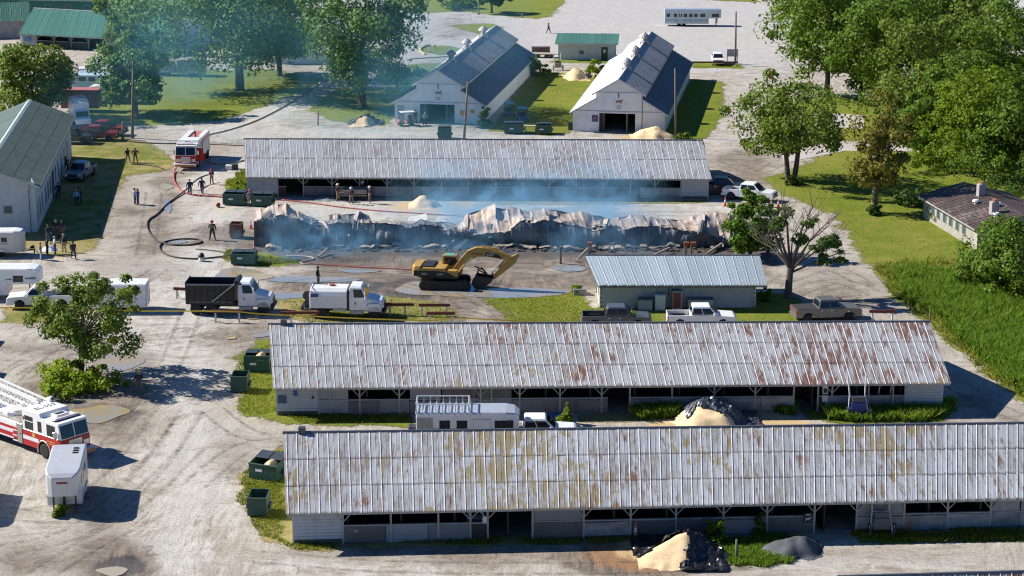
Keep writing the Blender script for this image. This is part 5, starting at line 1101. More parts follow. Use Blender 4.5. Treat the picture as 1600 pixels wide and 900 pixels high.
# trailers under the trees, upper left
def xy(px, py): g = G(px, py); return (g.x, g.y, 0)
TG = 'trailers parked in a row under the trees'
gooseneck('pale blue roofed horse trailer with three dark windows beneath the tree', xy(140, 143), R(176), 6.5, .3, 2.2, 2.6, M('powder_blue', (.45, .60, .68), .4), wins=((-2.6, -1.7), (-1.2, -.3), (.2, 1.1)), group=TG, z_neck=.5)
gooseneck('white trailer with twin black wheels showing below the dark tree branches', xy(178, 160), R(176), 6.0, .3, 2.2, 2.5, 'white', wins=(), group=TG, z_neck=.5)
gooseneck('white roofed trailer behind the pale blue one', xy(160, 130), R(176), 7.0, .3, 2.2, 2.4, 'white', wins=(), group=TG, z_neck=.5)
gooseneck('flat silver roofed trailer just beyond the pale blue one', xy(155, 136), R(176), 6.5, .3, 2.2, 2.3, ALU, wins=(), group=TG, z_neck=.5)
gooseneck('white trailer with a dark open end, last of the row', xy(175, 121), R(176), 4.5, .3, 2.2, 2.7, 'white', wins=((1.0, 2.0),), group=TG, z_neck=.5)
t = thing('cargo_trailer', 'dark red boxy cargo trailer by the white box truck', 'trailer', xy(128, 173), R(-3)); DR = M('barn_red', (.25, .03, .035), .5)
MB().box(-2.6, 2.6, -1.1, 1.1, .5, 3.0).build('body', DR, t, bev=.03); MB().box(-2.7, 2.7, -1.2, 1.2, 3.0, 3.1).build('roof', M('faded_red', (.45, .13, .12), .6), t, bev=.02); MB().box(2.6, 2.63, -.9, .9, .6, 2.8).build('rear_door', DR, t)
for s in (-1, 1): wheel(t, -.5, s * 1.0, .36, .22); wheel(t, .4, s * 1.0, .36, .22)
t = thing('box_truck', 'white box truck with pipe racks on its roof near the red pickups', 'truck', xy(126, 194), R(-70))
MB().box(-3.2, 1.0, -1.1, 1.1, .8, 3.0).build('box_body', PAINTS['white'], t, bev=.03); MB().prism([(1.1, .5), (3.0, .5), (2.95, 1.15), (2.2, 1.3), (1.7, 2.0), (1.1, 2.05)], -.98, .98).build('cab', PAINTS['white'], t, bev=.04)
pane(t, [(2.18, -.85, 1.32), (2.18, .85, 1.32), (1.72, .8, 1.98), (1.72, -.8, 1.98)], 'windscreen')
for s in (-1, 1): pane(t, [(1.2, s * .985, 1.3), (2.05, s * .985, 1.3), (1.68, s * .985, 1.9), (1.2, s * .985, 1.9)][::-s], 'side_window'); wheel(t, 2.3, s * .88, .38, .26); wheel(t, -1.8, s * .88, .38, .4); MB().box(2.95, 3.02, s * .6, s * .9, .7, .95).build('headlight', HEAD, t)
mb = MB()
for s in (-1, 1): mb.bar((-3.1, s, 3.3), (1, s, 3.3), .06)
for k in range(5): x = -3.1 + k * 1.02; mb.bar((x, -1, 3.3), (x, 1, 3.3), .06); mb.bar((x, -1, 3), (x, -1, 3.3), .05); mb.bar((x, 1, 3), (x, 1, 3.3), .05)
mb.build('roof_rack', ALU, t)
gooseneck('brown box trailer standing on the lawn near the thick tree trunk', xy(300, 118), R(178), 4.2, .3, 2.1, 2.6, M('brown_grey_paint', (.28, .25, .23), .5), wins=(), group=TG, z_neck=.5)
gooseneck('tan trailer half behind the dark maple on the lawn', xy(255, 117), R(178), 4.2, .3, 2.1, 2.4, M('tan_trailer', (.36, .32, .28), .5), wins=(), group=TG, z_neck=.5)

# ---- fire engines
FR, FW = PAINTS['fire'], M('fire_white', (.80, .79, .77), .3, 0, .05, 1.2, dirt=((.5, .45, .4), .2)); GOLD = M('gold_leaf', (.60, .36, .08), .4, .2); REFL = M('reflective_white', (.72, .72, .74), .4, 0, .1, 2); DIA = M('tread_plate', (.42, .40, .37), .35, .5, .15, 4)
def fire_cab(t, x0, L=4.3, H=3.0):
    w = 1.22; x1 = x0 + L; xw = x1 - .15
    MB().prism(arch_prof([(x1, .9), (x1, 1.72), (x0, 1.72)], x0, x1 - .02, .55, [(x0 + 2.35, .58)], .68), -w, w).build('cab_lower', FR, t, bev=.02)
    up = MB(); up.prism([(x0, 1.72), (x1, 1.72), (x1 - .28, 2.82), (x1 - 2.1, 2.86), (x1 - 2.3, H + .18), (x0, H + .18)], -w + .01, w - .01); up.build('cab_upper', FW, t, bev=.03)
    B1, B2, T1, T2 = (x1, -w, 1.72), (x1, w, 1.72), (x1 - .28, -w, 2.82), (x1 - .28, w, 2.82)
    win_on(t, B1, B2, T1, T2, .04, .48, .06, .86, 'windscreen', .02); win_on(t, B1, B2, T1, T2, .52, .96, .06, .86, 'windscreen', .02)
    for s in (-1, 1):
        y = s * (w - .01)
        for a, b_, z0, z1 in ((.3, 1.2, 1.8, 2.75), (1.75, 2.15, 1.85, 2.6), (2.75, 3.65, 1.8, 2.6)): MB().box(x0 + a, x0 + b_, y, y + s * .018, z0, z1).build('side_window', GL, t)
        MB().box(x0 + .28, x0 + 1.22, y, y + s * .024, 2.36, 2.42).build('window_bar', FW, t)
        MB().box(x0 + .02, x0 + 1.75, s * w, s * (w + .008), 1.0, 1.28).build('reflective_stripe', REFL, t); MB().box(x0 + 3.1, x1 - .02, s * w, s * (w + .008), .68, .85).build('reflective_stripe', REFL, t)
        MB().lathe([(.19, 0), (.19, .012), (0, .013)], 8, Matrix.Translation((x0 + 1.25, s * w, 1.48)) @ Matrix.Rotation(-s * math.pi / 2, 4, 'X')).build('gold_cross', GOLD, t)
        MB().box(x0 + 2.7, x0 + 3.6, s * w, s * (w + .008), 1.36, 1.42).build('gold_lettering', GOLD, t); MB().box(x0 + 2.9, x0 + 3.4, s * w, s * (w + .008), 1.2, 1.26).build('gold_lettering', GOLD, t)
        a = []
        for k in range(9): an = math.pi * (-.12 + 1.24 * k / 8); a.append((x0 + 2.35 + .72 * math.cos(an), s * (w + .02), .58 + .72 * math.sin(an)))
        MB().tube(a, .05, 5).build('wheel_arch_trim', M('arch_cream', (.7, .62, .52), .5), t); wheel(t, x0 + 2.35, s * 1.05, .55, .34)
        MB().box(x1 - .02, x1 + .03, s * .68, s * 1.15, .95, 1.35).build('headlight', CHR, t, bev=.02); MB().box(x1 - .5, x1 - .35, s * 1.25, s * 1.5, 1.75, 2.3).build('mirror', CHR, t, bev=.03)
        MB().box(x0 + .1, x0 + .2, y, y + s * .03, 2.4, 2.65).build('marker_light', TAIL, t)
    MB().box(x1 - .01, x1 + .035, -.55, .55, .85, 1.6).build('grille', CHR, t, bev=.02); MB().box(x1 - .1, x1 + .55, -1.25, 1.25, .5, .8).build('front_bumper', FW, t, bev=.04)
    MB().box(x1 + .5, x1 + .56, -1.2, 1.2, .52, .78).build('chevron_panel', M('chevron_orange', (.55, .20, .06), .5), t)
    MB().box(x1 - 1.0, x1 - .75, -1.05, 1.05, 2.9, 3.05).build('light_bar', M('light_bar_pink', (.72, .62, .60), .3), t, bev=.04); MB().box(x1 - 1.05, x1 - .7, -1.1, 1.1, 2.84, 2.9).build('light_bar_base', BLK, t)
    a = MB().box(x1 - 1.9, x1 - 1.2, -.55, .55, 2.84, 3.1).build('roof_ac_unit', FW, t, bev=.05); MB().box(x1 - 1.75, x1 - 1.45, -.35, .35, 3.1, 3.12).build('ac_grille', BLK, a)
    MB().box(x1 - 2.12, x1 - .2, -w + .05, w - .05, 2.83, 2.87).build('cab_roof_front', FW, t)
a_, b_ = G(0, 693), G(128, 716)
hd = heading(G(0, 690), G(60, 711))
lt_c = G(68, 716)
lt = thing('ladder_truck', 'red and white ladder truck with raised roof cab behind the aluminium trailer', 'fire engine', (lt_c.x, lt_c.y, 0), 0); 
lt.rotation_euler = (0, 0, hd)
_n = Vector((-math.sin(hd), math.cos(hd), 0)); _f = Vector((math.cos(hd), math.sin(hd), 0)); lt.location = lt_c + _n * 1.22 - _f * 2.2
fire_cab(lt, 0)
lettering('EL-353', .62, BLK, lt, (1.0, .05, 3.186), (0, 0, math.pi / 2), 'roof_number')
MB().box(-8, -.65, -1.22, 1.22, .75, 1.62).build('side_body', FR, lt, bev=.02); MB().box(-8, -.65, -1.24, 1.24, 1.62, 1.98).build('upper_body', FW, lt, bev=.02)
for s in (-1, 1):
    MB().box(-8, -1.1, s * 1.22, s * 1.232, 1.15, 1.4).build('reflective_stripe', REFL, lt); MB().box(-8, -1.1, s * 1.22, s * 1.236, .72, .82).build('lower_trim', REFL, lt)
    d_ = MB().box(-.62, -.08, s * 1.0, s * 1.24, .55, 2.0).build('locker_door', DIA, lt, bev=.02); MB().box(-.3, -.2, s * 1.24, s * 1.26, 1.25, 1.32).build('handle', BLK, d_)
    mb = MB(); [mb.box(-1.15, -.66, s * .95, s * 1.25, .6 + k * .38, .66 + k * .38) for k in range(4)]; mb.build('access_step', FW, lt)
MB().box(-8, -.05, -.9, .9, .45, .8).build('chassis', STEEL, lt); MB().box(-3.2, -.5, -1.1, 1.1, 1.98, 2.08).build('deck', DIA, lt)
MB().lathe([(.85, 2.0), (.85, 2.3), (.7, 2.4)], 14, Matrix.Translation((-2.4, 0, 0))).build('turntable', FW, lt)
def ladder(p, q, w, h, n, name, m_=FW):
    p, q = Vector(p), Vector(q); mb = MB()
    for s in (-1, 1):
        o = Vector((0, s * w / 2, 0)); mb.bar(p + o, q + o, .1, .16); mb.bar(p + o + Vector((0, 0, h)), q + o + Vector((0, 0, h)), .1, .12)
        for k in range(n): a = p.lerp(q, k / n); b_ = p.lerp(q, (k + .5) / n); c = p.lerp(q, (k + 1) / n); mb.bar(a + o, b_ + o + Vector((0, 0, h)), .05); mb.bar(b_ + o + Vector((0, 0, h)), c + o, .05)
    for k in range(n * 2): a = p.lerp(q, k / n / 2); mb.bar(a + Vector((0, -w / 2, 0)), a + Vector((0, w / 2, 0)), .05)
    return mb.build(name, m_, lt)
ladder((-.9, .25, 2.5), (-10, .25, 3.15), 1.1, .6, 14, 'ladder_section'); ladder((.15, .55, 2.75), (-10, .55, 3.6), .8, .5, 14, 'ladder_section')
MB().bar((-.9, -.35, 2.9), (-3.2, -.35, 2.15), .3, .4).build('lift_cylinder', FW, lt); MB().bar((-.9, .85, 2.9), (-3.2, .85, 2.15), .3, .4).build('lift_cylinder', FW, lt)
nz = MB().box(.0, .45, .9, 1.4, 3.0, 3.45).build('ladder_tip_light', FW, lt, bev=.05); MB().tube([(.3, 1.15, 3.3), (.75, 1.15, 3.65)], .14, 8).build('water_monitor', BLK, nz)
for s in (-1, 1): wheel(lt, -5.2, s * 1.05, .55, .5); wheel(lt, -6.6, s * 1.05, .55, .5)
en_c = (G(275, 266) + G(310, 266)) / 2
en = thing('fire_engine', 'red and white fire engine facing the viewer with hoses run out on the road', 'fire engine', (en_c.x, en_c.y + 4.4, 0), R(-92))
fire_cab(en, 0)
MB().box(-5, -.1, -1.22, 1.22, .7, 2.9).build('body', FR, en, bev=.03); MB().box(-5, -.2, -1.23, -.55, 2.9, 3.15).build('roof_locker', FW, en, bev=.03); MB().box(-5, -.2, .55, 1.23, 2.9, 3.15).build('roof_locker', FW, en, bev=.03)
MB().box(-4.8, -.5, -.5, .5, 2.9, 3.0).build('hose_bed', M('hose_pink', (.45, .14, .12), .7), en); MB().tube([(-1.0, .25, 3.0), (-1.0, .25, 3.5), (-.6, .1, 3.55)], .1, 8).build('deck_gun', M('gun_dark', (.12, .06, .08), .5), en)
for s in (-1, 1):
    for k in range(4): MB().box(-4.8 + k * 1.15, -3.8 + k * 1.15, s * 1.22, s * 1.25, .9, 2.5).build('roller_shutter', ALU, en)
    wheel(en, -3.2, s * 1.05, .55, .5)
    MB().box(3.0, 3.05, s * 1.2, s * 1.9, .9, 2.4).build('open_cab_door', FR, en) if s == 1 else None
MB().box(2.0, 2.06, 1.22, 1.95, .8, 1.6).build('door_lower', FR, en)
MB().lathe([(.22, 0), (.22, .02)], 10, Matrix.Translation((4.33, -.75, 1.2)) @ Matrix.Rotation(math.pi / 2, 4, 'Y')).build('suction_cap', CHR, en)

# ---- golf cart, utility carts
def golf_cart(label, px, py, rz, c=(.62, .62, .60), roof=(.72, .70, .68), group=None):
    t = thing('golf_cart', label, 'golf cart', xy(px, py), rz, group); m_ = M('cart_' + str(c), c, .4); rf = M('cartroof_' + str(roof), roof, .5)
    MB().prism([(-1.15, .3), (1.1, .3), (1.2, .6), (.95, .85), (.6, .75), (.5, .4), (0, .4), (-.05, .62), (-.5, .62), (-.6, .8), (-1.15, .75)], -.6, .6).build('body', m_, t, bev=.03)
    MB().box(-.55, -.05, -.55, .55, .62, .74).build('seat', BEDB, t, bev=.03); MB().box(-.65, -.52, -.55, .55, .74, 1.15).build('backrest', BEDB, t, bev=.03); MB().box(-1.2, .75, -.62, .62, 1.78, 1.86).build('roof', rf, t, bev=.04)
    for x0, x1 in ((-.7, -.75), (.75, .55)):
        for s in (-1, 1): MB().bar((x0, s * .56, .7), (x1, s * .56, 1.8), .05).build('roof_post', STEEL, t)
    for x in (-.75, .8):
        for s in (-1, 1): wheel(t, x, s * .55, .23, .18, RIMW)
    MB().tube([(.55, .25, .75), (.3, .25, 1.05)], .03, 5).build('steering_column', STEEL, t); return t
golf_cart('golf cart with pale roof parked in front of barn number 23', 634, 196, R(200), (.30, .12, .12))
golf_cart('dark golf cart with blue canopy on the shaded lawn between the white barns', 817, 190, R(-80), (.05, .10, .22), (.10, .30, .42))
golf_cart('small cart with teal canopy in the shade beside barn number 23', 796, 182, R(-80), (.10, .12, .14), (.18, .42, .48))
# racing sulkies and carts
def sulky(label, px, py, rz, lean=0., seat=(.02, .05, .22), sc=1.15, big=False):
    t = thing('jog_cart', label, 'jog cart', xy(px, py), rz, None, sc); fr = M('cart_tube', (.62, .60, .58), .4, .2); L = 2.3
    tip = Matrix.Rotation(-lean, 4, 'X')
    mb = MB()
    for s in (-1, 1): mb.tube([tip @ Vector(p) for p in ((s * .55, -.1, .1), (s * .52, .1, .55), (s * .42, .3, 1.3), (s * .5, .5, 2.3))], .045, 6)
    mb.bar(tip @ Vector((-.5, .1, .6)), tip @ Vector((.5, .1, .6)), .05); mb.bar(tip @ Vector((-.45, .3, 1.2)), tip @ Vector((.45, .3, 1.2)), .05); mb.build('shaft', fr, t)
    for s in (-1, 1):
        w_ = []
        for k in range(17): a = 2 * math.pi * k / 16; w_.append((s * .62, -.05 + .33 * math.cos(a), .36 + .33 * math.sin(a)))
        o = MB().tube(w_, .035, 5, False).build('wheel', RUB, t); mb = MB()
        for k in range(6): a = math.pi * k / 6; mb.bar((s * .62, -.05 + .32 * math.cos(a), .36 + .32 * math.sin(a)), (s * .62, -.05 - .32 * math.cos(a), .36 - .32 * math.sin(a)), .02)
        mb.build('spoke', CHR, o)
    MB().box(-.42, .42, -.02, .06, .35, .95).build('seat', M('seat_' + str(seat), seat, .6), t, bev=.02); MB().box(-.36, .36, .02, .09, .98, 1.25).build('footrest', M('cart_net', (.10, .10, .11), .7), t); return t
sulky('pale jog cart with blue seat tipped up against the rust streaked stable', 1341, 655, R(3), .12, sc=1.35)
sulky('jog cart with grey net tipped up by the pallet at the front stable', 1377, 838, R(2), .1, (.10, .11, .12), 1.25)
sulky('dark jog cart leaning on a post left of the front stable aisle', 743, 840, R(-2), .1, (.03, .05, .09), 1.1)
sulky('small jog cart upended in the grass strip near the sawdust pile behind the barns', 872, 110, R(10), .15, (.4, .3, .2), 1.2)
for px_, py_, r_, lb_ in ((1365, 640, -14, 'spare pair of bent cart shafts propped left, under the eave of the rust streaked stable'), (1388, 640, 12, 'spare pair of bent cart shafts propped right, nearer the white boarded end')):
    t = thing('cart_shafts', lb_, 'cart shafts', xy(px_, py_)); MB().tube([(0, 0, .05), (.1, .1, .6), (.35, .2, 1.2), (.5, .3, 2.2)] if r_ < 0 else [(.45, 0, .05), (.15, .1, .6), (.12, .2, 1.3), (.25, .3, 2.2)], .05, 6).build('shaft', M('cart_tube', (.6, .6, .6)), t)
# ================================================================== the burned stable
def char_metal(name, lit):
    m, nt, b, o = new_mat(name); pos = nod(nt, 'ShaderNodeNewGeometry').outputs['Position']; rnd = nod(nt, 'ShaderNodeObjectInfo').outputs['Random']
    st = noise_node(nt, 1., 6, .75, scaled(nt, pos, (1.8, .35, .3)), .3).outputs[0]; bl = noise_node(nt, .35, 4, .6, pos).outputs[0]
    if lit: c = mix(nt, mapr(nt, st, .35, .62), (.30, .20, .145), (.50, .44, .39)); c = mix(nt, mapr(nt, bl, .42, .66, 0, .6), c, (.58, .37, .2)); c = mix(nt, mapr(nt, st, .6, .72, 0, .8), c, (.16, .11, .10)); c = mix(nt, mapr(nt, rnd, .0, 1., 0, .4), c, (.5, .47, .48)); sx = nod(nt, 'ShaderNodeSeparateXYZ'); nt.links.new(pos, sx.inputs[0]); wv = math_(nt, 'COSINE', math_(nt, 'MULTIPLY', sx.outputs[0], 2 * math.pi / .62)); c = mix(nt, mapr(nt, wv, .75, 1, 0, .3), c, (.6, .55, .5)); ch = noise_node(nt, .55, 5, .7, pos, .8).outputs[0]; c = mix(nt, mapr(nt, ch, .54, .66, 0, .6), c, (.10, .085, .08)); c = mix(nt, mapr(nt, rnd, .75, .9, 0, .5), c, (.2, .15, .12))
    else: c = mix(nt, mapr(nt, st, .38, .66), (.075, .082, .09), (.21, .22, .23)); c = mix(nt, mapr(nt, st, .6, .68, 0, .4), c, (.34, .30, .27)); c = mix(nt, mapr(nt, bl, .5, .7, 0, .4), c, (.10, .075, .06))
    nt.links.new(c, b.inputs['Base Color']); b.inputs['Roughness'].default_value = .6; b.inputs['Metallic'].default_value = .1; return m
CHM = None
CHL, CHD = char_metal('scorched_roof_lit', True), char_metal('scorched_roof_shaded', False)  # scorched metal in two tones: a sunlit one, one darkened for shade
CHW = M('charred_wood', (.035, .03, .028), .95, 0, .5, 2, .4); TRIM = M('bent_trim', (.40, .34, .28), .5, .2, .3, 1.5, dirt=((.12, .08, .06), .8)); ASHH = M('ash_heap', (.07, .06, .055), .95, 0, .7, 1.2, .6)
bs_o = G(765, 386); BY = bs_o.y
bs = thing('burned_stable', 'burned down stable of buckled scorched roof sheets, smoking behind the excavator', 'ruin', (0, BY, 0))
rb = random.Random(11)
def interp(tab, x):
    for (a, ya), (b_, yb) in zip(tab, tab[1:]):
        if a <= x <= b_: return ya + (yb - ya) * (x - a) / (b_ - a)
    return tab[0][1] if x < tab[0][0] else tab[-1][1]
# outlines along the wreck (photo columns): crest of the far sheets, fold where the near sheets hang, foot
CREST = [(398, 326), (415, 327), (448, 318), (462, 330), (500, 343), (506, 347), (530, 335), (556, 334), (562, 330), (578, 338), (582, 352), (640, 350), (655, 345), (700, 347), (720, 352), (726, 338), (735, 334), (776, 323), (800, 328), (830, 332), (860, 328), (900, 334), (925, 337), (955, 341), (985, 336), (1010, 338), (1045, 342), (1062, 345), (1090, 340), (1118, 330), (1140, 334), (1165, 345), (1190, 372)]
FOLD = [(398, 345), (440, 341), (462, 342), (500, 356), (512, 352), (530, 349), (580, 351), (620, 354), (700, 356), (722, 362), (740, 366), (765, 362), (800, 358), (812, 349), (850, 346), (880, 352), (900, 354), (925, 363), (945, 356), (1000, 354), (1040, 357), (1090, 361), (1105, 362), (1120, 372), (1150, 378), (1190, 382)]
def crumple(p, k, amp): return noise.noise(Vector((p.x * .55 + k, p.y * .5, p.z * .7))) * amp * 1.3 + noise.noise(Vector((p.x * 1.9 + k, p.y * .7, p.z * .9))) * amp * .3
def seam(x): return .09 * max(0, math.cos(x * math.pi / .62)) ** 6
def sheet_grid(name, f, nu, nv, mat, th=.0, kind=None):
    rr = []
    for j in range(nv + 1): rr.append([tuple(f(i / nu, j / nv) - Vector((0, BY, 0))) for i in range(nu + 1)])
    mb = MB(); mb.loft(rr, False, None, False); return mb.build(name, mat, bs)
cuts = [398]
while cuts[-1] < 1165: cuts.append(cuts[-1] + rb.uniform(24, 48))
cuts[-1] = 1188
for n_, (xa, xb) in enumerate(zip(cuts, cuts[1:])):
    lean = rb.uniform(-.5, .8); lift = rb.uniform(-4, 5); dk = rb.uniform(-1.5, 1.5); tlt = rb.uniform(-3, 3)
    def lower(u, v, xa=xa, xb=xb, n_=n_, lean=lean, lift=lift):
        x = xa - 1 + (xb - xa + 2) * u; pb = onY(x, 386 - 0, BY + .2); pb.z = max(.0, pb.z); pt = onY(x, interp(FOLD, x) + lift * (1 - u), BY + .35 + lean * .5)
        p = pb.lerp(pt, v); rib = -seam(p.x)
        return p + Vector((0, rib - .25 * math.sin(v * math.pi) * .6 + crumple(p, n_ * .7, .42), crumple(p, n_ + 40, .10) * (v > .05)))
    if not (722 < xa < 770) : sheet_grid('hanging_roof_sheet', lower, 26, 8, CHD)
    def upper(u, v, xa=xa, xb=xb, n_=n_, lean=lean, lift=lift, dk=dk, tlt=tlt):
        x = xa - 1.5 + (xb - xa + 3) * u; p0 = onY(x, interp(FOLD, x) + lift * (1 - u) - .5, BY + .4 + lean * .5); p1 = onY(x, interp(CREST, x) + dk + tlt * (u - .5) * 2, BY + 3.9 + lean)
        p = p0.lerp(p1, v); rib = seam(p.x + v * .5)
        return p + Vector((0, crumple(p, n_ * 5.1, .5), rib + crumple(p, n_ + 80, .3)))
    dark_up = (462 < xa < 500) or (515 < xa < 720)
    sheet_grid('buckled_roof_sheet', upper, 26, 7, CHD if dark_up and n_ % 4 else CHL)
    def back(u, v, xa=xa, xb=xb, n_=n_):
        x = xa - 1 + (xb - xa + 2) * u; p1 = onY(x, interp(CREST, x) + .3, BY + 4.65); p0 = Vector((p1.x, p1.y + 3.2, 0)); p = p1.lerp(p0, v)
        return p + Vector((0, crumple(p, n_ * 2.1, .3), crumple(p, n_ + 60, .12) * (v < .9)))
    sheet_grid('rear_roof_sheet', back, 8, 5, CHL)
for k in range(34):
    x = rb.uniform(405, 1150); g = onY(x, interp(FOLD, x) - 1, BY + rb.uniform(.6, 3.2)) - Vector((0, BY, 0)); d = Vector((rb.uniform(-1.6, 1.6), rb.uniform(-.8, .5), rb.uniform(-.25, .3)))
    MB().bar(g - d * .5, g + d, .16, .2).build('charred_rafter', CHW, bs)
for k in range(26):                                             # single panels torn off and thrown across the heap
    x = rb.uniform(405, 1150); g = onY(x, interp(FOLD, x) + rb.uniform(-3, 14), BY - rb.uniform(-.6, .5)) - Vector((0, BY, 0)); L = rb.uniform(1.0, 2.2); w = rb.uniform(.5, .9); Mx = Matrix.Translation(g) @ Matrix.Rotation(rb.uniform(-.35, .35), 4, 'Y') @ Matrix.Rotation(rb.uniform(-.5, .45), 4, 'X') @ Matrix.Rotation(rb.uniform(-.6, .6), 4, 'Z')
    mb = MB(); mb.loft([[tuple(Mx @ Vector((-w / 2 + w * i / 6, y, (.05 if i % 2 else 0) + .18 * math.sin(y * 1.7 + k) + .1 * math.sin(i + k)))) for i in range(7)] for y in (0, L * .3, L * .6, L)], False, None, False); mb.build('torn_roof_panel', CHL if k % 3 == 0 else CHD, bs)
# twisted trim strip along the foot of the wreck, a folded pale flap, odd sheets torn loose
def strip(pts, w, mat, name='bent_trim', h=.09):
    rr = []
    for k, p in enumerate(pts): rr.append([tuple(Vector(p) + Vector((0, -w / 2, rb.uniform(0, h * .5))) - Vector((0, BY, 0))), tuple(Vector(p) + Vector((0, w / 2, h + rb.uniform(0, h))) - Vector((0, BY, 0)))])
    mb = MB(); mb.loft(rr, False, None, False); return mb.build(name, mat, bs)
for a, b_, yy in ((415, 440, 389), (455, 465, 388), (505, 700, 387.5), (770, 838, 388), (842, 870, 388), (880, 905, 390), (975, 1000, 387), (1000, 1045, 388), (1030, 1062, 386), (1085, 1115, 386), (1110, 1130, 390), (1128, 1150, 384), (925, 960, 389), (940, 975, 392)):
    n = max(5, int((b_ - a) / 5)); pts = []
    for k in range(n + 1): x = a + (b_ - a) * k / n; g = G(x, yy + 1.4 * math.sin(k * .35 + a) + rb.uniform(-.3, .3)); g.z = .1 + .2 * max(0, math.sin(k * .7 + a)) + rb.uniform(0, .12); pts.append(g)
    strip(pts, rb.uniform(.4, .9), TRIM)
def flap(pxs, y0, y1, mat, name='torn_roof_sheet', amp=.2):
    """four photo corners (foot left, foot right, top right, top left) standing between depths y0 and y1"""
    c = [onY(*pxs[0], y0), onY(*pxs[1], y0), onY(*pxs[2], y1), onY(*pxs[3], y1)]
    def f(u, v): p = c[0].lerp(c[1], u).lerp(c[3].lerp(c[2], u), v); return p + Vector((0, crumple(p, pxs[0][0], amp) + .04 * math.sin(u * 30), crumple(p, pxs[0][0] + 9, amp * .5)))
    return sheet_grid(name, f, 12, 8, mat)
WHT = M('blistered_white_sheet', (.66, .62, .56), .5, .1, .2, 2, dirt=((.25, .2, .16), .7))
for pxs, dy0, dy1, m_ in ([(500, 388), (506, 388), (512, 352), (497, 354)], -.1, 1.4, WHT), ([(484, 388), (504, 389), (503, 377), (498, 372)], -.5, .2, WHT), ([(497, 356), (504, 366), (526, 352), (514, 347)], .8, 1.6, WHT), \
        ([(545, 351), (556, 352), (560, 330), (554, 338)], 1.5, 3.2, CHL), ([(556, 351), (582, 352), (577, 337), (561, 331)], 1.6, 3.4, CHD), ([(636, 346), (668, 345), (666, 333), (640, 338)], 4.5, 6.5, WHT), ([(680, 345), (696, 346), (694, 336), (684, 337)], 4.3, 5.6, WHT), \
        ([(727, 368), (775, 366), (782, 330), (726, 340)], 1.2, 3.6, CHL), ([(763, 372), (800, 368), (798, 345), (760, 352)], .4, 1.8, CHD), ([(714, 358), (727, 356), (727, 346), (720, 348)], .9, 1.5, WHT), ([(697, 386), (705, 390), (735, 369), (728, 362)], -1.6, .6, CHD), ([(702, 391), (708, 394), (732, 376), (728, 374)], -1.9, .2, WHT), \
        ([(1108, 388), (1122, 384), (1140, 345), (1105, 358)], .6, 3.6, CHL), ([(1130, 380), (1142, 380), (1150, 340), (1120, 345)], 1.0, 3.8, CHL), ([(612, 384), (628, 384), (626, 377), (612, 378)], -.4, .2, WHT), ([(970, 350), (985, 358), (990, 340), (962, 343)], 1.5, 2.8, CHL):
    flap(pxs, BY + dy0, BY + dy1, m_)
MB().box(-23.5, 24.5, .9, 1.2, 0, .9).box(-20, -6, 2.5, 3.0, 0, 1.2).box(2, 22, 2.4, 2.8, 0, 1.1).build('charred_stall_wall', CHW, bs)
mb = MB()
for k in range(420):
    x = rb.uniform(-24.5, 26); y = rb.uniform(-2.2, 1.2); s = rb.uniform(.08, .4)
    p = Vector((x, y, s * .25)); mb.cbox((0, 0, 0), (s * rb.uniform(.6, 3), s, s * .5), Matrix.Translation(p) @ Matrix.Rotation(rb.uniform(0, 3.1), 4, 'Z') @ Matrix.Rotation(rb.uniform(-.5, .5), 4, 'X'))
tag(mb.build('burnt_debris', ASHH, bs), kind='stuff')
for k, (x, yb, yt, w) in enumerate(((876, 412, 385, .22), (921, 398, 380, .24), (1071, 400, 378, .24), (1080, 398, 384, .16), (960, 396, 384, .14), (977, 396, 384, .14), (1090, 382, 365, .2), (858, 384, 360, .2), (520, 402, 396, .2))):
    g = G(x, yb); t_ = onY(x + rb.uniform(-1, 1), yt, g.y); mb = MB(); mb.bar(g - Vector((0, BY, 0)), t_ - Vector((0, BY, 0)), w); mb.build('charred_post', M('half_burnt_post', (.30, .24, .19), .85, 0, .4, 2), bs)
for (xa, ya), (xb, yb_) in (((900, 410), (918, 396)), ((1020, 402), (1046, 395)), ((1105, 398), (1128, 388)), ((1118, 392), (1131, 378)), ((991, 383), (1003, 373)), ((955, 388), (975, 389)), ((497, 404), (512, 396)), ((935, 386), (960, 388))):
    a = G(xa, ya); b_ = G(xb, yb_); a.z += .15; b_.z += .5; MB().bar(a - Vector((0, BY, 0)), b_ - Vector((0, BY, 0)), .18).build('fallen_beam', M('half_burnt_post', (.30, .24, .19)), bs)
for x in (921, 1072, 1083): g = G(x, 400); MB().cbox((g.x, g.y - BY, onY(x, 381, g.y).z), (.5, .3, .35)).build('rusted_bracket', M('rust_orange', (.38, .10, .04), .8), bs)

# ================================================================== heaps and tarps
SAW = M('sawdust', (.70, .52, .31), .95, 0, .16, 1.5, .7, dirt=((.48, .31, .15), .5)); TARPK = M('black_tarp', (.02, .02, .022), .32, 0, .4, 1.6, .3); TARPS = M('silver_black_tarp', (.10, .105, .12), .3, .2, .7, 1.2, .3); TARPG = M('weathered_tarp', (.085, .09, .10), .7, 0, .3, 1.5, .3)
def heap_fn(rx, ry, h, seed, sharp=1.6):
    def f(x, y):
        r = math.hypot(x / rx, y / ry); n = noise.noise(Vector((x * .6 + seed, y * .6, seed))) * .34 + noise.noise(Vector((x * 1.9 + seed, y * 1.9, 3))) * .16 + noise.noise(Vector((x * 4.5 + seed, y * 4.5, 5))) * .05
        a = math.atan2(y, x); r *= 1 + .18 * math.sin(2 * a + seed) + .1 * math.sin(5 * a + seed * 2)
        return max(h * (1 - r ** sharp * (1 + n)) * (1 + n), .16 * h * (1.25 - r + n * 1.5), 0)
    return f
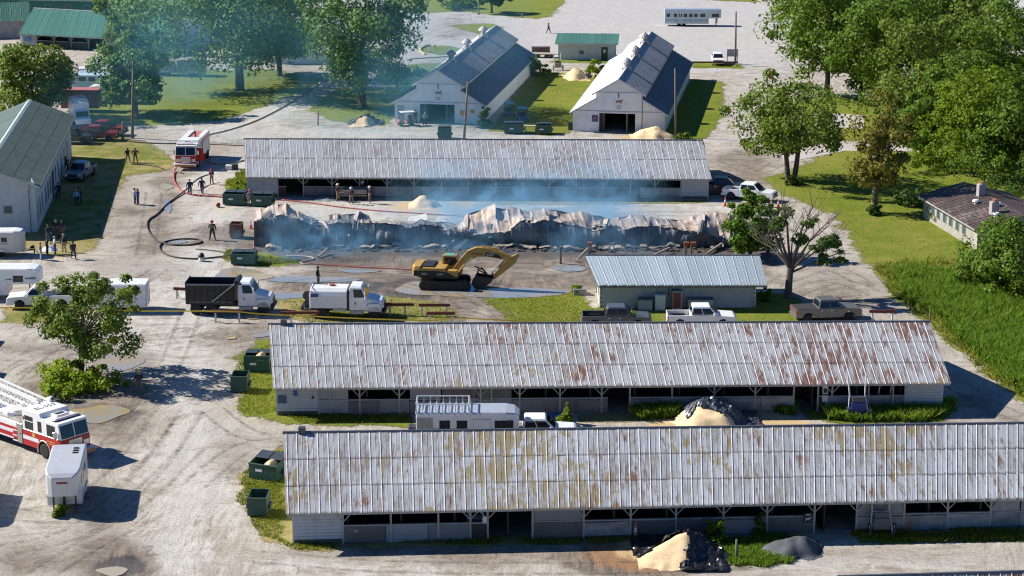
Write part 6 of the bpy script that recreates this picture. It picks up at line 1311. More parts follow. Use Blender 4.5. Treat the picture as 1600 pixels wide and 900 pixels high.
def heap_mesh(f, rx, ry, n=26, keep=lambda x, y: True, off=0., wr=0.):
    vs = []; fs = []; idx = {}
    for j in range(n + 1):
        for i in range(n + 1):
            x = (-1.15 + 2.3 * i / n) * rx; y = (-1.15 + 2.3 * j / n) * ry; z = f(x, y)
            if wr: z += off + wr * abs(noise.noise(Vector((x * 1.6, y * 1.6, 7)))) + wr * .6 * abs(noise.noise(Vector((x * 4, y * 4, 2))))
            idx[i, j] = len(vs); vs.append((x, y, max(z, 0) - (.06 if z <= 0 else 0)))
    for j in range(n):
        for i in range(n):
            x = (-1.15 + 2.3 * (i + .5) / n) * rx; y = (-1.15 + 2.3 * (j + .5) / n) * ry
            if keep(x, y): fs.append((idx[i, j], idx[i + 1, j], idx[i + 1, j + 1], idx[i, j + 1]))
    mb = MB(); mb.add(vs, fs); return mb
def pile(label, px, py, rx, ry, h, mat=None, seed=1, tarp=None, cat='sawdust pile', name='sawdust_pile', tarp_label=None, tmat=None, sharp=1.6):
    g = G(px, py); f = heap_fn(rx, ry, h, seed, sharp); o = heap_mesh(f, rx, ry).build(name, mat or SAW, None, True); o.location = g; tag(o, label, cat)
    if tarp: tt = heap_mesh(f, rx * 1.08, ry * 1.08, 44, tarp, .05, .34).build('tarpaulin', tmat or TARPK, None, False); tt.location = g; tag(tt, tarp_label, 'tarp')
    return o
def wob(x, y, s): return .7 * noise.noise(Vector((x * .9, y * .9, s))) + .3 * noise.noise(Vector((x * 2.6, y * 2.6, s)))
pile('pale sawdust pile nearest the viewer, in front of the front stable', 1068, 866, 2.5, 2.3, 1.4, None, 3, lambda x, y: (y > .35 + .25 * x + wob(x, y, 1) * 1.2 and x < .6) or (x > .35 + .2 * y + wob(x, y, 2) and x < 2.4), tarp_label='crumpled black plastic tarp sliding off the sawdust nearest the viewer', sharp=1.15)
pile('tan sawdust pile under a tarp between the two front stables', 1110, 662, 3.0, 2.4, 1.45, None, 8, lambda x, y: y > -.55 + wob(x, y, 4) * 1.3 - .6 * x * (x > .5) and x > -1.9, tarp_label='black and silver tarp spread over the pile between the front stables', tmat=TARPS, sharp=2.4)
t = thing('shovel', 'red shovel stuck in the pile between the two front stables', 'shovel', xy(1105, 669)); MB().bar((0, 0, .1), (.25, .5, 1.5), .06).build('handle', POSTW, t); MB().box(-.22, .2, -.2, .0, .02, .45).build('blade', M('shovel_red', (.4, .03, .03), .5), t, bev=.03)
pile('small pale sawdust pile in front of the smoky grey roofed stable', 663, 322, 1.5, 1.7, 1.2, None, 5, sharp=1.25)
pile('big sawdust pile against the open front of barn number 24', 1019, 215, 2.5, 2.2, 1.35, None, 6, sharp=1.7)
pile('sawdust pile with a black sheet on its top on the lawn between the white barns', 900, 122, 1.9, 2.6, 1.5, None, 7, lambda x, y: x > .3 and y > .2 + wob(x, y, 2), tarp_label='black sheet on the back of the sawdust behind barn 24')
pile('sawdust pile half under grey plastic by the lone post near the lawn', 571, 194, 1.9, 2.0, 1.15, None, 9, lambda x, y: y > -.6 + wob(x, y, 6) * 2, tarp_label='grey plastic sheet over the heap near barn number 23', tmat=TARPG)
pile('low mound wrapped in dark grey tarp near the right aisle of the front stable', 1238, 861, 1.65, 1.5, .8, TARPG, 4, cat='covered heap', name='covered_heap', sharp=2.2)
pile('low crumpled grey tarp heap on the ground by the hay wagon', 508, 312, 1.4, .9, .35, M('grey_tarp_heap', (.2, .22, .24), .6), 12, cat='tarp', name='tarp_heap')
pile('white and blue plastic bags heaped on the grass amid the standing group', 77, 391, 1.0, .6, .5, M('white_bags', (.7, .74, .8), .4), 14, cat='bags', name='plastic_bags')
pile('crumpled blue plastic lying in the weeds by the white pickup nose', 870, 652, .8, .6, .3, M('blue_plastic', (.03, .14, .42), .4), 15, cat='plastic', name='plastic_sheet')

# ================================================================== dumpsters, boxes, pallets, cones
DG = M('dumpster_green', (.018, .075, .055), .5, 0, .2, 1.2, dirt=((.05, .05, .04), .5)); DGK = M('dumpster_inside', (.02, .02, .02), .8, 0, .4, 2); DLID = M('dumpster_lid', (.045, .06, .07), .45, 0, .2, 1.5); RUSTB = M('rusty_box', (.20, .085, .04), .85, 0, .35, 1.5, .2, dirt=((.08, .04, .03), .6))
def dumpster(label, px, py, rz, L=1.9, Wd=1.7, h=1.35, lid=1, fill=False, m_=None, group='dumpsters', slope=.3, cat='dumpster', tag_=True, name='dumpster'):
    t = thing(name, label, cat, xy(px, py), rz, group); m_ = m_ or DG; l, w = L / 2, Wd / 2; zf = h - slope
    mb = MB()
    mb.prism([(-w, .1), (w, .1), (w, h), (-w, zf)], -l, -l + .06, 'x'); mb.prism([(-w, .1), (w, .1), (w, h), (-w, zf)], l - .06, l, 'x')
    mb.box(-l + .06, l - .06, -w, -w + .06, .1, zf); mb.box(-l + .06, l - .06, w - .06, w, .1, h); mb.box(-l + .06, l - .06, -w + .06, w - .06, .1, .18); mb.build('shell', m_, t)
    MB().box(-l + .07, l - .07, -w + .07, w - .07, .19, .3).build('floor', DGK, t); MB().box(-l - .04, l + .04, -w - .04, -w + .1, zf - .06, zf + .02).build('front_rim', m_, t, bev=.015)
    for s in (-1, 1): MB().box(s * l, s * (l + .16), -.25, .45, .45, .68).build('fork_pocket', STEEL if m_ is DG else m_, t); MB().box(s * .6 * l, s * .75 * l, -w + .1, w - .1, 0, .1).build('skid', STEEL, t)
    if tag_: MB().box(-.55, -.05, -w - .012, -w, .62, .8).build('label_plate', SIGNW, t)
    if lid:
        for k in range(2): x0 = -l + k * l; MB().prism([(-.05, h - slope * .55 + .0), (w + .03, h + .02), (w + .03, h + .07), (-.05, h - slope * .55 + .05)] if lid == 1 else [(w, h), (w + .05, h), (w + .25, h + w * .9), (w + .2, h + w * .9)], x0 + .03, x0 + l - .03, 'x').build('lid', DLID, t, bev=.01)
    if fill: f = heap_fn(.55, .55, .55, 3); o = heap_mesh(f, .55, .6, 12).build('sawdust_fill', SAW, t, True); o.location = (.3, -.1, zf - .35)
    return t
dumpster('green dumpster heaped with sawdust at the corner of the front stable', 421, 745, R(-22), 2.1, 1.8, 1.45, 1, True)
dumpster('open topped green skip left of the front stable wall', 405, 802, R(-3), 1.25, 1.5, 1.4, 0, slope=.1, m_=M('skip_green', (.03, .075, .055), .6, 0, .2, 1, dirt=((.10, .06, .04), .5)), cat='skip', tag_=False)
dumpster('green dumpster with raised lid at the corner of the rust streaked stable', 404, 578, R(-3), 2.0, 1.5, 1.45, 1, True, slope=.1)
dumpster('narrow open green skip with a white sticker on the road edge', 376, 610, R(-2), 1.25, 1.4, 1.4, 0, slope=.1, m_=M('skip_green', (.03, .075, .055)), cat='skip', tag_=False)
dumpster('green dumpster by the roadside left of the burned stable', 382, 412, R(-4), 2.3, 1.5, 1.2, 1, slope=.12)
dumpster('green dumpster left of the pair at the corner of the smoky stable', 368, 319, R(-8), 2.4, 1.6, 1.4, 1, slope=.15)
dumpster('green dumpster with pale rubbish on top, right one of the pair by the smoky stable', 411, 321, R(-6), 2.3, 1.6, 1.35, 1, slope=.15)
dumpster('rust brown steel box standing beside the firefighter with striped coat', 370, 371, R(-3), 1.2, 1.2, 1.55, 0, m_=RUSTB, group=None, slope=.05, cat='steel box', tag_=False, name='rusty_skip')
dumpster('dark dumpster on the left by the shaded lawn of the white barns', 803, 208, R(0), 2.5, 1.6, 1.4, 1, m_=DG, slope=.1)
dumpster('dark dumpster on the right by the shaded lawn of the white barns', 850, 209, R(-3), 2.0, 1.6, 1.35, 1, m_=DG, slope=.1)
dumpster('dark box bin just showing over the ridge of the smoky stable', 695, 216, R(0), 1.7, 1.4, 1.5, 1, slope=.1, tag_=False)
t = thing('wooden_plank', 'pale plank laid between the two dark dumpsters on the lawn edge', 'plank', xy(829, 206)); mb = MB(); MB().box(-.85, .85, -.3, .3, .75, .83).build('board', M('pale_plank', (.62, .48, .36), .8), t); MB().box(-.7, -.6, -.25, .25, 0, .75).build('leg', OLDWOOD, t); MB().box(.6, .7, -.25, .25, 0, .75).build('leg', OLDWOOD, t)
t = thing('pallet', 'wooden pallet leaning on the plastic wall of the front stable', 'pallet', xy(1411, 831)); t.rotation_euler = (R(-8), 0, 0)
for k in range(8): MB().box(-.55, .55, -.06, -.04, .04 + k * .145, .14 + k * .145).build('slat', M('pallet_wood', (.32, .20, .13), .85, 0, .25, 3), t)
for x in (-.5, 0, .45): MB().box(x, x + .08, -.04, .05, .02, 1.16).build('stringer', M('pallet_wood', (.32, .2, .13)), t)
CONE = M('cone_orange', (.75, .12, .03), .5, 0, .08, 2); CONEW = M('cone_band', (.75, .7, .65), .5)
def cone(label, px, py, h=.75, faded=False):
    t = thing('traffic_cone', label, 'traffic cone', xy(px, py), 0, 'traffic cones'); c = M('cone_faded', (.55, .22, .16), .6) if faded else CONE
    MB().box(-.2, .2, -.2, .2, 0, .05).build('base', c, t); MB().lathe([(.15, .05), (.03, h)], 10).build('cone_body', c, t, True); MB().lathe([(.108 * 1.02, h * .42), (.072 * 1.06, h * .66)], 10).build('band', CONEW, t); return t
cone('orange traffic cone on the gravel, left one by the white pickup', 1205, 324, .95); cone('orange traffic cone on the gravel, right one nearer the bare tree', 1216, 324, .95); cone('orange cone among the small tree leaves at the end of the burned stable', 1133, 322, 1.05)
cone('tall faded orange cone left of the nearest sawdust pile', 993, 842, 1.15, True); cone('orange cone beside the rusty steel box', 392, 357, .9); cone('small orange cone on the grassy island near barn number 23', 672, 82, .8); cone('orange cone behind the dumpster with the striped firefighter', 397, 391, .7)
t = thing('fire_hydrant', 'yellow fire hydrant on the small grass island', 'hydrant', xy(679, 77)); MB().lathe([(.16, 0), (.14, .1), (.12, .6), (.16, .62), (.12, .8), (.02, .88)], 10).build('barrel', M('hydrant_yellow', (.65, .50, .04), .5), t, True); MB().tube([(-.25, 0, .5), (.25, 0, .5)], .06, 8).build('nozzle', M('hydrant_yellow', (.65, .5, .04)), t)
t = thing('hay_wagon', 'flat wooden wagon with gear piled on it amid the firefighters', 'wagon', xy(552, 311), R(-2)); TIM = M('wagon_timber', (.30, .25, .21), .85, 0, .25, 2)
MB().box(-1.6, 1.6, -.8, .8, .75, .85).build('deck', TIM, t)
for s in (-1, 1):
    for z in (.5, 1.0): MB().box(-1.6, 1.6, s * .8, s * .86, z, z + .17).build('side_board', TIM, t)
    for x in (-1.1, 1.1): wheel(t, x, s * .7, .26, .16)
MB().box(-1.4, 1.3, -.6, .6, .85, 1.1).build('gear_bundle', M('gear', (.45, .40, .33), .8, 0, .5, 3), t); MB().tube([(-1.7, 0, .9), (-1.5, .3, 1.25), (-1.0, .1, 1.3)], .13, 6).build('yellow_bundle', M('gear_yellow', (.5, .42, .12), .7), t)
t = thing('ball', 'dark red ball lying on the pale road near the dumpsters', 'ball', xy(341, 324)); MB().lathe([(.02, 0), (.2, .08), (.27, .27), (.2, .46), (.02, .54)], 12).build('ball_skin', M('ball_red', (.25, .02, .04), .4), t, True)
t = thing('fire_helmet', 'black and white coat with helmet dropped on the road over the thin hose', 'clothing', xy(315, 408)); MB().lathe([(.3, 0), (.28, .2), (.2, .5)], 10).build('white_coat', SIGNW, t, True); MB().lathe([(.32, .42), (.3, .55), (.2, .78), (.03, .84)], 10).build('black_top', BLK, t, True)
t = thing('wheelbarrow', 'rusty wheelbarrow tipped on its side in the weeds by the white boarded end', 'wheelbarrow', xy(1422, 652), R(20)); MB().loft([[(-.3, -.2, .12), (.3, -.2, .12), (.3, .2, .12), (-.3, .2, .12)], [(-.5, -.35, .5), (.5, -.35, .5), (.5, .35, .5), (-.5, .35, .5)]]).build('tray', M('barrow_rust', (.28, .11, .06), .8), t); MB().bar((.4, .3, .3), (1.1, .3, .35), .05).bar((.4, -.3, .3), (1.1, -.3, .35), .05).build('handle', OLDWOOD, t); wheel(t, -.55, .05, .18, .08)
t = thing('log', 'cut log lying in the tall weeds before the rust streaked stable', 'log', xy(1008, 640), R(8)); MB().tube([(-.9, 0, .2), (.9, 0, .22)], .22, 9).build('bark', OLDWOOD, t); MB().lathe([(.2, 0), (.2, .02)], 9, Matrix.Translation((.9, 0, .22)) @ Matrix.Rotation(math.pi / 2, 4, 'Y')).build('cut_end', M('cut_wood', (.55, .38, .2), .8), t)
def boxy(name, label, cat, px, py, d, m_, rz=0., mats=None):
    t = thing(name, label, cat, xy(px, py), rz); MB().box(-d[0] / 2, d[0] / 2, -d[1] / 2, d[1] / 2, .03, d[2]).build('case', m_, t, bev=.03); MB().box(-d[0] / 2 - .03, d[0] / 2 + .03, -d[1] / 2 - .03, d[1] / 2 + .03, d[2], d[2] + .06).build('lid', mats or m_, t, bev=.01); return t
boxy('equipment_case', 'white equipment box on the road at the edge of the engine shadow', 'box', 358, 265, (.7, .6, .5), SIGNW); boxy('equipment_bag', 'dark equipment bag lying on the road right of the engine shadow', 'bag', 366, 264, (.9, .6, .55), M('bag_dark', (.06, .07, .09), .7))
boxy('trash_bin', 'dark bin at the left front corner of barn number 24', 'bin', 892, 203, (.7, .6, .95), BLK); boxy('water_trough', 'dark trough box on a low trailer left of the green roofed shed', 'box', 845, 84, (3.0, 1.2, 1.1), M('trough_brown', (.10, .06, .05), .7))
boxy('scrap_machine', 'grey scrap mower parts at the left end of the grey block building', 'scrap', 906, 460, (1.2, .7, .5), M('scrap_grey', (.25, .26, .27), .6, 0, .5, 3))
t = thing('flatbed_trailer', 'low wooden flatbed trailer with long tongue left of the green roofed shed', 'trailer', xy(862, 90), R(-10)); MB().box(-3.5, 2.5, -.9, .9, .55, .7).build('deck', M('deck_wood', (.36, .30, .25), .8), t); MB().bar((2.5, 0, .5), (5.5, 0, .45), .15).build('tongue', STEEL, t); [wheel(t, x, s * .9, .3, .2) for x in (-.8, 0) for s in (-1, 1)]
for q, (px_, py_) in enumerate(((1003, 877 - 7), (1183, 872))):
    pass
# ================================================================== poles, posts, signs, rails, tape, hoses
POLE = M('utility_pole_wood', (.20, .16, .13), .9, 0, .25, 1.5)
def pole(label, px, py, ptop, lean=0, r=.15, arms=(), name='utility_pole', lx_=0):
    g = G(px, py); top = onY(px + lx_, ptop, g.y); t = thing(name, label, 'pole', g); h = top.z; dx = top.x - g.x
    MB().tube([(0, 0, 0), (dx * .5, 0, h * .5), (dx, 0, h)], [r, r * .85, r * .65], 8).build('shaft', POLE, t, True)
    for z, w in arms: MB().box(dx - w, dx + w, -.06, .06, h - z - .06, h - z + .06).build('crossarm', POLE, t); [MB().lathe([(.05, h - z + .06), (.07, h - z + .2), (.03, h - z + .24)], 6, Matrix.Translation((dx + s * w * .85, 0, 0))).build('insulator', SIGNW, t) for s in (-1, 1)]
    return t
pole('wooden utility pole with crossarm beside the dark maple on the lawn', 207, 216, 96, arms=((.3, .9), (3.0, .5)), lx_=1, r=.2)
pole('leaning grey pole in front of barn number 23', 725, 219, 128, lx_=6, r=.17); pole('pale pole standing right of the sawdust heap at barn number 24', 1056, 214, 107, lx_=-1); pole('tall pole on the far verge next to the parked white car', 1149, 102, 18, lx_=1, r=.18)
pole('short dark post left of the utility pole behind the red pickups', 192, 218, 190, r=.2, name='post'); pole('thin dark post with a red marker on the gravel near the covered heap', 497, 196, 172, r=.1, name='post'); pole('grey post on the left of the sapling before the front stable', 1127, 846, 818, r=.09, name='post') if 0 else None
pole('weathered post beside the nearest sawdust pile tarp', 1151, 873, 843, r=.1, name='post'); pole('post with young leafy sapling in front of the front stable', 1127, 847, 822, r=.09, name='post'); pole('thin post standing at the right end of the rust streaked roof', 1453, 505, 484, r=.07, name='post'); pole('post at the top verge left of the young tree', 748, 23, 3, r=.16, name='post'); pole('grey post among the shadows of the top lawn', 816, 28, 20, r=.12, name='post')
t = thing('stop_sign', 'red octagonal stop sign beside the far lot entrance', 'sign', xy(1204, 140)); MB().tube([(0, .03, 0), (0, .03, 2.0)], .035, 6).build('post', ALU, t)
p8 = [(.42 * math.cos(math.pi / 8 + k * math.pi / 4), 1.95 + .42 * math.sin(math.pi / 8 + k * math.pi / 4)) for k in range(8)]; pl_ = MB().prism(p8, -.02, .0).build('plate', M('stop_red', (.55, .02, .03), .4), t); MB().prism([(x * 1.09, 1.95 + (z - 1.95) * 1.09) for x, z in p8], -.002, .012).build('rim', SIGNW, pl_); lettering('STOP', .26, SIGNW, pl_, (0, -.026, 1.95), (math.pi / 2, 0, 0))
t = thing('notice_sign', 'pale information board on posts by the far verge next to the pole', 'sign', xy(1144, 100)); MB().box(-.9, .9, -.05, 0, 1.2, 2.4).build('panel', M('sign_pale', (.6, .62, .6), .6), t); mb = MB(); [mb.box(-.7, .7, -.06, -.049, 1.4 + k * .25, 1.5 + k * .25) for k in range(4)]; mb.build('print_lines', M('print_grey', (.3, .32, .35), .6), t); [MB().box(x, x + .1, 0, .1, 0, 2.4).build('post', POLE, t) for x in (-.85, .75)]
RAILR = M('rail_dark_red', (.13, .025, .02), .7, 0, .2, 2); RAILW = M('rail_post_white', (.62, .60, .57), .7, 0, .15, 2, dirt=((.3, .25, .2), .4))
def guard(label, x0, x1, py, h=1.0, pxs=None, ext=.3):
    a, b_ = G(x0, py), G(x1, py + (.0 if pxs is None else pxs)); t = thing('hitching_rail', label, 'rail', a, heading(a, b_), 'dark red rails on white posts'); L = (b_ - a).length
    MB().box(-ext, L + ext, -.09, .09, h - .12, h + .12).build('rail', RAILR, t)
    for x in (0, L): MB().box(x - .07, x + .07, -.07, .07, 0, h - .12).build('post', RAILW, t); MB().bar((x, .07, .75), (x, .5, .05), .07).build('stay', RAILW, t)
    return t
guard('dark red rail on white posts just behind the tail of the dump truck', 277, 296, 467, .95, 1); guard('dark red rail before the dump truck rear wheels under the yellow tape', 337, 374, 504, 1.0); guard('red rail half hidden by the vacuum truck rear left of its wheels', 455, 483, 506, 1.0, ext=.9)
guard('dark red rail ahead of the vacuum truck bumper, left one of two', 610, 633, 493, 1.0, ext=.8); guard('dark red rail on the grass right of the vacuum truck, back one', 660, 698, 494, 1.0); guard('dark red rail at the stable ridge near the wheel tracks, crossed by tape', 672, 706, 507, 1.0); guard('dark red rail in the shade beyond the tan pickup', 1363, 1394, 503, .95)
guard('low dark fence rail on the far verge by the white car', 1084, 1150, 104, .7) 
t = tag(MB().build('caution_tape', None) if 0 else obj('caution_tape', bpy.data.meshes.new('caution_tape')), 'long yellow caution tape strung past the two trucks', 'caution tape')
pts = [onY(x, y, 163.6 + (.9 if x < 330 else 0)) for x, y in ((-20, 481), (60, 481), (150, 484), (218, 486), (300, 486), (340, 486.5), (375, 487.5), (400, 490), (455, 493), (482, 494), (545, 497), (600, 499), (672, 501), (706, 497), (760, 499), (820, 502), (880, 503))]
mb = MB(); sp = smooth_path(pts, 4); mb.loft([[tuple(p + Vector((0, 0, .06))), tuple(p + Vector((0, .02, -.06)))] for p in sp], False, None, False); t.data = mb.mesh('caution_tape'); t.data.materials.append(M('tape_yellow', (.72, .52, .04), .4, 0, .1, 3))
HOSEB = M('hose_black', (.05, .045, .04), .7, 0, .3, 3); HOSET = M('hose_tan', (.42, .34, .22), .8, 0, .2, 3); HOSER = M('hose_red', (.42, .06, .07), .7, 0, .2, 3); HOSEP = M('hose_pale', (.55, .5, .46), .7)
def hose(label, pts, m_, r=.08, zs=None, name='fire_hose'):
    P = [G(*p[:2], z=(p[2] if len(p) > 2 else .09) + .0) for p in pts]; o = MB().tube(smooth_path(P, 7), r, 6).build(name, m_, None, True); return tag(o, label, 'fire hose')
hose('thick black hose bending down the road to a big loop', [(328, 272, .9), (312, 278, .8), (300, 287, .7), (290, 297, .2), (262, 318), (246, 334), (233, 343), (230, 352), (233, 362), (240, 371), (250, 378), (270, 382.5), (295, 382.5), (312, 379.5), (314.5, 376), (308, 373.5), (290, 373), (270, 375), (255, 379), (249.5, 385), (252, 392), (262, 398), (280, 402.5), (310, 404), (340, 401.5), (366, 399)], HOSEB, .085)
hose('red hose dropping from the fire engine bumper to the dumpsters', [(276, 262, .7), (273, 266, .2), (272, 280), (278, 292), (290, 301), (310, 305), (340, 307), (358, 309)], HOSER, .085)
hose('dark supply hose from the fire engine across the gravel to the lawn tree', [(315, 214), (332, 209), (350, 205), (380, 196), (410, 184), (450, 163), (478, 145), (500, 131)], HOSEB, .07)
hose('tan hose stretched from the fire engine toward the smoky stable', [(312, 226), (330, 225), (355, 226), (382, 227), (420, 227)], HOSET, .09)
hose('brown hose slung over the engine shadow to the stable corner', [(322, 252), (340, 256), (360, 255), (383, 250)], HOSET, .08)
hose('long red hose line over the pale lane behind the burned stable', [(440, 312), (480, 316), (530, 323), (590, 329), (650, 333), (700, 336), (730, 338)], HOSER, .06)
hose('red hose along the mud in front of the burned stable', [(478, 410), (500, 413), (560, 417), (640, 421), (690, 424)], HOSER, .05)
hose('pale hose curling out of the debris left of the burned stable', [(448, 400), (475, 400.5), (488, 402.5), (489, 405), (478, 407.5), (470, 410), (474, 412), (485, 412)], HOSEP, .07)
hose('thin dark hose pair lying to the roadside dumpster', [(305, 389), (330, 391), (350, 394), (362, 397)], HOSEB, .05)
hose('brown hose running by the far trees toward barn number 23', [(640, 92), (670, 90), (700, 88), (730, 85)], HOSET, .09); hose('dark hose along the back lane left of the fire engine', [(200, 221), (230, 223), (255, 224), (275, 224)], HOSEB, .08)
hose('black hose leading from the pair of standing firefighters', [(205, 256), (225, 257), (245, 260), (255, 264)], HOSEB, .09)
t = thing('curb_island', 'yellow kerb round the left end of the small grass island', 'kerb', (0, 0, 0)); MB().tube([G(664, 85, .1), G(657, 80, .1), (G(657, 76, .1)), G(664, 72, .1), G(672, 70.5, .1)], .18, 6).build('kerb_edge', M('kerb_yellow', (.6, .5, .1), .7), t)
# ================================================================== people: one skinned body per pose, shared by the copies, clothing as materials
SKIN = M('skin', (.45, .26, .18), .6, 0, .05); HAIRM = {'brown': M('hair_brown', (.05, .03, .02), .7), 'grey': M('hair_grey', (.35, .33, .31), .7), 'black': M('hair_black', (.015, .012, .01), .6), 'blond': M('hair_blond', (.32, .22, .10), .7)}
def cloth(c): return M('cloth_%.2f_%.2f_%.2f' % c, c, .85, 0, .15, 4)
def body_mesh(pose):
    P = {}; 
    st = {'stand': (0, 0, .06, -.04), 'walk': (.30, -.26, .0, .0), 'wide': (0.02, -.02, .12, -.12)}.get(pose[0], (0, 0, .05, -.05))
    fl, fr, sl_, sr_ = st     # forward offset of left/right foot, sideways
    J = [('pelvis', (0, 0, .95), .135), ('waist', (0, 0, 1.12), .125), ('chest', (.0, 0, 1.33), .15), ('neck0', (0, 0, 1.47), .07), ('head0', (.015, 0, 1.56), .085), ('head1', (.02, 0, 1.68), .085)]
    for s, n, f, sd in ((1, 'l', fl, abs(sl_)), (-1, 'r', fr, abs(sr_))):
        J += [('hip' + n, (0, s * .10, .90), .105), ('knee' + n, (f * .5 + .03, s * (.10 + sd * .4), .49), .075), ('ank' + n, (f - .02 - (.08 if f < -.1 else 0), s * (.10 + sd), .09 + (.05 if f < -.1 else 0)), .055), ('toe' + n, (f + .14, s * (.11 + sd), .045), .042)]
        J += [('sh' + n, (-.01, s * .19, 1.42), .075)]
        a = pose[1] if s > 0 else pose[2]
        el, wr = {'down': ((-.03, s * .27, 1.14), (.06, s * .29, .89)), 'fwd': ((.03, s * .25, 1.15), (.27, s * .18, 1.12)), 'hip': ((-.10, s * .40, 1.17), (.05, s * .21, 1.04)), 'up': ((.12, s * .30, 1.30), (.20, s * .12, 1.52)),
                  'swing': ((.10, s * .27, 1.16), (.26, s * .26, .98)), 'back': ((-.16, s * .27, 1.16), (-.16, s * .29, .92)), 'hug': ((.18, s * .28, 1.30), (.40, s * .05, 1.28)), 'out': ((.05, s * .40, 1.2), (.25, s * .48, 1.1))}[a]
        J += [('el' + n, el, .055), ('wr' + n, wr, .036)]
    for n, p, r in J: P[n] = (Vector(p), r)
    E = [('pelvis', 'waist', 1), ('waist', 'chest', 1), ('chest', 'neck0', 1), ('neck0', 'head0', 0), ('head0', 'head1', 0)]
    for n in 'lr': E += [('pelvis', 'hip' + n, 2), ('hip' + n, 'knee' + n, 2), ('knee' + n, 'ank' + n, 2), ('ank' + n, 'toe' + n, 3), ('chest', 'sh' + n, 1), ('sh' + n, 'el' + n, 1), ('el' + n, 'wr' + n, 4)]
    names = list(P); me = bpy.data.meshes.new('body'); me.from_pydata([P[n][0] for n in names], [(names.index(a), names.index(b_)) for a, b_, _ in E], [])
    o = bpy.data.objects.new('body', me); col.objects.link(o); o.modifiers.new('Skin', 'SKIN')
    for k, n in enumerate(names): r = P[n][1]; me.skin_vertices[0].data[k].radius = (r, r * (1.25 if n in ('chest', 'waist', 'pelvis') else 1)); me.skin_vertices[0].data[k].use_root = (n == 'pelvis')
    sb_ = o.modifiers.new('Subdivision', 'SUBSURF'); sb_.levels = 1; sb_.render_levels = 1
    dg = bpy.context.evaluated_depsgraph_get(); m2 = bpy.data.meshes.new_from_object(o.evaluated_get(dg)); bpy.data.objects.remove(o)
    mb = MB(); mb.add([v.co[:] for v in m2.vertices], [tuple(p.vertices) for p in m2.polygons])
    mi = []
    for p in m2.polygons:
        c = p.center; best = 9; bt = 1
        for a, b_, tg in E:
            A_, B_ = P[a][0], P[b_][0]; ab = B_ - A_; u = max(0, min(1, (c - A_).dot(ab) / ab.length_squared)); d = (c - (A_ + ab * u)).length
            if d < best: best, bt = d, tg
        mi.append(bt)
    mb.m = mi[:]
    # hands with five fingers, a nose, ears, brows
    for n, s in (('l', 1), ('r', -1)):
        w_, e_ = P['wr' + n][0], P['el' + n][0]; d = (w_ - e_).normalized(); sd = Vector((0, 1, 0)) if abs(d.y) < .8 else Vector((1, 0, 0)); sd = (sd - d * sd.dot(d)).normalized(); nn = d.cross(sd)
        sd, nn = nn, sd * s
        mb.mi = 0
        mb.loft([[tuple(w_ + d * t + sd * a * wd + nn * b_ * .016) for a, b_ in ((-1, -1), (1, -1), (1, 1), (-1, 1))] for t, wd in ((-.02, .026), (.03, .04), (.085, .042))])
        for k in range(4):
            b0 = w_ + d * .083 + sd * (-.032 + .021 * k); L = (.06, .072, .068, .052)[k]
            mb.tube([b0, b0 + d * L * .5 - nn * .006, b0 + d * L * .9 - nn * .024], [.0095, .009, .0065], 5)
        b0 = w_ + d * .03 + sd * -.038; mb.tube([b0, b0 + d * .03 - sd * .022, b0 + d * .062 - sd * .026 - nn * .012], [.011, .010, .007], 5)
    h = P['head1'][0]; mb.mi = 0
    mb.loft([[tuple(h + Vector((.075, y, z))) for y, z in ((-.014, -.075), (.014, -.075), (.008, -.02), (-.008, -.02))], [tuple(h + Vector((.108, y * .6, z))) for y, z in ((-.014, -.072), (.014, -.072), (.008, -.05), (-.008, -.05))]])
    for s in (-1, 1): mb.tube([h + Vector((0, s * .08, -.07)), h + Vector((.01, s * .098, -.045)), h + Vector((0, s * .082, -.015))], .014, 5)
    mb.mi = 3
    for s in (-1, 1): mb.cbox(tuple(h + Vector((.082, s * .033, -.03))), (.012, .026, .012))
    mb.mi = 5; mb.cbox(tuple(h + Vector((.078, 0, -.105))), (.012, .05, .01))
    return mb.mesh('body', True), P
BODIES = {}
LIPS = M('lips', (.30, .10, .09), .5); SHOE = M('shoe_black', (.02, .02, .02), .6)
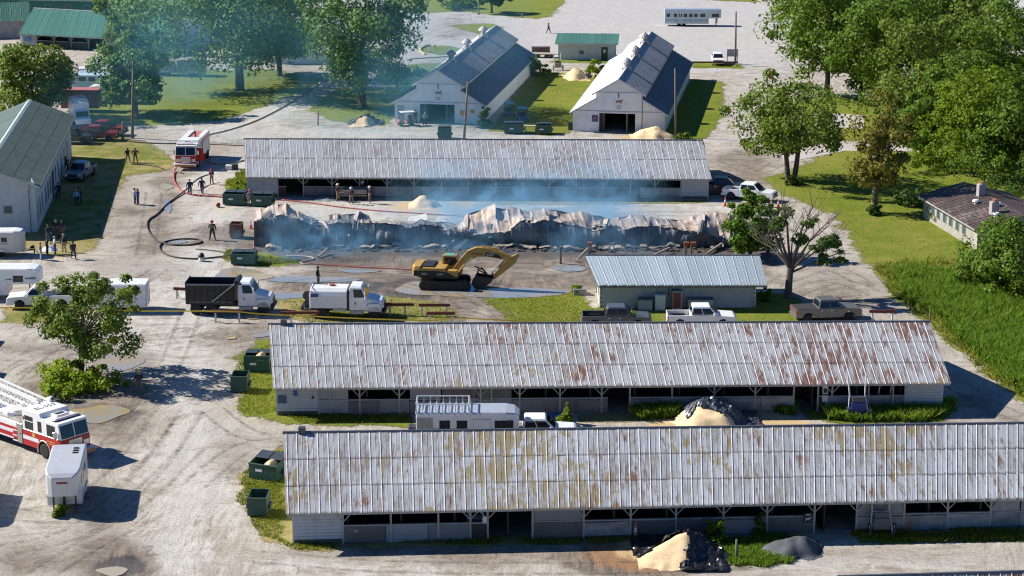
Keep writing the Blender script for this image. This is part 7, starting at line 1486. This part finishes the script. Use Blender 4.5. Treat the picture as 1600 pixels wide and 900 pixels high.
def person(label, px, py, shirt, pants, pose=('stand', 'down', 'down'), face=-90, hair='brown', helmet=None, sleeve=None, shoe=None, sc=1.0, strap=False, group='people standing about the scene', cap=None, stripes=False):
    if pose not in BODIES: BODIES[pose] = body_mesh(pose)
    me, P = BODIES[pose]; t = thing('person', label, 'person', xy(px, py), R(face), group, sc); t.scale = (sc * 1.22, sc * 1.2, sc * 1.02)
    sleeve_m = SKIN if sleeve is None else cloth(sleeve)
    mats = [SKIN, cloth(shirt), cloth(pants), shoe or SHOE, sleeve_m, LIPS]
    if not me.materials:
        for m_ in mats: me.materials.append(m_)
    b = bpy.data.objects.new('body', me); col.objects.link(b); b.parent = t
    for k, m_ in enumerate(mats): b.material_slots[k].link = 'OBJECT'; b.material_slots[k].material = m_
    h = P['head1'][0]
    if helmet:
        hm = cloth(helmet); o = MB().lathe([(.165, -.02), (.17, .0), (.115, .01), (.115, .06), (.085, .115), (.02, .135)], 12, Matrix.Translation(h + Vector((-.02, 0, .02)))).build('helmet', hm, t, True)
        MB().box(h.x - .1, h.x + .12, -.012, .012, h.z + .1, h.z + .17).build('helmet_crest', hm, o)
    elif cap: MB().lathe([(.1, -.01), (.1, .05), (.06, .09), (.01, .1)], 10, Matrix.Translation(h + Vector((0, 0, .02)))).build('cap', cloth(cap), t, True)
    else: MB().lathe([(.088, -.09), (.102, -.03), (.1, .035), (.065, .085), (.01, .1)], 10, Matrix.Translation(h + Vector((-.016, 0, .0)))).build('hair', HAIRM[hair], t, True)
    if strap:
        for s in (-1, 1): MB().tube([(.1, s * .08, 1.0), (.155, s * .09, 1.25), (.1, s * .1, 1.46), (-.05, s * .1, 1.49), (-.16, s * .07, 1.3), (-.12, s * .05, 1.0)], .018, 4).build('suspender', cloth((.45, .08, .05)), t)
    if stripes:
        for z, w in ((1.12, .17), (1.28, .185)): MB().lathe([(w, z), (w, z + .05)], 12, Matrix.Diagonal((.86, 1.18, 1, 1))).build('reflective_band', M('band_lime', (.55, .65, .15), .4), t)
    return t
NAVY = (.02, .03, .07); TAN = (.22, .17, .11); DK = (.03, .03, .035); WH = (.6, .6, .6); JEAN = (.05, .09, .18); LTB = (.30, .42, .55); BLU = (.03, .07, .30); GRY = (.25, .24, .23)
YH_ = (.62, .50, .10); RH = (.45, .04, .05); WHH = (.66, .62, .58)
S = ('stand', 'down', 'down'); HP = ('stand', 'hip', 'down'); FW_ = ('stand', 'fwd', 'fwd'); WK = ('walk', 'back', 'swing'); WD = ('wide', 'down', 'fwd'); UP = ('wide', 'up', 'down'); HG = ('stand', 'hug', 'down'); OUT = ('wide', 'out', 'down'); H2 = ('wide', 'hip', 'hip')
person('firefighter in blue shirt and tan turnout trousers, leftmost at the hay wagon', 528, 314, NAVY, TAN, OUT, -20, helmet=WHH, strap=True, sc=1.05)
person('firefighter seen from behind at the near side of the hay wagon', 549, 319, NAVY, TAN, FW_, 80, helmet=WHH, strap=True, sc=1.03)
person('firefighter behind the right end of the hay wagon', 567, 310, NAVY, TAN, FW_, 200, helmet=WHH, sc=1.05)
person('firefighter with pale boots, furthest right at the hay wagon', 578, 318, NAVY, TAN, S, 180, helmet=WHH, shoe=cloth(WH), sc=1.05)
person('firefighter in yellow helmet beside the torn plastic of the smoky stable', 1068, 307, DK, DK, WD, 160, helmet=YH_, sleeve=DK)
person('firefighter gripping the thick black hose on the road, nearest the fire engine', 331, 288, NAVY, TAN, FW_, -110, helmet=RH, strap=True)
person('person in navy with red cap beside the black hose, walking away', 297, 305, NAVY, NAVY, WK, 100, cap=(.4, .06, .06), sleeve=NAVY)
person('person in all navy uniform walking away up the pale road', 316, 303, NAVY, NAVY, WK, 90, hair='black', sleeve=NAVY, sc=1.02)
person('firefighter in black coat with lime bands walking by the rusty box', 332, 375, DK, DK, WD, -80, helmet=RH, sleeve=DK, stripes=True, sc=1.1)
person('person in white shirt, left one of the hugging pair on the gravel', 211, 319, WH, DK, HG, 0, hair='black', sleeve=WH)
person('person in blue jacket, right one of the hugging pair on the gravel', 216, 320, (.05, .08, .28), (.05, .07, .2), HG, 170, sleeve=(.05, .08, .28))
person('firefighter with radio held up on the lawn, left of the two by the road', 200, 254, NAVY, TAN, UP, -60, hair='brown')
person('firefighter in dark shirt on the lawn, right of the two by the road', 212, 254, NAVY, TAN, H2, -90, hair='brown', strap=True)
person('person in light blue shirt alone in the building shadow', 120, 321, LTB, NAVY, S, -80, hair='grey', sleeve=LTB)
person('person in black standing close by the one in light blue in the shadow', 124.5, 319, DK, DK, S, -100, hair='black', sleeve=DK)
person('person in dark top and jeans at the shadow edge, first of the back row', 76, 378, NAVY, JEAN, S, -30, hair='brown', sleeve=NAVY)
person('firefighter in white helmet standing in the shadow edge of the pale building', 88, 371, DK, (.1, .08, .06), H2, -90, helmet=WHH)
person('firefighter with grey hair and tan trousers at the shadow edge', 97, 371, NAVY, TAN, ('stand', 'down', 'hip'), -110, hair='grey', strap=True)
person('person in grey coat and jeans, front left by the plastic bags', 64, 406, (.12, .13, .13), LTB, S, 20, hair='blond', sleeve=(.12, .13, .13), sc=.97)
person('person in dark clothing between the plastic bags and the white haired one', 74, 398, DK, DK, S, 30, hair='brown', sleeve=DK, sc=.97)
person('white haired person in pale jacket and dark trousers near the bags', 86.5, 397, WH, JEAN, ('stand', 'fwd', 'down'), 200, hair='grey', sleeve=WH)
person('person in dark jacket and khaki trousers, right of the white haired one', 100.5, 394, DK, (.38, .33, .26), S, -110, hair='grey', sleeve=DK, sc=1.03)
person('person in black hoodie and shorts striding away from the group', 115, 405, DK, (.05, .05, .05), WK, -60, hair='brown', sleeve=DK)
person('person in dark coat standing behind the vacuum truck tank', 497, 447, DK, (.15, .12, .1), S, -10, hair='black', sleeve=DK, sc=1.05)
person('firefighter in yellow helmet and navy shirt in the tree shadow', 218, 615, NAVY, (.16, .13, .10), ('stand', 'down', 'fwd'), 95, helmet=YH_, strap=True, shoe=cloth((.3, .35, .05)))
person('person in grey shirt standing in front of barn number 23 door', 664, 196, (.30, .30, .33), DK, HP, -90, hair='grey')
person('person in dark clothes next to the golf cart', 641, 197, DK, DK, S, -60, hair='brown', sleeve=DK); person('person in black behind the golf cart at the barn 23 wall', 649, 192, DK, DK, S, -120, hair='black', sleeve=DK)
person('person in bright blue jacket walking across the far lot', 857, 52, BLU, NAVY, WK, -20, hair='black', sleeve=BLU, sc=1.05)
person('person in lime high visibility vest beyond the rust streaked roof', 988, 513, (.45, .75, .03), NAVY, S, 90, hair='black', sleeve=(.45, .75, .03))
person('firefighter in red helmet standing against the right dumpster of the pair', 391, 322, GRY, GRY, S, -60, helmet=RH, sleeve=GRY)
person('person in the shade at the wall of the pale left building', 92, 310, NAVY, NAVY, S, -90, hair='black', sleeve=NAVY)
person('person in red top close to the wall of the pale left building, further back', 104, 268, (.25, .06, .06), DK, S, -90, hair='black')
person('person in dark clothing in the shade beside the white pickup bed', 1138, 300, DK, DK, S, -90, hair='black', sleeve=DK)
# ================================================================== trees
def leaf_mat(name, a, b_, c_, tr=.35):
    m, nt, b, o = new_mat(name); nt.nodes.remove(b)
    rnd = nod(nt, 'ShaderNodeNewGeometry').outputs['Random Per Island']; pos = nod(nt, 'ShaderNodeNewGeometry').outputs['Position']
    n = noise_node(nt, .45, 3, .6, pos).outputs[0]
    c = mix(nt, rnd, a, b_); c = mix(nt, mapr(nt, n, .45, .7, 0, .7), c, c_)
    d = nod(nt, 'ShaderNodeBsdfPrincipled'); t = nod(nt, 'ShaderNodeBsdfTranslucent'); mx = nod(nt, 'ShaderNodeMixShader'); mx.inputs[0].default_value = tr
    d.inputs['Roughness'].default_value = .55; d.inputs['Specular IOR Level'].default_value = .25
    nt.links.new(c, d.inputs['Base Color']); nt.links.new(mix(nt, .5, c, (.16, .20, .02)), t.inputs[0]); nt.links.new(d.outputs[0], mx.inputs[1]); nt.links.new(t.outputs[0], mx.inputs[2]); nt.links.new(mx.outputs[0], o.inputs[0]); return m
LF = {'mid': leaf_mat('leaf_mid', (0.061, 0.127, 0.012), (0.172, 0.284, 0.026), (0.132, 0.243, 0.018), .4), 'dark': leaf_mat('leaf_dark', (0.042, 0.094, 0.017), (0.114, 0.198, 0.031), (0.083, 0.166, 0.026), .35), 'blue': leaf_mat('leaf_maple', (0.062, 0.156, 0.047), (0.187, 0.328, 0.078), (0.133, 0.265, 0.070), .35),
      'lime': leaf_mat('leaf_lime', (0.112, 0.187, 0.009), (0.243, 0.346, 0.019), (0.187, 0.290, 0.014), .5), 'olive': leaf_mat('leaf_olive', (0.093, 0.152, 0.021), (0.233, 0.315, 0.041), (0.175, 0.256, 0.030), .4), 'rusty': leaf_mat('leaf_rusty', (.11, .105, .015), (.24, .21, .03), (.19, .15, .02))}
LF['weed'] = leaf_mat('leaf_weed', (.17, .27, .012), (.33, .45, .02), (.28, .38, .02), .5)
BARK = M('bark', (.11, .09, .075), .95, 0, .35, 2.5, .5); BARKG = M('grey_bark', (.26, .23, .20), .95, 0, .3, 2.5, .4)
def crown_np(seed, rx, rz, n_cl, per, leaf, cl_r, hollow=.45, bottom=-.75, flat=1.0, lean=(0, 0), gaps=.0):
    rs = np.random.RandomState(seed); C = []; k = 0
    while len(C) < n_cl and k < 20000:
        k += 1; v = rs.normal(size=3); v /= np.linalg.norm(v); r = rs.uniform(hollow ** 3, 1) ** (1 / 3)
        lump = 1 + .34 * math.sin(3 * math.atan2(v[1], v[0]) + seed) * (1 - abs(v[2])) + .16 * math.sin(5 * v[2] + seed * 2 + 2 * math.atan2(v[1], v[0]))
        p = v * r * lump
        if p[2] < bottom: continue
        if p[2] < 0: p[:2] *= .92
        if rs.rand() < gaps: continue
        C.append((p * np.array([rx, rx, rz]) + np.array([lean[0] * p[2] * rx * .3, lean[1] * p[2] * rx * .3, 0]), cl_r * rs.uniform(.5, 1.3)))
    cc = np.array([c for c, _ in C]); cr = np.array([r for _, r in C]); N = n_cl * per
    idx = np.repeat(np.arange(len(cc)), per); N = len(idx)
    d = rs.normal(size=(N, 3)); d[:, 2] += .35; d /= np.linalg.norm(d, axis=1)[:, None]
    out = cc[idx] / np.array([rx, rx, rz]); d = d + out * .45; d /= np.linalg.norm(d, axis=1)[:, None]
    p = cc[idx] + d * (cr[idx] * rs.uniform(.45, 1.08, N))[:, None] * np.array([1, 1, .72])
    nrm = d + rs.normal(size=(N, 3)) * .55; nrm[:, 2] += .3; nrm /= np.linalg.norm(nrm, axis=1)[:, None]
    a = np.cross(nrm, rs.normal(size=(N, 3))); a /= np.linalg.norm(a, axis=1)[:, None]; b_ = np.cross(nrm, a)
    s = (leaf * rs.uniform(.55, 1.25, N))[:, None]
    bend = nrm * s * .22
    V = np.stack([p - a * s * .5, p + b_ * s * .42 - bend, p + a * s * .5, p - b_ * s * .42 - bend], 1).reshape(-1, 3)
    return V, np.arange(N * 4).reshape(N, 4), cc
def limbs(mb, base, cc, r0, rng, n=9, z0=0., droop=0.):
    """a tapered trunk and limbs out to clumps of the crown (cc are in crown space around 'base')"""
    pick = sorted(range(len(cc)), key=lambda k: rng.random())[:n]
    for k in pick:
        e = Vector(cc[k]) * .92; e = Vector(base) + e; s = Vector((0, 0, z0 + (e.z - z0) * rng.uniform(.05, .35))); s.z = max(s.z, z0 * .8)
        m_ = s.lerp(e, .5) + Vector((rng.uniform(-.3, .3), rng.uniform(-.3, .3), (e - s).length * .12)); L = (e - s).length
        r = r0 * rng.uniform(.3, .5); mb.tube([s, s.lerp(m_, .5) + Vector((0, 0, L * .05)), m_, m_.lerp(e, .55), e], [r, r * .75, r * .5, r * .28, r * .08], 5)
        if L > 2.5:
            for q in range(2): e2 = m_ + (e - m_).length * .8 * Vector((rng.uniform(-1, 1), rng.uniform(-1, 1), rng.uniform(.1, 1))).normalized(); mb.tube([m_, m_.lerp(e2, .5) + Vector((0, 0, .15)), e2], [r * .4, r * .22, r * .05], 4)
def tree(label, px, py, ptop, wpx, kind='mid', trunk=.3, clear=.28, ncl=None, leaf=None, per=90, seed=0, name='tree', cat='tree', group=None, clr=.33, gaps=0., trunks=1, bark=None, hollow=.3, nlimb=10, bottom=-.75, lean=(0, 0), ivy=False, dx=0.):
    g = G(px, py); h = onY(px, ptop, g.y).z; sc = FPX / (g.y * CT + (CAMH - h * .6) * ST); rx = wpx / sc / 2
    zb = h * clear; rz = (h - zb) / (1 - bottom) * 1.02; zc = h - rz * .97
    rx *= 1.0 if group != TG_ else 1.12; seed = seed or int(px * 3 + py); rng = random.Random(seed)
    ncl = ncl or int(max(26, min(110, 11 * rx * 1.6))); leaf = leaf or max(.28, min(.66, 5.3 / sc)); per = int(per * 1.6)
    V, Q, cc = crown_np(seed, rx, rz, ncl, per, leaf, clr * (rx * rx * rz) ** (1 / 3), hollow, bottom, lean=lean, gaps=gaps)
    V = V + np.array([dx, 0, zc]); t = thing(name, label, cat, g, 0, group)
    obj('crown', np_mesh('crown', V, Q), LF[kind], t)
    mb = MB(); r0 = trunk
    for k in range(trunks):
        ox = 0 if trunks == 1 else (k - (trunks - 1) / 2) * r0 * 2.4; tx = ox * 3.0 + dx * .6
        mb.tube([(ox, 0, -.1), (ox, 0, .25), (ox + tx * .2, 0, zb * .6), (ox + tx * .5, 0, zc * .8), (tx + rng.uniform(-.2, .2), rng.uniform(-.2, .2), zc + rz * .35)], [r0 * 1.5, r0 * 1.1, r0 * .95, r0 * .62, r0 * .15], 8)
    limbs(mb, (dx, 0, zc), cc, r0, rng, nlimb, zb * .8); mb.build('trunk', bark or BARK, t, True)
    return t
def bush(label, px, py, ptop, wpx, kind='mid', group=None, name='bush', cat='bush', per=70, ncl=26, leaf=None, gaps=0, seed=0, ry=1.0):
    g = G(px, py); h = onY(px, ptop, g.y).z; sc = FPX / (g.y * CT + CAMH * ST); rx = wpx / sc / 2; seed = seed or int(px + py * 5)
    V, Q, cc = crown_np(seed, rx * .88, h * .62, ncl, per, leaf or max(.22, 3.6 / sc), .34 * (rx * rx * h) ** (1 / 3) * .8, .3, -.55, gaps=gaps)
    V = V + np.array([0, 0, h * .36]); V[:, 2] = np.maximum(V[:, 2], .03); V[:, 1] *= ry; t = thing(name, label, cat, g, 0, group); obj('foliage', np_mesh('foliage', V, Q), LF[kind], t)
    mb = MB(); rng = random.Random(seed); limbs(mb, (0, 0, h * .36), cc, .09, rng, 5, .05); mb.build('stem', BARK, t); return t
TG_ = 'leafy trees of the right hand wood'; TL = 'leafy trees along the upper left'
# upper left
tree('huge spreading tree with forked trunk on the sunlit lawn', 375, 141, -75, 262, 'blue', .62, .24, 120, None, 100, nlimb=16, seed=4, group=TL)
tree('broad dark maple with bluish leaves in the middle of the lawn', 566, 170, -62, 172, 'blue', .55, .20, 105, None, 105, seed=12, group=TL, dx=.2)
tree('lean tall tree rising in front of the green stable roof', 196, 82, -22, 66, 'mid', .26, .25, 40, None, 80, seed=21, group=TL, gaps=.15)
tree('dark maple behind the utility pole on the lawn', 212, 178, 58, 122, 'blue', .36, .22, 70, None, 95, seed=31, group=TL)
tree('round tree behind the green roofed building at the left edge', 52, 186, 74, 142, 'olive', .3, .12, 80, None, 95, seed=41, group=TL, bottom=-.85)
tree('bluish tree filling the gap between the huge tree and the maple', 437, 118, -40, 130, 'blue', .4, .2, 70, None, 95, seed=51, group=TL)
tree('dark tree trunked behind the huge tree near the white house', 330, 84, -70, 100, 'blue', .35, .25, 50, None, 80, seed=61, group=TL)
tree('small rounded tree at the top verge beside a post', 768, 20, -30, 52, 'dark', .25, .3, 34, None, 70, seed=71)
for q in ((1345, 150, 0, 120, 'mid', 'tree filling the wood between the far lot tree and the deep green one'), (1440, 130, -30, 130, 'mid', 'tree filling the upper wood behind the light olive tree'), (1520, 140, -28, 140, 'olive', 'tree filling the upper right of the wood behind the fresh green one'),
          (1505, 235, 90, 130, 'mid', 'mid height tree between the olive tree and the lime tree'), (1440, 250, 140, 80, 'mid', 'small tree of the wood edge behind the rusty leaved one')):
    tree(q[5], *q[:4], q[4], .3, .12, 70, None, 90, seed=int(q[0]), group=TG_, bottom=-.9)
# the little tree on the weedy island
tree('small leafy tree growing from a weedy island in the left yard', 127, 588, 436, 164, 'olive', .23, .30, 70, .26, 110, seed=5, dx=.75, clr=.23, gaps=.25, nlimb=20, bottom=-.5, hollow=.5)
bush('bright green weeds ringing the foot of the small left tree', 124, 605, 577, 140, 'weed', cat='weeds', name='weed_clump', ncl=60, leaf=.26, per=90, ry=1.1)
# right hand side
tree('forked tree with pale green crown in front of the wood, above the gravel lot', 1236, 283, 124, 186, 'olive', .30, .30, 78, None, 85, seed=6, trunks=2, gaps=.12, nlimb=14)
tree('ivy trunked tree with rusty yellow leaves on the mown lawn', 1366, 332, 150, 96, 'rusty', .38, .22, 46, None, 75, seed=16, gaps=.25, nlimb=16, bark=M('ivy_bark', (.16, .13, .06), .95, 0, .4, 2, .5), hollow=.3)
tree('big dark crowned tree nearest the far lot', 1292, 150, -30, 150, 'mid', .4, .24, 80, None, 95, seed=26, group=TG_)
tree('tall tree with deep green leaves behind the bare branched one', 1398, 175, -28, 150, 'mid', .42, .18, 80, None, 95, seed=36, group=TG_)
tree('top middle tree of the wood with lime edges', 1240, 60, -70, 120, 'lime', .35, .25, 56, None, 85, seed=46, group=TG_)
tree('dark tree behind the top edge of the wood, left', 1345, 60, -60, 150, 'dark', .4, .25, 60, None, 85, seed=47, group=TG_)
tree('dark tree behind the top edge of the wood, right', 1480, 60, -55, 150, 'dark', .4, .25, 60, None, 85, seed=48, group=TG_)
tree('light olive tree in the heart of the wood', 1465, 215, 20, 160, 'olive', .38, .15, 85, None, 90, seed=56, group=TG_)
tree('fresh green tree right of the olive one', 1555, 215, 22, 165, 'mid', .38, .15, 85, None, 90, seed=66, group=TG_)
tree('green tree over the back roof of the derelict house', 1520, 275, 118, 130, 'lime', .3, .12, 70, None, 90, seed=76, group=TG_, bottom=-.9)
tree('vine draped tree at the right edge beside the derelict roof', 1600, 290, 130, 140, 'mid', .35, .08, 80, None, 90, seed=86, group=TG_, bottom=-.9)
tree('leafy low tree in front of the derelict house end wall', 1592, 462, 352, 150, 'mid', .3, .06, 85, None, 95, seed=96, group=TG_, bottom=-.9)
tree('tall tree beyond the right edge above the vine draped one', 1640, 215, -10, 150, 'dark', .4, .1, 60, None, 85, seed=97, group=TG_)
tree('slim young tree with thin grey branches before the wood', 1402, 205, 110, 70, 'olive', .16, .2, 26, None, 50, seed=106, gaps=.3, nlimb=18, bark=BARKG)
for lb, a in (('bush of lime leaves behind the derelict house gable', (1460, 268, 218, 80, 'lime')), ('low bush at the left wall of the derelict house', (1425, 322, 296, 62, 'dark')), ('reddish bush before the derelict house windows', (1478, 348, 322, 56, 'rusty')), ('olive bush under the derelict house eave', (1506, 366, 340, 44, 'olive')),
              ('tall bush directly behind the brown roof of the derelict house', (1540, 296, 214, 130, 'mid')), ('dark bush at the right edge behind the derelict house chimney', (1612, 318, 232, 110, 'dark')), ('tall bush beneath the olive tree of the wood', (1440, 225, 170, 90, 'mid')), ('bush at the foot of the fresh green tree', (1530, 235, 170, 120, 'mid')), ('bush on the lawn edge at the foot of the low tree', (1520, 452, 400, 76, 'mid')), ('lime bush at the far right over the reeds', (1590, 470, 420, 90, 'lime')),
              ('round bush beside the right wall of barn number 23', (838, 118, 84, 36, 'dark')), ('leafy bush at the left wall of barn number 24', (935, 124, 92, 34, 'lime')), ('dark bush at the dark forked trunk of the gravel tree', (1240, 288, 272, 30, 'olive')), ('bush ringing the ivy trunk', (1366, 336, 322, 28, 'dark')), ('thin vines on the front corner of barn number 23', (757, 200, 160, 22, 'dark')),
              ('weeds at the right foot of the pole by barn number 24', (1068, 218, 208, 26, 'mid')), ('green weeds beside the smoky stable corner', (385, 300, 276, 44, 'lime')), ('bush on the top verge near the post', (716, 14, -8, 60, 'dark')), ('weeds at the left end of the grey block building', (902, 458, 446, 24, 'lime')),
              ('weeds hugging the right end of the grey block building', (1196, 470, 452, 26, 'mid')), ('grass tuft under the nose of the aluminium trailer', (94, 806, 790, 24, 'lime')), ('bush of weeds behind the white pickup nose', (885, 662, 632, 26, 'lime')), ('shrub on the grass between the lawn and barn number 23', (652, 118, 104, 30, 'mid')),
              ('leafy sapling tied to the post before the front stable', (1120, 848, 806, 34, 'lime')), ('vine climbing the front stable wall right of the sapling', (1187, 838, 796, 20, 'dark'))):
    bush(lb, *a[:4], a[4])
# dead and half dead trees by the burned stable
def dead_tree(label, px, py, ptop, wpx, seed, tuft=True, trunk=.35, kind='mid', lean=0., n=11, leafy=.5):
    g = G(px, py); h = onY(px, ptop, g.y).z; sc = FPX / (g.y * CT + CAMH * ST); rx = wpx / sc / 2; t = thing('bare_tree', label, 'tree', g); rng = random.Random(seed); mb = MB(); tips = []
    fork = h * .28
    mb.tube([(0, 0, -.1), (0, 0, .4), (lean * .3, 0, fork)], [trunk * 1.4, trunk, trunk * .8], 8)
    for k in range(n):
        a = math.pi * (k + .5) / n + rng.uniform(-.15, .15); e = Vector((math.cos(a) * rx * rng.uniform(.65, 1.0) + lean, rng.uniform(-1, 1) * rx * .7, fork + (h - fork) * (.25 + .75 * math.sin(a)) * rng.uniform(.75, 1.0)))
        s = Vector((lean * .3, 0, fork * rng.uniform(.8, 1.0))); m1 = s.lerp(e, .45) + Vector((rng.uniform(-.4, .4), 0, .5)); r = trunk * rng.uniform(.28, .5)
        mb.tube([s, s.lerp(m1, .5), m1, m1.lerp(e, .5) + Vector((rng.uniform(-.3, .3), 0, rng.uniform(-.2, .3))), e], [r, r * .8, r * .55, r * .32, r * .1], 5); tips.append((m1, e))
        for q in range(5):
            b0 = m1.lerp(e, rng.uniform(0, .8)); e2 = b0 + Vector((rng.uniform(-1, 1), rng.uniform(-1, 1), rng.uniform(.2, 1.2))).normalized() * rng.uniform(.8, 2.4); mb.tube([b0, b0.lerp(e2, .5) + Vector((0, 0, .12)), e2], [r * .28, r * .18, r * .05], 4)
            for w in range(2): e3 = e2 + Vector((rng.uniform(-1, 1), rng.uniform(-1, 1), rng.uniform(.0, 1))) * .7; mb.tube([b0.lerp(e2, .6), e3], [r * .12, r * .03], 3)
    mb.build('trunk', M('scorched_bark', (.13, .10, .085), .95, 0, .4, 2, .4), t)
    if leafy:
        rs = np.random.RandomState(seed); VV = []
        for k, (m1, e) in enumerate(tips):
            if rng.random() > leafy: continue
            for q in range(3):
                V, Q, cc = crown_np(seed + k * 3 + q, .75, .5, 5, 40, .28, .40, .3, -.9); VV.append(V + np.array(m1.lerp(e, rng.uniform(-.1, .85)) + Vector((0, 0, -.1))))
        if VV: V = np.concatenate(VV); obj('crown', np_mesh('crown', V, np.arange(len(V)).reshape(-1, 4)), LF[kind], t)
    return t
dead_tree('half bare tree with scorched branches right of the grey block building', 1231, 466, 296, 190, 5, leafy=.32, lean=.4, n=18, kind='dark')
dead_tree('dry stripped branches behind the leafy small tree by the burned stable', 1200, 395, 340, 70, 9, trunk=.16, n=7, leafy=0)
tree('small green tree standing at the end of the burned stable', 1172, 402, 303, 84, 'mid', .2, .12, 44, .36, 80, seed=15, gaps=.1, bottom=-.9, hollow=.35)

# ================================================================== grass blades: tall reeds on the right, tufts where the lawns are near, weeds at the stables
def blades(name, poly, n, h, w, mat, seed=0, jit=.35, lean=.35, dens=None):
    poly = np.array(W(poly)); rs = np.random.RandomState(seed); lo, hi = poly.min(0), poly.max(0); P = np.stack([rs.uniform(lo[0], hi[0], n * 3), rs.uniform(lo[1], hi[1], n * 3)], 1)
    d = seg_dist(P, poly); nz_ = vnoise(P, .5); P = P[(d > (nz_ - .5) * 2.5)][:n]; N = len(P); hh = h * (1 + rs.uniform(-jit, jit, N)) * (.65 + .7 * vnoise(P, .3)); a = rs.uniform(0, 6.28, N); dx = np.stack([np.cos(a), np.sin(a)], 1) * w * .5
    l = rs.normal(size=(N, 2)) * lean * hh[:, None]
    z0 = np.full((N, 1), 0.0); V = np.stack([np.concatenate([P - dx, z0], 1), np.concatenate([P + dx, z0], 1), np.concatenate([P + dx * .7 + l * .4, (hh * .6)[:, None]], 1), np.concatenate([P + l, hh[:, None]], 1)], 1).reshape(-1, 3)
    return tag(obj(name, np_mesh(name, V, np.arange(N * 4).reshape(N, 4)), mat), kind='stuff')
REED = leaf_mat('reed_blade', (0.100, 0.216, 0.018), (0.230, 0.387, 0.043), (0.216, 0.316, 0.036), .5); TUFT = leaf_mat('turf_blade', (.14, .18, .014), (.27, .30, .03), (.33, .29, .06), .5)
blades('tall_grass', [(1395, 430), (1480, 425), (1560, 455), (1640, 470), (1720, 640), (1600, 618), (1545, 575), (1500, 530), (1455, 492), (1410, 460)], 34000, .85, .09, REED, 1)
blades('lawn_grass', [(1200, 275), (1300, 255), (1460, 250), (1620, 300), (1620, 480), (1480, 430), (1380, 420), (1340, 390), (1300, 335)], 7000, .09, .08, TUFT, 2, lean=.9)
blades('tall_grass', [(1360, 415), (1480, 405), (1600, 440), (1720, 460), (1740, 650), (1600, 630), (1530, 580), (1490, 540), (1440, 498), (1395, 466)], 12000, .45, .09, TUFT, 21, lean=.6)
blades('weeds', [(980, 642), (1062, 634), (1062, 652), (1000, 658)], 3500, .8, .07, REED, 3); blades('weeds', [(1285, 640), (1320, 635), (1490, 632), (1490, 655), (1420, 660), (1290, 656)], 6000, .65, .07, REED, 4); blades('weeds', [(1200, 636), (1248, 634), (1248, 650), (1210, 652)], 1600, .6, .07, REED, 14)
blades('weeds', [(430, 640), (640, 645), (640, 662), (470, 660)], 4000, .15, .07, TUFT, 5); blades('weeds', [(380, 740), (440, 705), (450, 850), (530, 856), (470, 860), (412, 842), (390, 800)], 6000, .16, .07, TUFT, 6); blades('weeds', [(370, 570), (430, 535), (440, 640), (400, 650), (370, 640)], 4000, .14, .07, TUFT, 7)
blades('weeds', [(1090, 842), (1270, 838), (1240, 866), (1200, 884), (1150, 888)], 6500, .3, .06, REED, 8); blades('weeds', [(530, 840), (760, 838), (1000, 838), (1000, 846), (700, 852)], 3000, .2, .06, TUFT, 9); blades('weeds', [(1330, 836), (1640, 828), (1640, 842), (1430, 848)], 5000, .25, .06, TUFT, 10)
blades('weeds', [(760, 470), (905, 456), (935, 500), (800, 505)], 3500, .1, .08, TUFT, 11); blades('weeds', [(440, 470), (690, 474), (700, 502), (470, 504)], 3000, .1, .08, TUFT, 12); blades('weeds', [(355, 284), (392, 264), (394, 312), (370, 316)], 3500, .35, .09, TUFT, 13)
blades('weeds', [(355, 390), (470, 407), (400, 416), (355, 404)], 3000, .2, .08, TUFT, 15)

# ================================================================== smoke from the ruin
def smoke(name, x0, x1, y0, y1, z1, dens, colr, sc_, seed, label):
    me = bpy.data.meshes.new(name); mb = MB(); mb.box(x0, x1, y0, y1, .25, z1); o = mb.build(name, None); tag(o, None, None, None, 'stuff')
    m = bpy.data.materials.new(name); m.use_nodes = True; nt = m.node_tree; nt.nodes.clear(); out = nod(nt, 'ShaderNodeOutputMaterial'); v = nod(nt, 'ShaderNodeVolumePrincipled')
    tc = nod(nt, 'ShaderNodeTexCoord'); pos = nod(nt, 'ShaderNodeNewGeometry').outputs['Position']; off = nod(nt, 'ShaderNodeVectorMath', operation='ADD'); off.inputs[1].default_value = (seed * 7.7, seed * 3.1, 0); nt.links.new(pos, off.inputs[0])
    n = noise_node(nt, sc_, 3, .55, scaled(nt, off.outputs[0], (.8, 1, 1.3)), .6).outputs[0]
    g = tc.outputs['Generated']; sx = nod(nt, 'ShaderNodeSeparateXYZ'); nt.links.new(g, sx.inputs[0])
    f = None
    for k, e in ((0, .22), (1, .25)):
        a = mapr(nt, sx.outputs[k], 0, e); b_ = mapr(nt, sx.outputs[k], 1 - e, 1, 1, 0); q_ = math_(nt, 'MULTIPLY', a, b_); f = q_ if f is None else math_(nt, 'MULTIPLY', f, q_)
    f = math_(nt, 'MULTIPLY', f, mapr(nt, sx.outputs[2], 0, 1, 1, 0))
    n2 = noise_node(nt, sc_ * 3.2, 3, .6, scaled(nt, off.outputs[0], (.8, 1, .7)), 1.0).outputs[0]; d = math_(nt, 'MULTIPLY', math_(nt, 'MULTIPLY', math_(nt, 'MULTIPLY', mapr(nt, n, .47, .6), mapr(nt, n2, .38, .6, .15, 1)), f), dens); nt.links.new(d, v.inputs['Density'])
    v.inputs['Color'].default_value = (*colr, 1); v.inputs['Anisotropy'].default_value = .2
    nt.links.new(v.outputs[0], out.inputs['Volume']); o.data.materials.append(m); return o
smoke('smoke', -13.5, 17, 184, 221, 5.6, .32, (.26, .55, .82), .22, 1, None)
smoke('smoke', -29, -8, 183.5, 196, 4.2, .34, (.26, .55, .82), .25, 5, None)
smoke('smoke', -60, 4, 232, 318, 20, .05, (.16, .50, .72), .06, 2, None)
